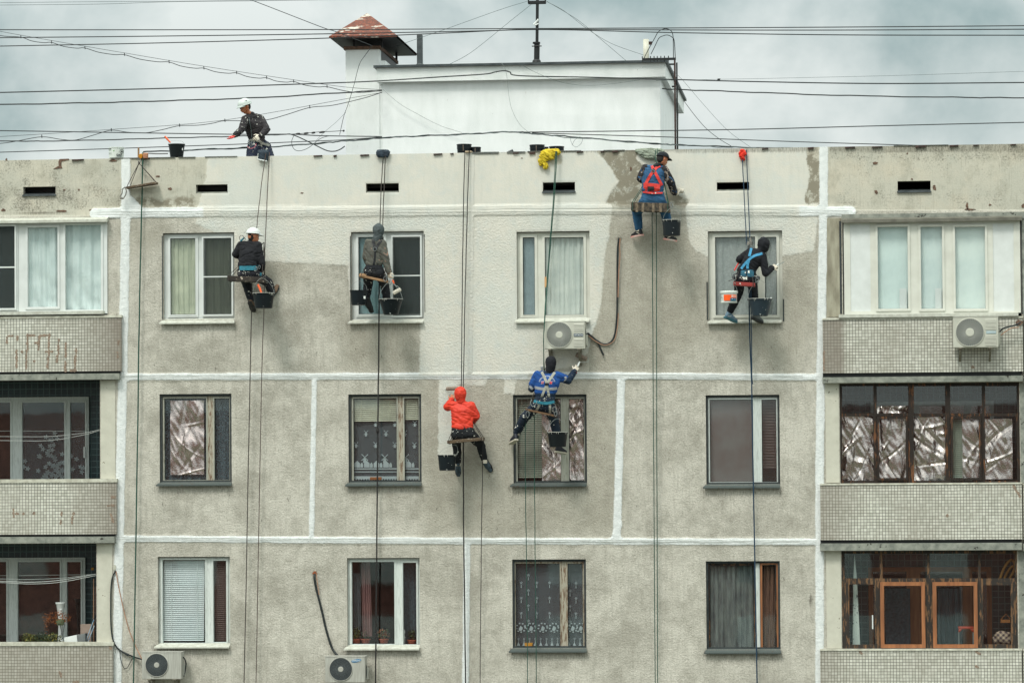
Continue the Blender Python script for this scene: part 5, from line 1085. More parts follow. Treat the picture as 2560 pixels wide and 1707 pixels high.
lashed('loosely clipped cable rising from the left edge behind the bending roof worker', [(-80, 345), (0, 342), (280, 324), (560, 301), (860, 248.6), (955, 232)], [zW(*p) for p in [(-200, 990), (0, 982), (120, 965), (285, 937), (420, 955), (520, 958), (640, 925), (760, 892), (870, 905), (990, 910), (1110, 888), (1227, 861), (1350, 858), (1450, 845), (1537, 827), (1700, 828), (1830, 820), (1960, 785), (2117, 737), (2250, 725)]]+[(860, 258), (920, 243), (955, 231)], [zW(*p) for p in cl], 2.75)
wire('black cable passing the bending roof worker at hip height and ending on the rooftop room', [(0, 327), (250, 331), (570, 336), (724, 336), (800, 339.6), (955, 342)], 2.35, .009)
wire('wavy dark cable low over the parapet left of the roof worker', [(0, 353), (120, 353), (300, 349), (430, 345), (563, 342), (640, 339), (724, 336)], 2.3, .010, wav=.003)
wire('black cable just above the black bucket on the parapet', [(0, 381), (250, 373), (450, 366), (622, 360), (740, 355), (860, 350), (955, 343)], 2.25, .008)
wire('frayed bundle of cables creeping from the parapet up over the white rooftop room', [(358, 380), (526, 373.7), (676, 367.5), (800, 358), (860, 353), (957, 345), (1060, 340), (1167, 335.5), (1281, 330), (1345, 336), (1412, 341), (1530, 351), (1657, 361), (1700, 362.7), (1875, 369), (2138, 374), (2394, 374), (2560, 371)], 2.3, .012, wav=.005)
wire('second strand twisted along the frayed cable bundle', [(420, 379), (560, 371), (700, 366), (860, 354), (1000, 342), (1167, 336), (1281, 331), (1412, 343), (1600, 357), (1760, 366), (1900, 371), (2080, 378)], 2.28, .007, wav=.009, seed=2, mat=CABLEG)
wire('cable rising to the right edge from behind the rooftop room', [(1281, 331), (1480, 329), (1690, 326.5), (1900, 323), (2200, 315), (2560, 306.4)], 2.4, .009)
wire('cable sinking to the parapet at the right edge', [(1330, 332.7), (1690, 343.7), (2000, 355), (2300, 364), (2560, 371)], 2.42, .008)
wire('upper of two faint wires at the top edge left of the chimney', [(0, 7.5), (250, 5), (420, 4), (700, .5), (900, -3)], 2.6, .004, CABLEG)
wire('lower of two faint wires at the top edge left of the chimney', [(0, 13.5), (250, 11), (420, 5.5), (640, 3), (900, -1)], 2.6, .004, CABLEG)
wire('thin black cable falling from the top edge to the chimney roof', [(560, -20), (626, 0), (800, 67), (840, 80), (930, 115)], 2.7, .0065, ext=False)
wire('left guy wire of the antenna mast passing the vent pipe', [(1318, 4), (1250, 25), (1114, 73.5), (1060, 92), (1016, 107), (985, 118)], 4.0, .004, CABLEG)
wire('guy wire of the antenna mast ending on the roof edge left of it', [(1328, 12), (1280, 50), (1180, 130), (1122, 162)], 4.0, .004, CABLEG)
wire('guy wire of the antenna mast ending near the cream pipe', [(1367, 5), (1410, 28), (1469, 73.5), (1530, 110), (1608, 138)], 4.0, .004, CABLEG)
wire('right guy wire of the antenna mast ending on the roof edge', [(1367, 4), (1420, 35), (1453, 57), (1500, 97), (1567, 154)], 4.05, .004, CABLEG)
wire('hair-thin wire with a small black splice box in the right sky', [(1640, 202), (1700, 201), (1797, 199), (1950, 196), (2250, 189), (2560, 179)], 2.6, .003, CABLEG)
p = P(1797, 199, 2.58); MB().hexa([p+Vector(v) for v in [(-.03, -.01, -.014), (.02, -.01, -.014), (.02, .02, -.014), (-.03, .02, -.014), (-.02, -.01, .014), (.03, -.01, .014), (.03, .02, .014), (-.02, .02, .014)]]).build('splice_box', BLACKM, label='small black splice box on the thin wire in the right sky', cat='splice box', bev=.003)
wire('steep thin wire falling from the rooftop room corner to the parapet, outer of two', [(1661, 163), (1700, 194), (1760, 263), (1820, 327), (1883, 373)], 2.6, .003, CABLEG)
wire('steep thin wire falling from the eaves to the parapet, inner of two', [(1709, 252), (1740, 293), (1768, 324), (1800, 349), (1828, 365.6)], 2.6, .005, CABLE)
wire('thin wire dropping down the face of the chimney', [(930, 116), (912, 140), (898, 163), (884, 216), (870, 262), (861, 286), (855, 310), (849, 338)], 2.9, .005, CABLE)
wire('white wire crossing the white room diagonally to the right', [(957, 224), (1000, 260), (1045, 286), (1100, 314), (1155, 332)], 2.9, .005, M("faint wire", (186, 190, 188), rough=.6))
wire('pale wire hanging down the middle of the white room wall', [(1253, 157), (1265, 180), (1273, 245), (1282, 280), (1300, 312), (1320, 330)], 2.8, .004, M("faint grey wire", (168, 174, 172), rough=.6))
wire('slack thin wire drooping across the white wall below the fascia', [(1300, 160), (1340, 182), (1400, 205), (1460, 214), (1530, 210), (1600, 200)], 2.8, .003, CABLEG)
wire('thick black loop of cable hanging left of the chimney foot', [(723, 335), (744, 342), (781, 359.5), (815, 376), (835, 378.6), (850, 374), (862, 366)], 2.3, .010)
wire('thin black ring of slack cable left of the chimney foot', [(734, 340), (729, 356), (735, 373), (749, 377.5), (771, 370), (798, 349), (815, 342), (832, 340)], 2.3, .005)
t = thing('insulator_string', 'string of black insulators anchored to the side of the chimney', 'insulator', P(745, 335, 2.35))
MB().tube([P(x, y, 2.35) for x, y in [(700, 337), (745, 335), (766, 333.4), (800, 330), (830, 329), (862, 327)]], .006, 5).build('tie_wire', CABLE, t)
for (x0, y0, x1, y1) in [(740, 335.6, 750, 334.4), (760, 334, 771, 333), (779, 333, 788, 331.5), (798, 331.5, 812, 330), (857, 328, 861, 327)]: MB().tube([P(x0, y0, 2.33), P((x0+x1)/2, (y0+y1)/2, 2.33), P(x1, y1, 2.33)], [.014, .019, .014], 8).build('insulator', BLACKM, t)
wire('thin wires tangling up from the insulators to the chimney', [(790, 352), (812, 330), (840, 306), (856, 290), (864, 282)], 2.6, .003, CABLEG)
wire('kinked wire hanging in small loops under the cables on the white wall', [(1425, 344), (1430, 360), (1440, 368), (1452, 360), (1456, 348), (1448, 343), (1436, 352), (1430, 364)], 2.3, .003, CABLEG)
# ================================================================ bodies: tapered hulls fused into one continuous skin
_ico = {}
def ico(sub):
    if sub not in _ico:
        bm = bmesh.new(); bmesh.ops.create_icosphere(bm, subdivisions=sub, radius=1); _ico[sub] = [v.co.copy() for v in bm.verts]; bm.free()
    return _ico[sub]
def sph(x, y, Y, r, ry=None, rz=None):
    """ellipsoid: photo position, depth, radii in photo pixels"""
    return (P(x, y, Y), (r/S, (ry or r)/S, (rz or r)/S))
def wsp(p, r): return (Vector(p), (r, r, r))
def hullverts(hs, sub=2):
    bm = bmesh.new()
    for c, r in hs:
        for v in ico(sub): bm.verts.new(c+Vector((v.x*r[0], v.y*r[1], v.z*r[2])))
    g = bmesh.ops.convex_hull(bm, input=bm.verts)
    bmesh.ops.delete(bm, geom=[e for e in g['geom_interior'] if isinstance(e, bmesh.types.BMVert)], context='VERTS')
    bm.verts.ensure_lookup_table(); bm.verts.index_update()
    vs = [v.co.copy() for v in bm.verts]; fs = [tuple(v.index for v in f.verts) for f in bm.faces]; bm.free(); return vs, fs
def chain(*pts):
    ss = [p if isinstance(p[0], Vector) else sph(*p) for p in pts]
    return [[a, b] for a, b in zip(ss[:-1], ss[1:])]
def organic(name, hulls, mat, parent=None, voxel=.010, iters=5, wr=.0, wsc=9, wdir=(1, 1, 1), seed=0, **kw):
    m = MB()
    for h in hulls: m.add(*hullverts(h))
    me = bpy.data.meshes.new('t'); me.from_pydata(m.v, [], m.f); o = bpy.data.objects.new('t', me); COL.objects.link(o)
    r = o.modifiers.new('r', 'REMESH'); r.mode = 'VOXEL'; r.voxel_size = voxel
    s = o.modifiers.new('s', 'SMOOTH'); s.iterations = iters; s.factor = .5
    dg = bpy.context.evaluated_depsgraph_get(); ev = o.evaluated_get(dg); em = ev.to_mesh()
    nv = len(em.vertices); co = np.empty(nv*3); em.vertices.foreach_get('co', co); co = co.reshape(-1, 3)
    no = np.empty(nv*3); em.vertices.foreach_get('normal', no); no = no.reshape(-1, 3)
    fs = [tuple(p.vertices) for p in em.polygons]; ev.to_mesh_clear(); bpy.data.objects.remove(o); bpy.data.meshes.remove(me)
    if wr:
        wd = Vector(wdir)
        for i in range(nv):
            q = Vector(co[i]*wsc); q = Vector(((q.x+q.z*.8)*wd.x*.6, q.y*wd.y*.7, (q.z-q.x*.7*math.sin(seed*1.7+1))*wd.z))+Vector((seed*3, 0, 0))
            a = noise.noise(q); b_ = noise.noise(q*2.3)
            co[i] += no[i]*wr*(.45+.35*b_+.5*a-1.2*max(0, 1-abs(a)*7)-.6*max(0, 1-abs(b_)*8))
    kw.setdefault('smooth', True)
    ob = new(name, [Vector(c) for c in co], fs, mat, parent, **kw)
    LAST['bvh'] = BVHTree.FromPolygons([tuple(c) for c in co], fs); return ob
LAST = {}
def cast(bv, x, y, off=.006):
    d = ray(x, y); h = bv.ray_cast(CAM, d)
    return None if h[0] is None else h[0]-d*off
def ribbon(name, pts, wd, mat, bv, parent, off=.007, th=.004, n=8):
    """webbing laid on a garment along a path given in the photo"""
    path = smoothpath([Vector((x, y, 0)) for x, y in pts], n); L = []
    for i, p in enumerate(path):
        t = (path[min(i+1, len(path)-1)]-path[max(i-1, 0)]).normalized(); nn = Vector((-t.y, t.x, 0))*wd/2
        a, c, b_ = cast(bv, p.x+nn.x, p.y+nn.y, off), cast(bv, p.x, p.y, off), cast(bv, p.x-nn.x, p.y-nn.y, off)
        if a and b_ and c: 
            if (a-b_).length < wd/S*2.2: L.append((a, c, b_))
    if len(L) < 2: return None
    m = MB(); k = len(L)
    for i in range(1, k-1): L[i] = tuple((L[i-1][j]+L[i][j]*2+L[i+1][j])/4 for j in range(3))
    v = [q for r3 in L for q in r3]+[q+Vector((0, th, 0)) for r3 in L for q in r3]; f = []
    for i in range(k-1):
        for j in (0, 1): a = i*3+j; f += [(a, a+1, a+4, a+3), (a+3*k, a+3+3*k, a+4+3*k, a+1+3*k)]
        a = i*3; f += [(a, a+3, a+3+3*k, a+3*k), (a+2, a+2+3*k, a+5+3*k, a+5)]
    f += [(0, 3*k, 3*k+1, 1), (1, 3*k+1, 3*k+2, 2), (3*k-3, 3*k-2, 6*k-2, 6*k-3), (3*k-2, 3*k-1, 6*k-1, 6*k-2)]
    return MB().add(v, f).build(name, mat, parent, smooth=False)
def head_hulls(c, f, up=Vector((0, 0, 1)), k=1.0):
    """skull, jaw, nose, ears; f is where the face looks. returns hulls and the eye positions"""
    f = Vector(f).normalized(); up = (Vector(up)-f*Vector(up).dot(f)).normalized(); s = f.cross(up); c = Vector(c)
    W_ = lambda a, b_, d: c+f*a*k+s*b_*k+up*d*k
    hs = [[wsp(W_(-.012, 0, .035), .083*k), wsp(W_(.015, 0, .03), .078*k), wsp(W_(-.03, 0, 0), .07*k)],
          [wsp(W_(.03, 0, .0), .064*k), wsp(W_(.045, 0, -.085), .026*k), wsp(W_(-.01, .035, -.05), .03*k), wsp(W_(-.01, -.035, -.05), .03*k)],
          [wsp(W_(.088, 0, .005), .008*k), wsp(W_(.108, 0, -.028), .011*k), wsp(W_(.092, .014, -.034), .008*k), wsp(W_(.092, -.014, -.034), .008*k)],
          [wsp(W_(.083, .03, .022), .010*k), wsp(W_(.083, -.03, .022), .010*k)],
          [wsp(W_(.088, .014, -.058), .008*k), wsp(W_(.088, -.014, -.058), .008*k)],
          [wsp(W_(-.003, .078, .008), .012*k), wsp(W_(-.010, .083, -.018), .009*k), wsp(W_(-.016, .080, .014), .010*k)],
          [wsp(W_(-.003, -.078, .008), .012*k), wsp(W_(-.010, -.083, -.018), .009*k), wsp(W_(-.016, -.080, .014), .010*k)]]
    return hs, (W_, f, s, up)
def face_parts(fr, parent, hair=(34, 30, 28)):
    W_, f, s, up = fr
    for sg in (1, -1):
        MB().lathe(W_(.082, .030*sg, .006), [(.001, 0), (.009, .003), (.011, .007), (.006, .011), (.001, .012)], 12, axis=f).build('eye', M_EYE, parent, smooth=True)
        MB().tube([W_(.086, .045*sg, .026), W_(.094, .030*sg, .031), W_(.092, .014*sg, .027)], .0035, 6).build('eyebrow', M_HAIR, parent)
    MB().tube([W_(.086, .024, -.060), W_(.096, 0, -.063), W_(.086, -.024, -.060)], .0035, 6).build('mouth', M_LIP, parent)
M_EYE = M("eye", (40, 30, 26), rough=.2); M_HAIR = M("short dark hair", (34, 30, 28), (22, 20, 20), rough=.8, nscale=60, bump=.5, bscale=200); M_LIP = M("lip", (140, 74, 62), rough=.5)
def hand_hulls(w, d, n, thumb=1, curl=.6, k=1.0):
    """palm, four fingers and a thumb. w wrist, d along the hand, n palm normal"""
    w = Vector(w); d = Vector(d).normalized(); n = (Vector(n)-d*Vector(n).dot(d)).normalized(); s = d.cross(n)*thumb
    Q = lambda a, b_, c_: w+d*a*k+s*b_*k+n*c_*k
    hs = [[wsp(w-d*.03, .024*k), wsp(Q(.01, 0, 0), .022*k)], [wsp(Q(.015, .018, 0), .018*k), wsp(Q(.015, -.018, 0), .018*k), wsp(Q(.085, .032, 0), .014*k), wsp(Q(.08, -.034, 0), .013*k)]]
    for i, L in enumerate((.068, .076, .07, .055)):
        b0 = .032-.022*i; p = Q(.088-.004*abs(i-1), b0, 0); a = 0; r0 = .0105-.0006*i; dirv = d+s*(.10-.07*i)
        for seg, fr_ in enumerate((.45, .32, .25)):
            a += curl*(.75+.12*seg+.08*i); v = (dirv*math.cos(a)+n*math.sin(a)).normalized(); q = p+v*L*fr_*k
            hs.append([wsp(p, r0*k*(1-.1*seg)), wsp(q, r0*k*(.92-.1*seg))]); p = q
    p = Q(.022, .030, .004); v = (d*.55+s*.8+n*.25).normalized(); q = p+v*.04*k; hs.append([wsp(p, .014*k), wsp(q, .0115*k)]); v2 = (d*.75+s*.35+n*.5*curl).normalized(); hs.append([wsp(q, .0115*k), wsp(q+v2*.032*k, .0095*k)])
    return hs
def shoe(name, ankle, toe, mu, ms, parent, label=None, accent=None, up=(0, 0, 1)):
    """trainer from the ankle towards the toe, both world points"""
    a = Vector(ankle); t = Vector(toe); d = (t-a).normalized(); dn = Vector(up)-d*Vector(up).dot(d); dn.normalize(); L = .27; s = d.cross(dn)
    heel = a-d*.035-dn*.055
    Q = lambda x, y, z: heel+d*x+s*y+dn*z
    hs = [[wsp(Q(0, 0, .012), .036), wsp(Q(.015, 0, .06), .040)], [wsp(Q(0, 0, .012), .036), wsp(Q(.13, .012, .010), .040), wsp(Q(.13, -.012, .010), .040), wsp(Q(.05, 0, .045), .04)], [wsp(Q(.13, .008, .008), .041), wsp(Q(.205, 0, 0), .034)]]
    o = organic(name, hs, mu, parent, voxel=.008, iters=4); m = MB()
    pr = [(-.04, .026), (-.02, .036), (.05, .036), (.13, .05), (.19, .046), (.235, .024)]
    ring = [Q(x, y, -.038) for x, y in pr]+[Q(x, -y, -.038) for x, y in reversed(pr)]; top = [p+dn*.026 for p in ring]; n = len(ring)
    m.add(ring+top, [tuple(range(n)), tuple(range(2*n-1, n-1, -1))]+[(i, (i+1) % n, (i+1) % n+n, i+n) for i in range(n)]); m.build('sole', ms, o)
    if accent: m = MB().tube([Q(.10, .03, .04), Q(.09, 0, .055), Q(.10, -.03, .04)], .004, 5).tube([Q(.075, .03, .05), Q(.065, 0, .065), Q(.075, -.03, .05)], .004, 5).tube([Q(.0, .036, .0), Q(.06, .04, .03)], .006, 5).tube([Q(.0, -.036, .0), Q(.06, -.04, .03)], .006, 5).build('laces', accent, o)
    return o

def person(label, J, top, legs, k=1.0, jr=(10.5, 9.5, 7.6), facing=(0, 1, -.1), up=(0, 0, 1), face=False, topwr=.009, legwr=.007, seed=0, hood=None, hoodr=14.5, hem=0, legr=(15, 12, 9.5), sock=True, neckr=8.5):
    g = lambda n_: J[n_]
    hc = P(g('head')[0], g('head')[1]+2, g('head')[2])
    hh, fr = head_hulls(hc, facing, up)
    def torso(a):
        c, w = g('chest'), g('waist'); C_ = sph(c[0], c[1], c[2], c[3]*a, 16*a, 15*a); W_ = sph(w[0], w[1], w[2], w[3]*a, 15*a, 13*a)
        sl, sr = sph(*g('sl'), 9.5*a), sph(*g('sr'), 9.5*a); hl, hr = sph(*g('hl'), 15*a), sph(*g('hr'), 15*a)
        return sl, sr, C_, W_, hl, hr
    sl, sr, C_, W_, hl, hr = torso(.76)
    nb = sph(*J['nb'], 8) if 'nb' in J else sph((g('sl')[0]+g('sr')[0])/2*.6+g('head')[0]*.4, (g('sl')[1]+g('sr')[1])/2-5, (g('sl')[2]+g('sr')[2])/2, 8)
    hb = (hc+Vector((0, 0, -.05)), (.05, .055, .05))
    H_ = list(hh)+[[sl, sr, C_], [C_, W_], [W_, hl, hr], [hb, (nb[0], (.045, .045, .045))], [(nb[0]-Vector((0, 0, .02)), (.04, .04, .03)), sl, sr]]
    for s_ in 'lr': H_ += chain((*g('s'+s_), 6.8), (*g('e'+s_), 5.6), (*g('w'+s_), 4.2))
    for s_ in 'lr': H_ += chain((*g('h'+s_), 10.5), (*g('k'+s_), 7.4), (*g('a'+s_), 5.6))
    body = organic('person', H_, SKIN, None, voxel=.011, iters=4, label=label, cat='person', origin=P(*g('hl')))
    # trousers
    sl, sr, C_, W_, hl, hr = torso(1.0)
    T = [[(W_[0]-Vector((0, 0, .04)), tuple(v*.95 for v in W_[1])), hl, hr]]
    for s_ in 'lr':
        kn, an = g('k'+s_), g('a'+s_); T += chain((*g('h'+s_), legr[0]), (*kn, legr[1]), ((kn[0]+an[0])/2, (kn[1]+an[1])/2, (kn[2]+an[2])/2, legr[1]*.93), (an[0]*.96+kn[0]*.04, an[1]*.96+kn[1]*.04, an[2], legr[2]))
    tr = organic('trousers', T, legs, body, voxel=.011, iters=3, wr=legwr, wsc=11, wdir=(1, 1, 1.6), seed=seed+5); LAST['tr'] = LAST['bvh']
    # top
    hemz = (W_[0]-Vector((0, 0, hem/S)), tuple(v*1.03 for v in W_[1]))
    U = [[sl, sr, C_], [C_, W_], [W_, hemz], [(nb[0], (.068, .066, .045)), sl, sr], [(nb[0]+Vector((0, 0, .03)), (.06, .06, .03)), (nb[0], (.064, .064, .04))]]
    for s_ in 'lr':
        e, w_ = g('e'+s_), g('w'+s_); U += chain((*g('s'+s_), jr[0]), (*e, jr[1]), (*w_, jr[2]))
    tp_o = organic('jacket', U, top, body, voxel=.0105, iters=3, wr=topwr, wsc=8, wdir=(1, 1, 1.25), seed=seed); LAST['top'] = LAST['bvh']
    if hood:
        h2 = [[(hc+Vector((0, 0, .03)), (hoodr/S, hoodr/S*1.08, hoodr/S*1.1)), (hc-Vector((0, 0, .05)), (hoodr/S*.82, hoodr/S*.9, hoodr/S*.7))], [(hc-Vector((0, 0, .05)), (hoodr/S*.82, hoodr/S*.85, hoodr/S*.7)), (nb[0], (.072, .07, .04))]]
        organic('hood', h2, hood, tp_o, voxel=.010, iters=3, wr=topwr*.9, wsc=14, seed=seed+2); LAST['hood'] = LAST['bvh']
    if face: face_parts(fr, body)
    return body, fr, tp_o, tr
def gloves(body, lst, mat=GLOVE, tip=None):
    for (w, tgt, n, th, curl) in lst:
        wv, tv = P(*w), P(*tgt); o = organic('glove', hand_hulls(wv, (tv-wv), n, th, curl), mat, body, voxel=.0055, iters=2)
def dome(c, up, fwd, r, mat, parent, name, brim=0, brimw=.06, flat=1.0, label=None, rim=.008):
    """helmet or cap shell with a peak"""
    up = Vector(up).normalized(); f = (Vector(fwd)-up*Vector(fwd).dot(up)).normalized(); s = f.cross(up); c = Vector(c); m = MB(); rows = []
    for j in range(11):
        a = j/10*math.pi*.5; row = []
        for i in range(33):
            b_ = 2*math.pi*i/32; rr = r*math.cos(a) if j < 10 else .0001; row.append(c+f*math.cos(b_)*rr*1.14+s*math.sin(b_)*rr+up*r*math.sin(a)*flat)
        rows.append(row)
    m.grid(rows)
    ringp = [c+f*math.cos(2*math.pi*i/32)*r*1.15+s*math.sin(2*math.pi*i/32)*r*1.01 for i in range(33)]
    m.tube(ringp, rim, 6)
    if brim:
        n = 14; v = []
        for k, (ext, dz) in enumerate(((0, .004), (brim*.55, -.004), (brim, -.018))):
            for i in range(n):
                b_ = -1.15+2.3*i/(n-1); cc = math.cos(b_/1.15*math.pi/2)**.5 if abs(b_) < 1.149 else 0
                v.append(c+f*(math.cos(b_)*r*1.15+ext*cc)+s*math.sin(b_)*r*1.01+up*dz)
        nn = len(v); v2 = v+[p-up*.006 for p in v]; fs = [(k*n+i, k*n+i+1, (k+1)*n+i+1, (k+1)*n+i) for k in range(2) for i in range(n-1)]
        m.add(v2, fs+[tuple(q+nn for q in reversed(f_)) for f_ in fs]+[(2*n+i, 2*n+i+1, 2*n+i+1+nn, 2*n+i+nn) for i in range(n-1)])
    return m.build(name, mat, parent, smooth=True, label=label)

# ---------------------------------------------------------------- gear
WOODP = M("weathered seat plank", (104, 86, 66), (60, 50, 42), rough=.85, nscale=10, stretch=(1, 1, 6), bump=.4, splat=.64, splatcol=(180, 176, 164), sscale=20)
PADM = M("paint-caked woven seat", (96, 84, 70), (32, 34, 34), rough=.9, nscale=16, bump=.5)
ROPE_D = M("dark static rope", (46, 42, 42), (74, 66, 60), rough=.8, nscale=60); ROPE_G = M("green static rope", (46, 86, 72), (30, 60, 54), rough=.8, nscale=60)
ROPE_B = M("navy static rope", (34, 62, 84), (24, 44, 64), rough=.8, nscale=60); ROPE_K = M("black thick rope", (30, 30, 32), (50, 46, 44), rough=.8, nscale=60); ROPE_BR = M("brown grey rope", (88, 74, 68), (54, 46, 44), rough=.8, nscale=60)
STEEL = M("steel karabiner", (178, 184, 186), (130, 136, 138), rough=.3, metal=.9)
TEAL = M("teal webbing", (36, 118, 136), (26, 92, 110), rough=.7, nscale=20); TEALD = M("dirty teal padding", (40, 96, 116), (30, 66, 82), rough=.8, nscale=16, splat=.66, sscale=24)
REDW = M("red webbing", (214, 62, 52), (184, 48, 44), rough=.7, nscale=14, splat=.7, sscale=22); BLKW = M("black webbing", (26, 28, 32), (18, 20, 24), rough=.7); GREYW = M("grey webbing", (156, 156, 146), (134, 134, 126), rough=.7)
SILV = M("reflective grey band", (150, 152, 156), (132, 134, 138), rough=.4)
def rope(label, pts, r_, mat, group=None, smooth=3):
    q = smoothpath([P(*p) for p in pts], smooth*3); n_ = len(q); q = [p+Vector((.005*noise.noise((0, i*.35, pts[0][0])), .003*noise.noise((5, i*.35, pts[0][0])), 0)) if 0 < i < n_-1 else p for i, p in enumerate(q)]
    return MB().tube(q, r_, 6).build('rope', mat, label=label, cat='rope', group=group)
def seat(label, e0, e1, thick, top_pt, mat=WOODP, Y=-.45, dep=.26, ropes=True, rmat=BLKW, attach=None, rr=.006):
    a, b_ = P(*e0, Y), P(*e1, Y); t = thing('bosun_seat', label, 'work seat', (a+b_)/2); th_ = thick/S
    v = []
    for z in (-th_, 0):
        for (p, yy) in ((a, -dep/2), (b_, -dep/2), (b_, dep/2), (a, dep/2)): v.append(p+Vector((0, yy, z)))
    MB().hexa(v).build('seat_board', mat, t, bev=.006)
    top = P(*top_pt)
    for (p, nm) in ((a, 'l'), (b_, 'r')):
        d = (b_-a).normalized()*.03*(1 if nm == 'l' else -1)
        MB().tube([p+d+Vector((0, -dep/2-.006, -th_-.004)), p+d+Vector((0, -dep/2-.008, .01)), top], rr, 6).tube([p+d+Vector((0, dep/2, -th_)), p+d+Vector((0, dep/2, .01)), top], rr, 6).tube([p+d+Vector((0, -dep/2-.004, -th_-.006)), p+d+Vector((0, dep/2, -th_-.006))], rr, 6).build('suspension_rope', rmat, t)
    return t
def karabiner(px, Y, h, parent, mat=STEEL):
    c = P(*px, Y); pts = [c+Vector((math.cos(a)*h*.28, 0, math.sin(a)*h*.5)) for a in np.linspace(0, 2*math.pi, 15)]; MB().tube(pts, .005, 6, caps=False).build('karabiner', mat, parent)
def bucket(label, xl, xr, yr, yb, wb, Y, mat=BUCK, handle=None, fill=True, group=None, name='bucket', hook=None, cat='bucket', rimh=.02, tilt=0, opened=True):
    """xl,xr rim edges, yr rim, yb bottom, wb bottom width, all in photo pixels"""
    c = P((xl+xr)/2, yb, Y); top = P((xl+xr)/2, yr, Y); h = top.z-c.z; r1, r0 = (xr-xl)/2/S, wb/2/S; t = thing(name, label, cat, c, group)
    ax = Vector((math.sin(tilt), 0, math.cos(tilt)))
    prof = [(r0*.9, 0), (r0, .006), (r0+(r1*.95-r0)*.5, h*.5), (r1*.95, h-rimh), (r1, h-rimh*.7), (r1, h), (r1*.95, h), (r1*.93, h-.004), (r0*.96, .02), (.001, .02)]
    MB().lathe(c, prof, 36, axis=ax).build('shell', mat, t, smooth=False, bev=0)
    if fill: MB().lathe(c, [(r1*.90, h*.86), (.001, h*.86)], 24, axis=ax, caps=False).build('paint_fill', PAINT, t)
    if fill: 
        rr = random.Random(int(xl)); m = MB()
        for i in range(5):
            a = rr.uniform(-2.6, -.4); L = rr.uniform(.01, .045); z_ = h-.004; p = c+Vector((math.cos(a)*r1*1.005, math.sin(a)*r1*1.005, z_)); q_ = r1*.975; m.tube([p, p+Vector((0, 0, -.01)), c+Vector((math.cos(a)*q_, math.sin(a)*q_, z_-L))], [.004, .003, .001], 5)
        m.lathe(c, [(r1*1.004, h-.001), (r1*1.004, h+.0035), (r1*.94, h+.004)], 36, axis=ax, caps=False)
        m.build('paint_drips', PAINT, t)
    if handle:
        pk = P(*handle); eL, eR = c+ax*(h-.02)+Vector((-r1*.99, 0, 0)), c+ax*(h-.02)+Vector((r1*.99, 0, 0)); mid = pk
        pts = [eL, eL+(mid-eL)*.45+Vector((-.03*abs(r1)/.15, 0, .03)), mid, eR+(mid-eR)*.45+Vector((.03*abs(r1)/.15, 0, .03)), eR]
        MB().tube(smoothpath(pts, 6), .0024, 6).build('handle', WIRE, t)
    if hook: MB().tube([P(*handle), P(*hook)], .005, 6).build('hanging_cord', ROPE_D, t)
    return t
def roller(label, e0, e1, r_, frame, grip, nap, gripm, Y, group=None):
    a, b_ = P(*e0, Y), P(*e1, Y); t = thing('paint_roller', label, 'paint roller', a); ax = b_-a; L = ax.length
    MB().lathe(a, [(.001, 0), (r_*.85, 0), (r_, .006), (r_, L-.006), (r_*.85, L), (.001, L)], 18, axis=ax).build('roller_sleeve', nap, t, smooth=False)
    MB().tube(smoothpath([P(*p) for p in frame], 4), .004, 6).build('wire_frame', WIRE, t)
    MB().tube([P(*p) for p in grip], [.013, .016, .012][:len(grip)], 10).build('grip', gripm, t); return t
NAPD = M("paint-soaked grey nap", (150, 134, 120), (116, 104, 94), rough=.95, nscale=30, bump=.7, bscale=150); NAPW = M("white paint-soaked nap", (206, 200, 186), (180, 174, 160), rough=.9, nscale=30, bump=.7, bscale=150)
ORGR = M("orange plastic grip", (236, 108, 62), (220, 92, 50), rough=.4)
def cloth(col, col2=None, **kw): 
    kw.setdefault('splat', .70); kw.setdefault('sscale', 34)
    return M("cloth %d %d %d" % col, col, col2, rough=.9, nscale=kw.pop('nscale', 12), bump=.35, bscale=90, **kw)

# ================================================================ the seven men
# 1 man in white hard hat
HATW = M("white hard hat shell", (206, 210, 209), (194, 198, 197), rough=.3)
J = dict(head=(633, 590, -.43), sl=(603, 613, -.42), sr=(645, 613, -.44), chest=(624, 632, -.44, 27), waist=(619, 660, -.46, 25), hl=(608, 684, -.46), hr=(632, 684, -.46), el=(589, 636, -.40), wl=(603, 644, -.2), er=(655, 660, -.42), wr=(652, 676, -.24), kl=(614, 703, -.16), al=(629, 752, -.15), kr=(671, 706, -.2), ar=(680, 733, -.13))
b1, fr, tp1, tr1 = person('man in black jacket and white hard hat sitting right of the upper left window', J, cloth((30, 31, 36), (22, 23, 28), splat=.76), cloth((36, 38, 46), (26, 28, 34), splat=.62, sscale=22), facing=(.8, .55, -.12), face=True, seed=1, hem=2)
W_, f, s, up = fr
organic('hair', [[wsp(W_(-.020, 0, .02), .079), wsp(W_(-.020, 0, -.025), .068)]], M_HAIR, b1, voxel=.009)
dome(W_(-.004, 0, .052), up+f*-.05, f, .112, HATW, b1, 'hard_hat', brim=.055, flat=.95)
gloves(b1, [((652, 676, -.24), (645, 684, -.14), (0, 1, 0), 1, .8), ((603, 644, -.2), (611, 641, -.1), (0, 1, 0), -1, .8)])
ribbon('belt', [(590, 670), (617, 670.5), (633, 670), (646, 669)], 10.5, TEAL, LAST['tr'], b1, off=.02)
ribbon('belt', [(590.5, 668), (617, 669), (646, 667)], 10, TEAL, LAST['top'], b1, off=.012)
ribbon('leg_strap', [(649, 672), (652, 682), (651, 690)], 5, TEAL, LAST['tr'], b1)
shoe('shoe', P(680, 733, -.13), P(694, 708, -.07), M("brown caked shoe", (128, 104, 84), (92, 76, 64), rough=.9, nscale=20), M("dark teal sole", (50, 74, 84), rough=.8), b1, up=(0, -1, .3))
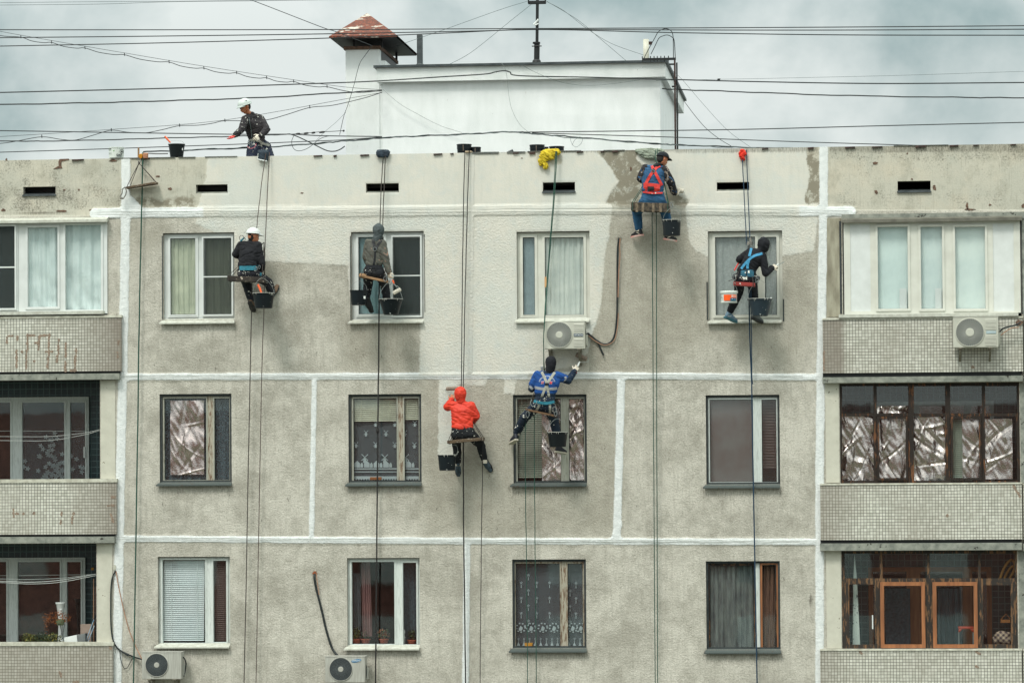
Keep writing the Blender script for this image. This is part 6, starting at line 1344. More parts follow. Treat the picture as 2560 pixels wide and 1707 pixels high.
shoe('shoe', P(629, 752, -.15), P(634, 762, -.06), M("brown caked shoe two", (112, 92, 76), (80, 66, 58), rough=.9, nscale=20), BLACKM, b1)
se = seat('dark narrow seat board tipped slightly under the man in the white hard hat', (571.5, 690), (663, 694), 13, (660, 606, -.25), mat=M("grimy dark seat board", (60, 54, 48), (34, 32, 32), rough=.9, nscale=12, splat=.63, splatcol=(176, 164, 150), sscale=16), rmat=ROPE_D)
karabiner((640, 672), -.62, .07, se); karabiner((648, 668), -.6, .06, se)
MB().tube(smoothpath([P(*p) for p in [(600, 600, -.45), (599, 592, -.5), (606, 589, -.5), (615, 600, -.47)]], 5), .005, 6).build('tool_cord', ROPE_D, b1)
MB().lathe(P(601, 603, -.47), [(.012, 0), (.018, .02), (.012, .06), (.016, .08), (.004, .085)], 10, axis=(.6, 0, .5)).build('shoulder_brush', TEAL, b1)
bk = bucket('wide dark bucket with an orange roller handle hanging under the white helmet worker', 631, 687.5, 733, 771, 43, -.62, handle=(655, 695, -.62))
MB().tube([P(644.5, 711, -.6), P(650, 722, -.6), P(654, 734, -.6)], [.018, .02, .016], 10).build('roller_grip', ORGR, label='orange roller handle sticking out of the wide hanging bucket', cat='roller handle')
rope('brown rope leaning left from the parapet to the head of the white helmet worker', [(665, 383, -.06), (655, 450, -.12), (648, 512, -.18), (642.5, 560, -.24), (640, 600, -.25)], .0075, ROPE_BR)
rope('brown rope running straight down past the right shoulder of the white helmet worker', [(674, 381, -.06), (669, 470, -.14), (666, 540, -.22), (663.4, 596, -.3), (662, 640, -.32), (661, 690, -.3), (660, 772, -.2), (653, 1000, -.12), (640, 1712, -.1), (637, 1900, -.1)], .0075, ROPE_BR)
rope('rope emerging under the seat of the white helmet worker, left of its bucket', [(630, 700, -.3), (629.5, 720, -.25), (627, 860, -.15), (610, 1712, -.1), (606, 1900, -.1)], .0085, ROPE_D)
# 2 man in grey hoodie
J = dict(head=(946, 577, -.43), sl=(921, 608, -.43), sr=(956, 609, -.45), chest=(937, 628, -.45, 24), waist=(935, 658, -.46, 22), hl=(923, 682, -.46), hr=(948, 684, -.46), el=(915, 642, -.40), wl=(920, 658, -.2), er=(963, 643, -.47), wr=(972, 680, -.46), kl=(920, 712, -.22), al=(913, 756, -.25), kr=(961, 708, -.24), ar=(967, 748, -.24))
GH = cloth((92, 92, 84), (70, 70, 66), splat=.60, sscale=18, splatcol=(150, 122, 106))
b2, fr, tp2, tr2 = person('man in stained grey hooded jacket with black harness, sitting before the second window', J, GH, cloth((28, 30, 36), (20, 22, 26), splat=.68, sscale=24), facing=(.2, .9, -.3), seed=2, hood=cloth((78, 86, 88), (60, 68, 70), splat=.9), hoodr=15)
gloves(b2, [((972, 680, -.46), (975, 694, -.46), (.6, .6, 0), 1, 1.0), ((920, 658, -.2), (926, 654, -.12), (0, 1, 0), -1, .7)])
for pts, wd in [([(932, 596), (936, 615), (938, 625)], 7), ([(955, 600), (945, 612), (938, 625)], 6), ([(938, 625), (937, 645), (934, 664)], 4.5), ([(912, 668), (934, 670), (956, 672)], 9)]: ribbon('harness_strap', pts, wd, BLKW, LAST['top'], b2)
ribbon('harness_strap', [(933, 672), (935, 684), (936, 694)], 7, BLKW, LAST['tr'], b2); ribbon('harness_strap', [(926, 680), (921, 690)], 5, BLKW, LAST['tr'], b2)
c_ = cast(LAST['top'], 937, 623, .02); MB().tube([c_+Vector((math.cos(a)*.028, 0, math.sin(a)*.034)) for a in np.linspace(0, 6.28, 13)], .005, 6, caps=False).build('d_ring', STEEL, b2)
shoe('shoe', P(913, 756, -.25), P(922, 788, -.2), BLACKM, M("black shoe sole", (30, 32, 34), rough=.6), b2, up=(-.9, 0, .5)); shoe('shoe', P(967, 748, -.24), P(972, 762, -.14), BLACKM, BLACKM, b2)
TAN = M("tan wood seat", (150, 118, 86), (116, 90, 66), rough=.8, nscale=12, bump=.3)
se = seat('tan plank seat sloping down to the right under the grey hooded man', (902, 687), (971, 702), 6, (956, 590, -.25), mat=TAN, rmat=ROPE_D)
MB().lathe(P(898, 688, -.55), [(.02, 0), (.04, .02), (.045, .07), (.03, .12)], 14, axis=(1, 0, -.2)).build('padded_end', TAN, se); karabiner((963, 697), -.6, .09, se); karabiner((975, 706), -.6, .08, se)
bucket('smaller dark bucket hanging left of the grey hooded man, one white sticker on it', 874, 919, 726, 763, 35, -.58, handle=(898, 702, -.58), fill=False, hook=(901, 690, -.58))
q = rect(909, 740, 913.5, 747, -.72); MB().box(q[0], q[1], -.718, -.700, q[2], q[3]).build('sticker', PVC, bpy.data.objects[[o.name for o in COL.objects if o.name.startswith('bucket') and o.type == 'EMPTY'][-1]])
bucket('broad dark tub spattered with paint in front of the grey hooded man', 947, 1008, 748, 787, 37, -.62, handle=(974, 706, -.6), hook=(973, 702, -.6))
roller('small white roller with orange grip held in the lowered hand of the grey hooded man', (983, 733, -.5)[:2], (1001.6, 723), .032, [(984.5, 709, -.5), (990, 714, -.5), (996, 717, -.5), (999, 722, -.5), (1003, 723, -.5), (1001, 724, -.5)], [(981, 700, -.5), (983, 704, -.5), (985, 709, -.5)], NAPW, ORGR, -.5)
rope('left dark rope above the grey hooded man', [(957.8, 396, -.08), (954, 450, -.12), (950, 557, -.24), (949, 600, -.26)], .0085, ROPE_D); rope('right dark rope above the grey hooded man', [(963.5, 390, -.08), (961, 450, -.12), (957, 557, -.24), (956, 600, -.26)], .0085, ROPE_D)
rope('thick black rope with a knot running down from under the grey hooded man', [(949, 704, -.3), (948, 720, -.25), (946.6, 900, -.16), (944.5, 1060, -.13), (943, 1070, -.15), (944.5, 1082, -.12), (942, 1350, -.1), (939, 1712, -.1), (938, 1900, -.1)], .013, ROPE_K)
MB().lathe(P(943.5, 1076, -.14), [(.001, -.05), (.02, -.03), (.026, 0), (.02, .03), (.001, .05)], 10).build('rope_knot', ROPE_K, label='knot in the thick black rope before the windmill curtain', cat='knot', smooth=True)
# 3 man in orange-red jacket
RJ = M("bright red-orange shell jacket", (218, 58, 34), (184, 44, 28), rough=.6, nscale=6, bump=.4, bscale=60)
J = dict(head=(1151, 985, -.43), sl=(1133, 1013, -.42), sr=(1177, 1014, -.44), chest=(1156, 1032, -.45, 29), waist=(1156, 1060, -.46, 28), hl=(1142, 1085, -.46), hr=(1174, 1085, -.46), el=(1119, 1017, -.34), wl=(1129, 1001, -.2), er=(1190, 1040, -.42), wr=(1184, 1052, -.22), kl=(1141, 1110, -.17), al=(1145, 1156, -.17), kr=(1201, 1110, -.2), ar=(1211, 1150, -.14))
b3, fr, tp3, tr3 = person('man in bright red-orange hooded jacket rolling paint below the broad joint', J, RJ, cloth((28, 32, 36), (20, 22, 26), splat=.66, sscale=22), facing=(-.15, .98, .05), seed=3, hood=RJ, hoodr=15.5, topwr=.010, hem=8, jr=(11.5, 10.5, 8), legr=(15, 11.5, 8))
gloves(b3, [((1129, 1001, -.2), (1132, 992, -.18), (0, 1, 0), 1, 1.1), ((1184, 1052, -.22), (1180, 1050, -.12), (0, 1, 0), -1, .8)], mat=SKIN)
ribbon('hood_seam', [(1134, 1001), (1151, 1003), (1168, 1002)], 2, M("dark red seam", (170, 36, 24), rough=.6), LAST['top'], b3)
ribbon('leg_strap', [(1193, 1086), (1196, 1094)], 4, TEAL, LAST['tr'], b3, off=.01)
SHG = M("blue grey trainer", (66, 82, 94), (44, 54, 62), rough=.7, nscale=20)
shoe('shoe', P(1145.5, 1163, -.17), P(1147, 1190, -.14), SHG, BLACKM, b3, up=(.2, -1, .2)); shoe('shoe', P(1212, 1157, -.14), P(1223, 1178, -.1), SHG, BLACKM, b3, up=(-.4, -.9, .2))
for (x, y) in ((1145.3, 1160), (1211.5, 1154)): MB().lathe(P(x, y+4, -.165), [(.042, 0), (.046, .03), (.044, .06)], 14).build('sock', GLOVE, b3)
se = seat('splintery plank seat rising to the right under the red jacketed man', (1120, 1101), (1210, 1092.5), 8, (1156, 1010, -.24), rmat=ROPE_D)
bucket('dark bucket hanging at the left shin of the red jacketed man', 1094, 1142, 1136.5, 1176, 39, -.5, handle=(1137, 1112, -.5), hook=(1131, 1102, -.55))
roller('long brown roller held up to the wall by the red jacketed man', (1115.5, 972), (1146, 970), .034, [(1115, 972, -.1), (1115, 979, -.1), (1129, 981, -.1), (1131.5, 990, -.12)], [(1132, 988, -.14), (1133.5, 994, -.15), (1134.5, 1002, -.16)], NAPD, M("dark grip", (60, 84, 84), rough=.5), -.1)
rope('left rope above the red hood', [(1162, 381, -.06), (1159, 505, -.1), (1156, 700, -.14), (1154, 900, -.2), (1153.5, 980, -.26)], .0085, ROPE_K); rope('right rope above the red hood', [(1173, 377, -.06), (1168, 539, -.1), (1163, 720, -.14), (1159.6, 900, -.2), (1158, 980, -.26)], .0085, ROPE_K)
rope('thick black rope hanging below the plank of the red jacketed man', [(1158, 1100, -.3), (1158.5, 1200, -.2), (1159.4, 1350, -.14), (1164, 1712, -.1), (1165, 1900, -.1)], .012, ROPE_K); rope('thin rope falling past the right foot of the red jacketed man', [(1209, 1098, -.32), (1207, 1125, -.3), (1206, 1200, -.2), (1203.6, 1350, -.14), (1200, 1712, -.1), (1199, 1900, -.1)], .007, ROPE_K)
# 4 man in royal blue vest
BV = cloth((26, 76, 142), (20, 60, 120), splat=.9); NV = cloth((24, 44, 66), (18, 32, 50), splat=.72)
J = dict(head=(1377, 909, -.43), sl=(1344, 938, -.43), sr=(1392, 939, -.43), chest=(1368, 958, -.45, 31), waist=(1363, 986, -.46, 27), hl=(1344, 1013, -.46), hr=(1374, 1018, -.46), el=(1329, 971, -.42), wl=(1348, 966, -.2), er=(1421, 951, -.38), wr=(1436, 929, -.30), kl=(1311, 1044, -.3), al=(1291, 1082, -.16), kr=(1386, 1052, -.24), ar=(1396, 1113, -.17))
b4, fr, tp4, tr4 = person('man in royal blue work vest with grey harness straps, reaching up under the air conditioner', J, NV, cloth((28, 42, 58), (20, 30, 44), splat=.64, sscale=24), facing=(.35, .9, .2), seed=4)
sl4, sr4 = sph(1344, 938, -.43, 11.2), sph(1392, 939, -.43, 11.2); C4 = sph(1368, 958, -.45, 32.5, 17.5, 16.5); W4 = sph(1364, 981, -.46, 29, 16.5, 8)
organic('vest', [[sl4, sr4, C4], [C4, W4], chain((1344, 938, -.43, 12), (1333, 960, -.425, 11.3))[0], chain((1392, 939, -.43, 12), (1412, 947, -.39, 11.3))[0]], BV, tp4, voxel=.0105, iters=3, wr=.008, seed=9); vb = LAST['bvh']
BAL = cloth((22, 24, 32), (16, 18, 24), splat=.85); hc = P(1377, 909, -.43)
organic('balaclava', [[(hc+Vector((0, 0, .035)), (.098, .108, .1)), (hc-Vector((0, 0, .04)), (.088, .105, .08))], [(hc-Vector((0, 0, .05)), (.082, .098, .05)), (hc-Vector((.02, 0, .14)), (.08, .08, .03))]], BAL, b4, voxel=.009, wr=.003)
for pts in ([(1354, 929), (1362, 945), (1366.5, 957)], [(1387, 930), (1376, 946), (1368, 957)]): ribbon('harness_strap', pts, 6.5, GREYW, vb, b4, off=.012)
for pts in ([(1366, 963), (1358, 982), (1351, 1000)], [(1367, 963), (1371, 982), (1374, 1000)]): ribbon('harness_strap', pts, 6, GREYW, vb, b4, off=.014); ribbon('harness_strap', pts, 6, GREYW, LAST['top'], b4, off=.018)
for pts in ([(1350, 1005), (1345, 1018), (1339, 1029)], [(1374, 1005), (1375, 1020), (1375, 1033)]): ribbon('harness_strap', pts, 6, GREYW, LAST['tr'], b4, off=.012)
ribbon('reflective_band', [(1336, 968), (1350, 971), (1365, 972), (1380, 972), (1394, 970)], 7, SILV, vb, tp4, off=.006); ribbon('reflective_band', [(1413, 941), (1415, 948), (1410, 957)], 6, SILV, vb, tp4, off=.005); ribbon('reflective_band', [(1321, 963), (1327, 968), (1332, 973)], 6, SILV, LAST['top'], tp4, off=.005)
ribbon('belt', [(1334, 1002), (1348, 1006), (1365, 1008), (1386, 1004)], 7, TEAL, LAST['tr'], b4, off=.03)
ribbon('belt', [(1334, 1001), (1348, 1005), (1365, 1007), (1386, 1003)], 7, TEAL, LAST['top'], b4, off=.02)
c_ = cast(vb, 1366.5, 960, .024); MB().box(c_.x-.03, c_.x+.03, c_.y, c_.y+.012, c_.z-.02, c_.z+.02).build('back_plate', BLKW, b4, bev=.004)
def wraptext(txt, px, mat, bv, parent, name='lettering', off=.006, bold=.02, arc=None, rot=0):
    cu = bpy.data.curves.new('t', 'FONT'); cu.body = txt; cu.offset = bold; cu.shear = .3; ob = bpy.data.objects.new('t', cu); COL.objects.link(ob); bpy.context.view_layer.update(); me_ = bpy.data.meshes.new_from_object(ob); bpy.data.objects.remove(ob)
    vs = [v.co.copy() for v in me_.vertices]; lx, hx, ly, hy = min(v.x for v in vs), max(v.x for v in vs), min(v.y for v in vs), max(v.y for v in vs); out = []
    for v in vs:
        x, y = px[0]+(v.x-lx)/(hx-lx)*(px[2]-px[0]), px[3]-(v.y-ly)/(hy-ly)*(px[3]-px[1]); out.append(cast(bv, x, y, off) or P(x, y, -.56))
    return new(name, out, [tuple(p.vertices) for p in me_.polygons], mat, parent)
RL = M("red lettering", (216, 40, 44), rough=.6); WL = M("white lettering", (220, 228, 236), rough=.6)
wraptext('H', (1352.5, 952, 1360, 960), WL, vb, tp4, off=.008, bold=.07); wraptext('M', (1373.5, 952, 1381.5, 960.5), WL, vb, tp4, off=.008, bold=.07); wraptext('H', (1353, 952.6, 1359.5, 959.4), RL, vb, tp4, off=.011); wraptext('M', (1374, 952.6, 1381, 959.9), RL, vb, tp4, off=.011)
m = MB()
for a in np.linspace(-1.35, 1.35, 17):
    x, y = 1367.5+math.sin(a)*19, 957-math.cos(a)*17; dx, dy = math.sin(a)*1.6, -math.cos(a)*1.6; p, q_ = cast(vb, x-dx, y-dy, .007), cast(vb, x+dx, y+dy, .007)
    if p and q_: m.tube([p, q_], .005, 4)
m.build('arc_lettering', WL, tp4)
gloves(b4, [((1437, 928, -.3), (1444, 916, -.26), (-.3, 1, 0), 1, .75), ((1348, 966, -.2), (1356, 962, -.1), (0, 1, 0), -1, .7)])
MB().lathe(P(1436, 931, -.3), [(.04, 0), (.042, .02)], 12, axis=(.5, .1, .8)).build('cuff', REDW, b4)
SHN = M("navy trainer", (28, 34, 46), (18, 22, 30), rough=.6); SOLEW = M("off white sole", (190, 184, 168), rough=.7)
shoe('shoe', P(1288, 1090, -.2), P(1282, 1094, -.12), SHN, SOLEW, b4, up=(.2, -.1, 1), accent=None); shoe('shoe', P(1397, 1118, -.2), P(1407, 1120, -.12), SHN, SOLEW, b4, up=(-.15, -.15, 1))
MB().tube([P(1295, 1076, -.17), P(1291, 1084, -.16)], .056, 12).build('sock', GLOVE, b4)
se = seat('seat board dipping to the right under the man in the blue vest', (1315.5, 1021), (1392, 1038), 5, (1366, 915, -.2), mat=M("brown seat board", (112, 84, 58), (70, 56, 44), rough=.8, nscale=14), rmat=ROPE_D)
karabiner((1319, 1035), -.62, .10, se); karabiner((1386, 1024), -.62, .10, se); karabiner((1389, 1034), -.62, .08, se)
MB().tube(smoothpath([P(*p, -.6) for p in [(1330, 998), (1326, 1008), (1332, 1016), (1340, 1010), (1342, 1002)]], 5), .006, 6).build('gear_loop', WIRE, b4)
bucket('dark bucket with a tall arched handle hanging right of the man in the blue vest', 1368.5, 1420, 1080, 1117, 41, -.55, handle=(1393, 1046, -.55), hook=(1391, 1038, -.55), mat=BUCKC)
roller('long brown roller held under the bracket by the man in the blue vest', (1440, 886), (1467, 898), .038, [(1466, 897, -.1), (1471, 894, -.1), (1471, 899, -.1), (1468, 905, -.12), (1449.5, 905, -.2)], [(1449, 904, -.22), (1447, 909, -.25), (1444, 916, -.28)], NAPD, PVC, -.1)
for k, dx in enumerate((0, 2.6)):
    rope(('left', 'right')[k]+' green rope running from the yellow cloth to the man in the blue vest', [(1389.7+dx, 378, -.12), (1384.7+dx, 477, -.14), (1376+dx*.8, 589, -.14), (1368.6+dx*.6, 692, -.16), (1361+dx*.4, 800, -.45), (1359.2, 860, -.45), (1360+dx*.4, 923, -.3), (1362, 940, -.25)], .0075, ROPE_G)
rope('left green rope crossing the ribbed blind below the man in the blue vest', [(1314, 1034, -.35), (1313, 1160, -.2), (1315.5, 1350, -.12), (1319, 1712, -.1), (1320, 1900, -.1)], .0075, ROPE_G); rope('right green rope crossing the ribbed blind below the man in the blue vest', [(1336, 1030, -.35), (1336, 1160, -.2), (1337.6, 1350, -.12), (1341, 1712, -.1), (1342, 1900, -.1)], .0075, ROPE_G)
p = P(1355, 920, -.3); MB().box(p.x-.02, p.x+.02, -.32, -.28, p.z-.06, p.z+.03).build('rope_grab', STEEL, label='steel rope grab clamped to the green ropes left of the dark balaclava', cat='rope grab', bev=.005)
# 5 man in black cap and red harness
DJ = cloth((50, 92, 128), (36, 70, 104), splat=.62, sscale=16, splatcol=(92, 84, 88)); CAMO = cloth((46, 42, 44), (26, 26, 30), splat=.56, sscale=16, splatcol=(150, 136, 126))
J = dict(head=(1656, 397, -.43), sl=(1614, 422, -.42), sr=(1660, 425, -.45), chest=(1634, 442, -.45, 29), waist=(1632, 474, -.46, 28), hl=(1616, 502, -.46), hr=(1649, 502, -.46), el=(1602, 446, -.42), wl=(1612, 454, -.2), er=(1677, 456, -.42), wr=(1686, 482, -.30), kl=(1592, 530, -.24), al=(1597, 571, -.2), kr=(1664, 532, -.24), ar=(1671, 581, -.18))
b5, fr, tp5, tr5 = person('man in denim blue jacket, red harness and black cap on a woven seat', J, DJ, cloth((44, 88, 122), (34, 70, 102), splat=.78), facing=(.75, .6, -.3), face=True, seed=5, legr=(15.5, 12.5, 10))
for s_, e_, w_ in (('sl', 'el', 'wl'), ('sr', 'er', 'wr')): 
    o = organic('sleeve', chain((*J[s_], 11.6), (*J[e_], 10.5), (*J[w_], 8.4)), CAMO, tp5, voxel=.0105, iters=3, wr=.008, seed=6)
W_, f, s, up = fr
organic('hair', [[wsp(W_(-.028, 0, .02), .078), wsp(W_(-.03, 0, -.01), .070)]], M_HAIR, b5, voxel=.009)
dome(W_(-.004, 0, .045), up-f*.1, f, .098, cloth((24, 30, 36), (16, 20, 26), splat=.74), b5, 'cap', brim=.075, flat=.9, rim=.004)
organic('collar', [[(P(1647, 412, -.44), (.085, .075, .03)), (P(1642, 416, -.44), (.09, .08, .03))]], cloth((26, 28, 32), splat=.9), tp5, voxel=.01)
def world_bvh(o):
    org = ORG[o.name] if o.parent is None else ORG[o.parent.name] if o.parent.parent is None else ORG[o.parent.parent.name]
    return BVHTree.FromPolygons([v.co+ORG[o.name] for v in o.data.vertices], [tuple(p.vertices) for p in o.data.polygons])
tb, rb = world_bvh(tp5), world_bvh(tr5)
for pts in ([(1628, 408), (1631, 418), (1633, 424)], [(1656, 413), (1644, 417), (1637, 424)], [(1634, 428), (1625, 440), (1614, 460)], [(1636, 428), (1645, 445), (1655, 464)]): ribbon('harness_strap', pts, 7, REDW, tb, b5, off=.012)
ribbon('harness_belt', [(1605, 469), (1618, 469), (1632, 470), (1646, 472), (1661, 473)], 23, REDW, tb, b5, off=.02, th=.01); ribbon('harness_belt', [(1605, 480), (1632, 483), (1662, 482)], 4, REDW, rb, b5, off=.03, th=.01)
ribbon('belt_patch', [(1619, 472), (1627, 472), (1635, 472)], 11, BLKW, tb, b5, off=.034); 
ribbon('harness_strap', [(1612, 476), (1607, 485), (1602, 492)], 8, REDW, rb, b5, off=.014); ribbon('harness_strap', [(1655, 478), (1659, 484), (1662, 488)], 8, REDW, rb, b5, off=.014)
ribbon('back_plate', [(1630, 428), (1637, 425)], 9, BLKW, tb, b5, off=.016); c_ = cast(tb, 1632, 429, .026); MB().tube([c_+Vector((math.cos(a)*.03, 0, math.sin(a)*.022)) for a in np.linspace(0, 6.28, 13)], .005, 6, caps=False).build('d_ring', STEEL, b5)
gloves(b5, [((1686, 482, -.3), (1692, 489, -.2), (.2, 1, 0), 1, 1.0), ((1612, 454, -.2), (1620, 456, -.1), (0, 1, 0), -1, .7)])
TRB = M("black trainer", (30, 32, 38), (20, 22, 26), rough=.6); SOLER = M("white and coral sole", (200, 196, 190), (220, 96, 76), rough=.6, nscale=5)
shoe('shoe', P(1598, 577, -.2), P(1588, 579, -.13), TRB, SOLER, b5, up=(0, -.1, 1), accent=GLOVE); shoe('shoe', P(1670, 587, -.2), P(1681, 589, -.13), TRB, SOLER, b5, up=(0, -.1, 1), accent=GLOVE)
MB().tube([P(1598, 570, -.2), P(1598, 579, -.2)], .05, 12).build('sock', GLOVE, b5)
se = seat('wide seat padded with woven paint-caked straps under the red harness', (1578.5, 507), (1675, 510), 21, (1650, 400, -.2), mat=PADM, rmat=ROPE_G)
m = MB()
for x in (1592, 1607, 1633, 1651): a, c_ = P(x, 508, -.59), P(x+1, 530, -.59); m.hexa([(a.x-.02, -.586, c_.z), (a.x+.02, -.586, c_.z), (a.x+.02, -.58, c_.z), (a.x-.02, -.58, c_.z), (a.x-.02, -.586, a.z), (a.x+.02, -.586, a.z), (a.x+.02, -.58, a.z), (a.x-.02, -.58, a.z)])
m.build('woven_strap', M("beige caked strap", (140, 124, 104), (84, 74, 62), rough=.9, nscale=20), se); karabiner((1678, 513), -.6, .08, se)
bucket('tall straight dark bucket hanging from the woven seat of the man in the red harness', 1656, 1703, 550.5, 590, 42, -.6, handle=(1683, 518, -.6), hook=(1679, 513, -.6))
roller('short white roller pressed on the parapet wall by the man in the red harness', (1692, 474), (1709, 479), .040, [(1709, 479, -.10), (1711, 484, -.10), (1700, 486, -.12), (1694, 487, -.16)], [(1694, 487, -.16), (1690, 487, -.2)], NAPW, PVC, -.08)
rope('left dark green rope below the woven seat', [(1630, 528, -.35), (1631, 620, -.2), (1633, 960, -.12), (1638, 1712, -.1), (1639, 1900, -.1)], .0075, ROPE_G); rope('right dark green rope below the woven seat', [(1640.5, 528, -.35), (1641, 620, -.2), (1642, 960, -.12), (1644.4, 1712, -.1), (1645, 1900, -.1)], .0075, ROPE_G)
rope('left green rope coming over the grey tarpaulin', [(1640, 374, -.14), (1638, 395, -.18), (1646, 420, -.22)], .0075, ROPE_G); rope('right green rope coming over the grey tarpaulin', [(1644.5, 372, -.14), (1644, 395, -.18), (1650, 420, -.22)], .0075, ROPE_G)
# 6 man in black hoodie, crouching forward
BH = cloth((24, 26, 32), (16, 18, 24), splat=.80)
J = dict(head=(1909, 612, -.42), sl=(1876, 629, -.43), sr=(1906, 639, -.47), chest=(1884, 648, -.47, 25), waist=(1867, 675, -.47, 25), hl=(1850, 697, -.47), hr=(1879, 700, -.47), el=(1848, 649, -.38), wl=(1862, 656, -.2), er=(1914, 683, -.48), wr=(1929, 671, -.36), kl=(1847, 730, -.3), al=(1825, 778, -.32), kr=(1883, 722, -.24), ar=(1888, 783, -.2))
b6, fr, tp6, tr6 = person('man in black hooded sweater with blue harness leaning right to scrape beside the last window', J, BH, cloth((22, 26, 32), (16, 18, 24), splat=.74), facing=(.72, .5, -.45), up=(.35, .1, 1), seed=6, hood=BH, hoodr=16, legr=(15, 12, 9))
tb, rb = world_bvh(tp6), world_bvh(tr6); BLW_ = M("sky blue webbing", (62, 140, 178), (46, 116, 154), rough=.7, nscale=14)
for pts in ([(1879, 618), (1876, 630), (1873, 641)], [(1906, 634), (1890, 638), (1876, 646), (1862, 660), (1853, 672)], [(1872, 652), (1869, 662), (1869, 672)]): ribbon('harness_strap', pts, 6.2, BLW_, tb, b6, off=.012)
ribbon('belt_bag', [(1834, 680), (1848, 679), (1862, 679), (1876, 680), (1890, 683)], 20, TEALD, tb, b6, off=.03, th=.015); ribbon('belt_bag', [(1834, 683), (1848, 682), (1862, 682), (1876, 683), (1892, 684)], 18, TEALD, rb, b6, off=.03, th=.015)
for (a, y0) in ((1841, 685), (1866, 682), (1888, 686)): ribbon('bag_strap', [(a, y0-8), (a, y0+8)], 2, BLKW, rb, b6, off=.04)
organic('hip_padding', [[sph(1838, 692, -.5, 8), sph(1866, 697, -.53, 11), sph(1892, 695, -.5, 8)]], cloth((34, 36, 42), (22, 24, 30), splat=.6, sscale=20), b6, wr=.008, voxel=.011)
gloves(b6, [((1930, 671, -.36), (1939, 665, -.32), (.2, .9, -.2), -1, 1.0), ((1862, 656, -.2), (1868, 650, -.1), (0, 1, 0), 1, .8)])
MB().tube([P(1940, 664.5, -.3), P(1946, 661, -.26)], .013, 8).build('grip', CABLEW, (tk := thing('paint_scraper', 'white scraper held to the window edge by the black hooded man', 'scraper', P(1945, 662, -.28))))
a, c_, d_, e_ = P(1945, 663.5, -.26), P(1947, 659.5, -.26), P(1961.5, 653, -.1), P(1960, 657, -.1); MB().hexa([a, c_, c_+Vector((0, .006, 0)), a+Vector((0, .006, 0)), e_, d_, d_+Vector((0, .006, 0)), e_+Vector((0, .006, 0))]).build('blade', PVC, tk)
TRG = M("grey blue trainer", (130, 150, 164), (62, 104, 134), rough=.6, nscale=16)
shoe('shoe', P(1823, 785, -.32), P(1834, 790, -.26), TRG, M("teal sole", (60, 116, 130), rough=.6), b6, up=(-.3, -.3, 1), accent=PVC); shoe('shoe', P(1889, 787, -.24), P(1900, 792, -.16), M("grey trainer", (98, 104, 104), (66, 72, 72), rough=.7), BLACKM, b6, up=(-.3, -.3, 1))
se = seat('red board seat under the blue belt bag of the black hooded man', (1834, 705), (1888, 708), 9, (1874, 610, -.25), mat=M("scratched red board", (150, 50, 44), (110, 38, 36), rough=.6, nscale=12, splat=.66, sscale=18), rmat=ROPE_D, Y=-.5)
karabiner((1893, 700), -.62, .09, se); karabiner((1836, 694), -.6, .08, se); karabiner((1832, 686), -.58, .07, se)
MB().tube([P(*p) for p in [(1848, 655, -.34), (1842, 665, -.45), (1836, 676, -.5)]], .012, 6).build('red_lanyard', REDW, b6)
# rope grab above his shoulders
t = thing('rope_grab', 'cluster of paint-spattered steel rope grabs above the shoulder of the black hooded man', 'rope grab', P(1874, 612, -.3)); CAKE = M("paint-caked steel", (150, 146, 136), (70, 70, 70), rough=.6, nscale=26)
MB().hexa([P(1868, 614, -.32), P(1874, 615, -.32), P(1874, 615, -.27), P(1868, 614, -.27), P(1867, 605, -.32), P(1873, 604, -.32), P(1873, 604, -.27), P(1867, 605, -.27)]).build('grab_body', CAKE, t, bev=.005); MB().hexa([P(1873, 612, -.34), P(1881, 613, -.34), P(1881, 613, -.28), P(1873, 612, -.28), P(1874, 595, -.34), P(1878, 594, -.34), P(1878, 594, -.28), P(1874, 595, -.28)]).build('grab_body', CAKE, t, bev=.005)
karabiner((1880, 607), -.33, .08, t); karabiner((1871, 617), -.34, .06, t)
# white labelled bucket
t = bucket('white paint bucket with orange and green label hanging left of the black hooded man', 1801, 1844, 728, 757, 38.5, -.62, mat=WBUCK, handle=(1821, 703, -.62), fill=False, hook=(1836, 697, -.62)); c_ = P(1822.5, 757, -.62)
h_ = P(1822.5, 728, -.62).z-c_.z
MB().lathe(c_, [(.142, h_-.035), (.150, h_-.034), (.150, h_-.004), (.13, h_+.004), (.001, h_+.006)], 36, caps=False).build('lid', WBUCK, t)
MB().lathe(c_, [(.128, -.004), (.136, .0), (.136, .022), (.128, .024)], 36).build('base_rim', WBUCK, t)
def wraplabel(x0, x1, y0, y1, mat, name, rad, txt=None):
    m = MB(); rows = []
    for y in (y1, (y0+y1)/2, y0):
        row = []
        for i in range(9):
            x = x0+(x1-x0)*i/8; q = P(x, y, -.62); dx = q.x-c_.x; row.append((q.x, -.62-math.sqrt(max(.0001, rad**2-dx*dx)), q.z))
        rows.append(row)
    m.grid(rows); return m.build(name, mat, t)
wraplabel(1810, 1841.5, 737.5, 752.5, M("orange label", (250, 92, 20), rough=.5), 'label_panel', .1475); wraplabel(1826.5, 1841.3, 745.8, 752.7, M("green blue label", (16, 96, 84), (20, 90, 130), rough=.5), 'label_panel', .149); wraplabel(1829, 1841, 738, 745, M("pale orange label", (250, 140, 96), rough=.5), 'label_panel', .149)
for (x0, x1, y) in ((1829.5, 1834, 740), (1829.5, 1834, 742.5), (1836, 1840.5, 742), (1830, 1833, 748), (1836.5, 1837.5, 749), (1839, 1840, 749), (1803, 1805, 742), (1803, 1806.5, 745)): wraplabel(x0, x1, y-.7, y+.7, WL if x0 > 1810 else CABLEG, 'print_mark', .1505)
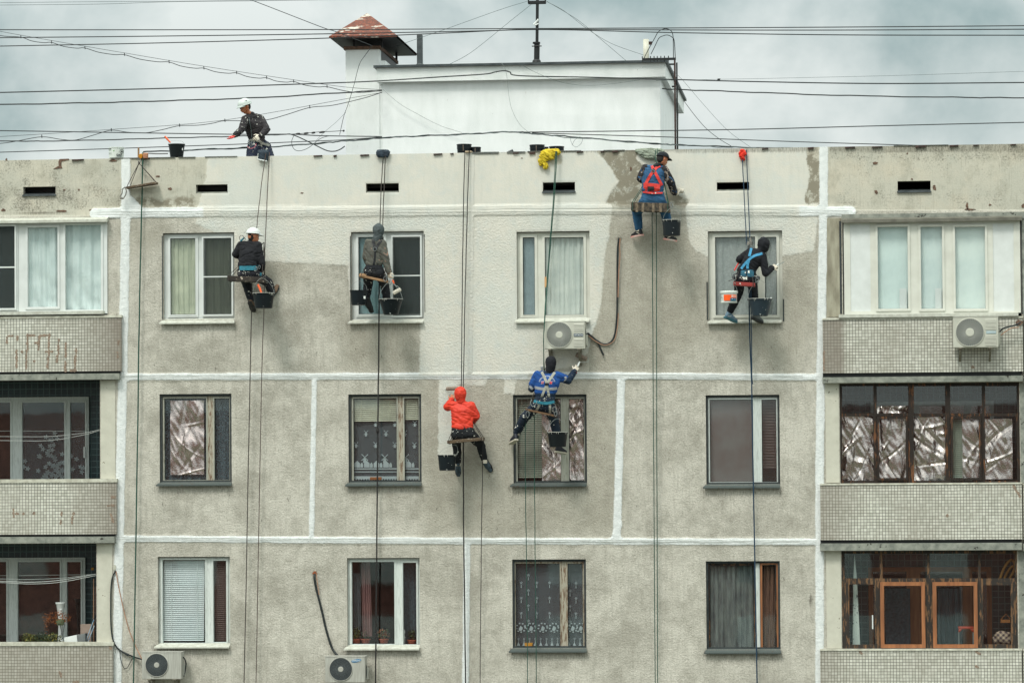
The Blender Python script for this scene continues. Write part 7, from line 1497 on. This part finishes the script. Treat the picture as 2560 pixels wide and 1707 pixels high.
tb_ = bucket('broad slate-blue tub with paint runs under the black hooded man', 1869, 1931.5, 747, 790, 38, -.6, handle=(1899, 700, -.62), hook=(1895, 697, -.6), mat=M("slate plastic tub", (44, 58, 68), (36, 48, 58), rough=.4, splat=.69, splatcol=(205, 210, 205), sscale=24))
MB().tube([P(1925, 750, -.55), P(1929, 744, -.55)], .014, 8).build('brush_handle', CABLEW, label='stub of a white brush handle poking out of the slate-blue tub', cat='brush')
rope('left navy rope above the black hooded man', [(1856, 399, -.1), (1860, 480, -.14), (1866, 597, -.28), (1868, 612, -.3)], .0085, ROPE_B); rope('right navy rope above the black hooded man', [(1866, 375, -.05), (1870, 480, -.12), (1874.6, 590, -.28), (1876, 612, -.3)], .0085, ROPE_B)
rope('thick navy rope hanging below the black hooded man', [(1872, 712, -.38), (1873, 760, -.3), (1875, 860, -.2), (1879, 960, -.14), (1883.7, 1227, -.11), (1893, 1712, -.1), (1897, 1900, -.1)], .012, ROPE_B); rope('short second navy rope beside the thick one, below the black hooded man', [(1877, 712, -.38), (1878, 790, -.28), (1880, 936, -.15), (1882, 960, -.13)], .0085, ROPE_B)
# 7 man on the roof
J = dict(head=(613, 266, .52), nb=(628, 288, .6), sl=(613, 299, .50), sr=(650, 296, .72), chest=(633, 318, .62, 25), waist=(642, 347, .66, 22), hl=(634, 366, .66), hr=(662, 368, .72), el=(604, 325, .36), wl=(588, 338, .28), er=(667, 324, .58), wr=(651, 339, .42), kl=(628, 408, .46), al=(640, 412, 1.0), kr=(676, 408, .58), ar=(672, 412, 1.1))
DK = cloth((50, 46, 48), (36, 34, 38), splat=.64, sscale=26)
b7, fr, tp7, tr7 = person('man in white climbing helmet and paint-specked dark jacket bending over the parapet', J, DK, cloth((34, 42, 62), (26, 32, 48), splat=.64, sscale=26), facing=(-.72, -.52, -.42), up=(-.3, -.25, 1), face=True, seed=7, legr=(17, 15, 11), hem=4)
W_, f, s, up = fr
organic('hair', [[wsp(W_(-.028, 0, .02), .079), wsp(W_(-.03, 0, -.01), .072)]], M_HAIR, b7, voxel=.009)
HM = M("white climbing helmet shell", (190, 198, 194), (172, 182, 178), rough=.4, splat=.74, splatcol=(120, 126, 124), sscale=30)
hm = dome(W_(-.008, 0, .040), up-f*.12, f, .112, HM, b7, 'climbing_helmet', brim=.03, flat=1.0)
u2 = (up-f*.12).normalized()
for k, (a, e) in enumerate(((-.9, .75), (-.55, .72), (-1.25, .7), (-1.6, .6))):
    d = (f*math.cos(a)*1.14-s*math.sin(a)*-1)*math.cos(e)+u2*math.sin(e); c_ = W_(-.008, 0, .040)+d*.113; e1 = d.cross(u2).normalized(); e2 = d.cross(e1)
    MB().add([c_+e1*.016+e2*.004, c_+e1*.004-e2*.012, c_-e1*.016-e2*.004, c_-e1*.004+e2*.012], [(0, 1, 2, 3)]).build('vent_slot', BLACKM, hm)
MB().tube([W_(.0, .085, .03), W_(.03, .07, -.05), W_(.04, .0, -.115), W_(.03, -.07, -.05), W_(0, -.085, .03)], .005, 6).build('chin_strap', M("orange strap", (190, 96, 40), rough=.7), hm)
REDG = M("red coated glove palm", (214, 66, 56), (176, 50, 46), rough=.6, nscale=14)
gloves(b7, [((587, 339, .28), (573, 350, .2), (.3, .3, 1), 1, .35)], mat=REDG); gloves(b7, [((650, 340, .42), (638, 349, .36), (-.6, .6, -.3), -1, .7)])
for p_, q_ in (((590, 336.5, .29), (584, 341, .27)), ((653, 337, .43), (648, 342, .41))): MB().tube([P(*p_), P(*q_)], [.044, .04], 12).build('cuff', GLOVE, b7)
tb, rb = world_bvh(tp7), world_bvh(tr7)
ribbon('zip', [(622, 293), (624, 305), (627, 320), (629, 335), (629, 345)], 1.5, CABLEG, tb, tp7)
ribbon('harness_strap', [(620, 352), (636, 350), (652, 347), (664, 341)], 6, GREYW, tb, b7, off=.012); ribbon('harness_strap', [(648, 352), (655, 358), (664, 361), (674, 364)], 6, GREYW, rb, b7, off=.012); ribbon('harness_strap', [(640, 352), (652, 356), (653, 366)], 4, GREYW, rb, b7, off=.012)
MB().tube(smoothpath([P(*p, .38) for p in [(618, 366), (624, 371), (632, 371), (639, 365), (640, 359)]], 5), .006, 6).build('pink_cord', M("pink cord", (190, 110, 120), rough=.7), b7); 
for (x, y) in ((622, 356), (627, 361), (631, 358)): karabiner((x, y), .38, .06, b7)

# ================================================================ things on and over the parapet
zt = ZTOP+.014
t = bucket('white plastic bucket with black print standing on the left parapet', 270.5, 311.5, 357, 384, 37, .14, mat=WBUCK, fill=False)
t_l = t; c_ = P(291, 384, .14); c_.z = zt
def setz(t, z): 
    t.location.z = z
setz(t, zt)
c_ = Vector((P(291, 370, .14).x, .14, 0))
def wl2(x0, x1, y0, y1, mat, rad, nm='print_mark'):
    rows = []
    for y in (y1, y0):
        row = []
        for i in range(7): q = P(x0+(x1-x0)*i/6, y, .14); dx = q.x-c_.x; row.append((q.x, .14-math.sqrt(max(.00001, rad**2-dx*dx)), q.z))
        rows.append(row)
    MB().grid(rows).build(nm, mat, t)
BLKP = M("black print", (40, 46, 48), rough=.6)
for a in ((272, 282, 361, 362.6),): wl2(*a, BLKP, .134)
for a in ((273, 282, 365, 365.7), (273, 282, 371, 371.7), (273, 282, 374, 374.6)): wl2(*a, CABLEG, .134)
wl2(286.5, 290, 365, 367, M("green mark", (120, 170, 110), rough=.6), .134); wl2(295, 307, 378.5, 380.5, CABLEG, .134)
def cyltext(txt, x0, x1, y0, y1, mat, rad, bold=.03):
    cu = bpy.data.curves.new('t', 'FONT'); cu.body = txt; cu.offset = bold; ob = bpy.data.objects.new('t', cu); COL.objects.link(ob); bpy.context.view_layer.update(); me_ = bpy.data.meshes.new_from_object(ob); bpy.data.objects.remove(ob)
    vs = [v.co.copy() for v in me_.vertices]; lx, hx, ly, hy = min(v.x for v in vs), max(v.x for v in vs), min(v.y for v in vs), max(v.y for v in vs); out = []
    for v in vs: q = P(x0+(v.x-lx)/(hx-lx)*(x1-x0), y1-(v.y-ly)/(hy-ly)*(y1-y0), .14); dx = q.x-c_.x; out.append((q.x, .14-math.sqrt(max(.00001, rad**2-dx*dx)), q.z))
    new('lettering', out, [tuple(p.vertices) for p in me_.polygons], mat, t)
cyltext('CAЗ', 295, 307.5, 374, 378, BLKP, .1345, .05); cyltext('26', 305, 308.6, 365.5, 370, BLKP, .1345, .03)
MB().tube([Vector((q.x, .14-math.sqrt(max(.0004, .136**2-(q.x-c_.x)**2)), q.z)) for a in np.linspace(0, 6.28, 17) for q in [P(306.6+math.cos(a)*3.4, 368+math.sin(a)*5.4, .14)]], .003, 5, caps=False).build('print_mark', BLKP, t)
t = bucket('black bucket with an orange roller grip over its rim on the parapet', 420, 463.5, 351, 384, 33, .14, mat=BUCKC, fill=False, handle=(437, 342, .14)); t.location.z = zt
q = rect(454, 360, 456, 365.5, -.02); MB().box(q[0], q[1], .015, .03, q[2], q[3]).build('sticker', PVC, t)
MB().tube([P(412, 341, .14), P(418, 348, .14), P(426, 357, .14)], [.014, .017, .012], 10).build('roller_grip', ORGR, label='orange roller grip lying over the rim of the black parapet bucket', cat='roller handle')
def tub(label, xl, xr, yr, Y, h=.30, rb=.85, kind='tub', mat=BUCKC, tilt=0, hd=True):
    c = P((xl+xr)/2, yr, Y); t = thing('plastic_tub', label, 'tub', (c.x, Y, c.z-h), 'black tubs on the roof behind the parapet'); r1 = (xr-xl)/2/S; o = Vector((c.x, Y, c.z-h)); ax = Vector((math.sin(tilt), 0, math.cos(tilt)))
    MB().lathe(o, [(r1*rb*.9, 0), (r1*rb, .01), (r1*.93, h-.075), (r1*.97, h-.073), (r1*.97, h-.062), (r1*.95, h-.06), (r1*.965, h-.012), (r1, h-.010), (r1, h), (r1*.94, h), (r1*rb*.92, .02), (.001, .02)], 36, axis=ax).build('shell', mat, t)
    if hd: a = -1.6; p = o+Vector((math.cos(a)*r1*1.0, math.sin(a)*r1*1.0, 0)); MB().tube([p+Vector((0, 0, h-.02)), p+Vector((.002, -.003, h-.12))], .005, 5).build('handle_lug', NAPD, t)
    return t
tub('larger black tub of the pair behind the double ropes', 1141, 1180, 361.5, .75, h=.28); tub('smaller black tub half hidden right of the pair behind the double ropes', 1176, 1203, 368.5, .80, h=.24)
tub('left black tub of the group behind the yellow cloth', 1323, 1362.5, 363, .75, h=.28); tub('black tub hidden between the two behind the yellow cloth', 1352, 1372, 368, 1.1, h=.25, hd=False); tub('widest black tub right above the yellow cloth', 1372, 1411, 367, .7, h=.27)
o_ = tub('black tub lying on its side, only its curved flank showing above the parapet', 1240, 1275, 369, .9, h=.22, tilt=1.2, hd=False)
RAG = lambda nm, c1, c2: M(nm, c1, c2, rough=.8, nscale=10, bump=.4, bscale=40)
def ragblob(name, label, cat, pts, mat, seed, wr=.020, vox=.008, hulls=None):
    return organic(name, hulls or chain(*pts), mat, None, voxel=vox, iters=2, wr=wr, wsc=16, seed=seed, label=label, cat=cat)
YL = RAG("yellow rag", (220, 196, 48), (176, 150, 30)); 
ragblob('yellow_rag', 'bright yellow rag wrapped over the parapet edge under the green ropes', 'rag', None, YL, 3, hulls=[[sph(1362, 384, -.05, 8, 6), sph(1385, 380, -.05, 7, 6), sph(1362, 396, -.05, 8, 5), sph(1380, 395, -.05, 5, 5)], [sph(1385, 380, -.05, 7, 6), sph(1396, 381, -.06, 4, 5, 8)], [sph(1358, 384, -.05, 7, 6), sph(1350, 404, -.05, 5, 5), sph(1352, 410, -.05, 4.5, 5)], [sph(1358, 402, -.05, 3, 4), sph(1364, 418, -.05, 5, 5), sph(1367, 413, -.05, 4, 4)], [sph(1375, 376, .1, 12, 14, 3), sph(1375, 382, -.04, 12, 6, 4)]])
ragblob('red_rag', 'small red rag under the navy ropes on the parapet edge', 'rag', None, RAG("red rag", (226, 56, 34), (190, 40, 28)), 4, hulls=[[sph(1856, 377, -.04, 6, 5, 4), sph(1853, 388, -.05, 6, 5), sph(1862, 386, -.05, 3, 4)], [sph(1851, 388, -.05, 4, 5), sph(1857, 399, -.05, 6, 5, 4)], [sph(1858, 377, .06, 6, 12, 3), sph(1858, 380, -.03, 5, 5)]])
ragblob('tarpaulin', 'grey-green tarpaulin draped over the parapet behind the man in the black cap', 'tarpaulin', None, RAG("grey green tarpaulin", (146, 154, 138), (112, 120, 108)), 5, hulls=[[sph(1592, 379, -.03, 3, 4), sph(1655, 380, -.03, 6, 4), sph(1622, 394, -.05, 12, 5, 4), sph(1645, 395, -.05, 8, 5, 5)], [sph(1592, 376, .15, 3, 16), sph(1655, 377, .15, 4, 16), sph(1625, 381, -.03, 10, 4)]], wr=.016)
SLV = RAG("dark blue rope sleeve", (40, 54, 66), (26, 36, 46))
ragblob('rope_protector', 'dark blue rope protector with a white edge under the knees of the roof worker', 'rope protector', None, SLV, 6, hulls=[[sph(648, 382, -.03, 4, 4), sph(668, 382, -.03, 4, 4), sph(649, 396, -.04, 4, 4), sph(667, 399, -.04, 4, 4)], [sph(650, 379, .12, 4, 18), sph(667, 379, .12, 4, 18), sph(658, 383, -.02, 8, 4)]], wr=.006)
p0, p1 = P(644.5, 399, -.07), P(667, 403.5, -.07); MB().tube([p0, p1], .012, 6).tube([P(645, 384, -.07), p0], .006, 5).build('sleeve_edge', PVC, bpy.data.objects['rope_protector'])
ragblob('rope_protector', 'dark blue rope protector on the parapet above the second vent', 'rope protector', None, SLV, 7, hulls=[[sph(945, 382, -.04, 5, 5), sph(970, 381, -.04, 5, 5), sph(946, 390, -.05, 4, 4), sph(968, 391, -.05, 4, 4)], [sph(946, 379, .1, 4, 16), sph(970, 379, .1, 4, 16), sph(958, 384, -.04, 10, 5)]], wr=.008)
p = P(1172, 379.5, -.02); MB().box(p.x-.06, p.x+.05, -.05, .16, p.z-.016, p.z+.012).build('wood_chock', M("pale wood block", (186, 166, 140), rough=.8), label='pale wood block under the double ropes on the parapet edge', cat='wood block', bev=.005)
BRK = M("broken orange brick", (178, 128, 100), (140, 96, 76), rough=.9, nscale=18, bump=.6); p = P(364, 389, -.06); MB().hexa([p+Vector(v) for v in [(-.04, -.03, -.05), (.035, -.03, -.055), (.035, .05, -.05), (-.04, .05, -.05), (-.045, -.03, .04), (.04, -.03, .035), (.04, .05, .05), (-.04, .05, .05)]]).build('brick', BRK, label='broken orange brick beside the yellow descender on the left parapet', cat='brick', bev=.008)
p = P(346.5, 377, .05); MB().box(p.x-.014, p.x+.014, .03, .06, ZTOP-.01, p.z+.05).build('wood_stub', TAN, label='short wooden stub sticking up behind the yellow descender', cat='wood stub', bev=.004)
# empty seat hanging at the left
ORD = M("amber anodised metal", (220, 150, 40), (180, 116, 30), rough=.35, metal=.4)
dv = [P(x, y, -.08) for x, y in [(346.5, 392), (349, 386), (354, 384), (357, 388), (356, 394), (351, 398)]]
t = thing('descender', 'amber descender clipped to the green rope at the left parapet', 'descender', P(352, 390, -.08)); MB().slab([(v.x, v.z) for v in dv], -.1, -.07).build('side_plate', ORD, t, bev=.004); karabiner((348.5, 402), -.085, .08, t)
t = thing('bosun_seat', 'empty dark plank seat hanging crooked below the amber descender', 'work seat', P(355, 465, -.12)); a, c_ = P(317, 467.5, -.12), P(393, 455.5, -.12)
v = []
for z in (-.035, 0):
    for (p, yy) in ((a, -.06), (c_, -.11), (c_, .09), (a, .1)): v.append(p+Vector((0, yy, z)))
MB().hexa(v).build('seat_board', WOODP, t, bev=.005); tp_k = P(347.5, 408, -.09)
for (x, y, Y) in ((317.5, 466, -.19), (326, 464, -.03), (389, 454, -.22), (386, 452.5, -.04)): MB().tube([tp_k, P(x, y, Y)], .0065, 6).build('suspension_rope', ROPE_D, t)
MB().lathe(tp_k, [(.005, -.03), (.014, -.01), (.014, .01), (.006, .03)], 8).build('rope_knot', ROPE_D, t)
t = thing('rope_clamp', 'steel ascender dangling from the left end of the empty seat', 'rope clamp', P(309, 482, -.13)); 
pts = [P(x, y, -.14) for x, y in [(313, 468), (316, 478), (314, 488), (308, 497), (301, 497), (300, 492), (305, 484), (306, 473)]]; MB().tube(pts+[pts[0]], .011, 6).build('ascender_frame', CAKE, t); MB().tube([P(302, 495, -.15), P(306, 496, -.15)], .02, 8).build('ascender_cam', CAKE, t); MB().tube([P(317, 467, -.14), P(313, 470, -.14)], .007, 6).build('clip_cord', ROPE_D, t)
rope('single green rope hanging down the left joint beside the empty seat', [(357.5, 382, -.03), (357, 396, -.07), (354.5, 508, -.08), (350, 707, -.09), (348, 820, -.1), (341, 1260, -.1), (333.6, 1712, -.1), (331, 1900, -.1)], .012, ROPE_G)
rope('dark rope lying along the parapet edge right of the left joint', [(360, 383, -.02), (375, 384, .02), (392, 385, .05), (420, 384.5, .1)], .008, ROPE_D)
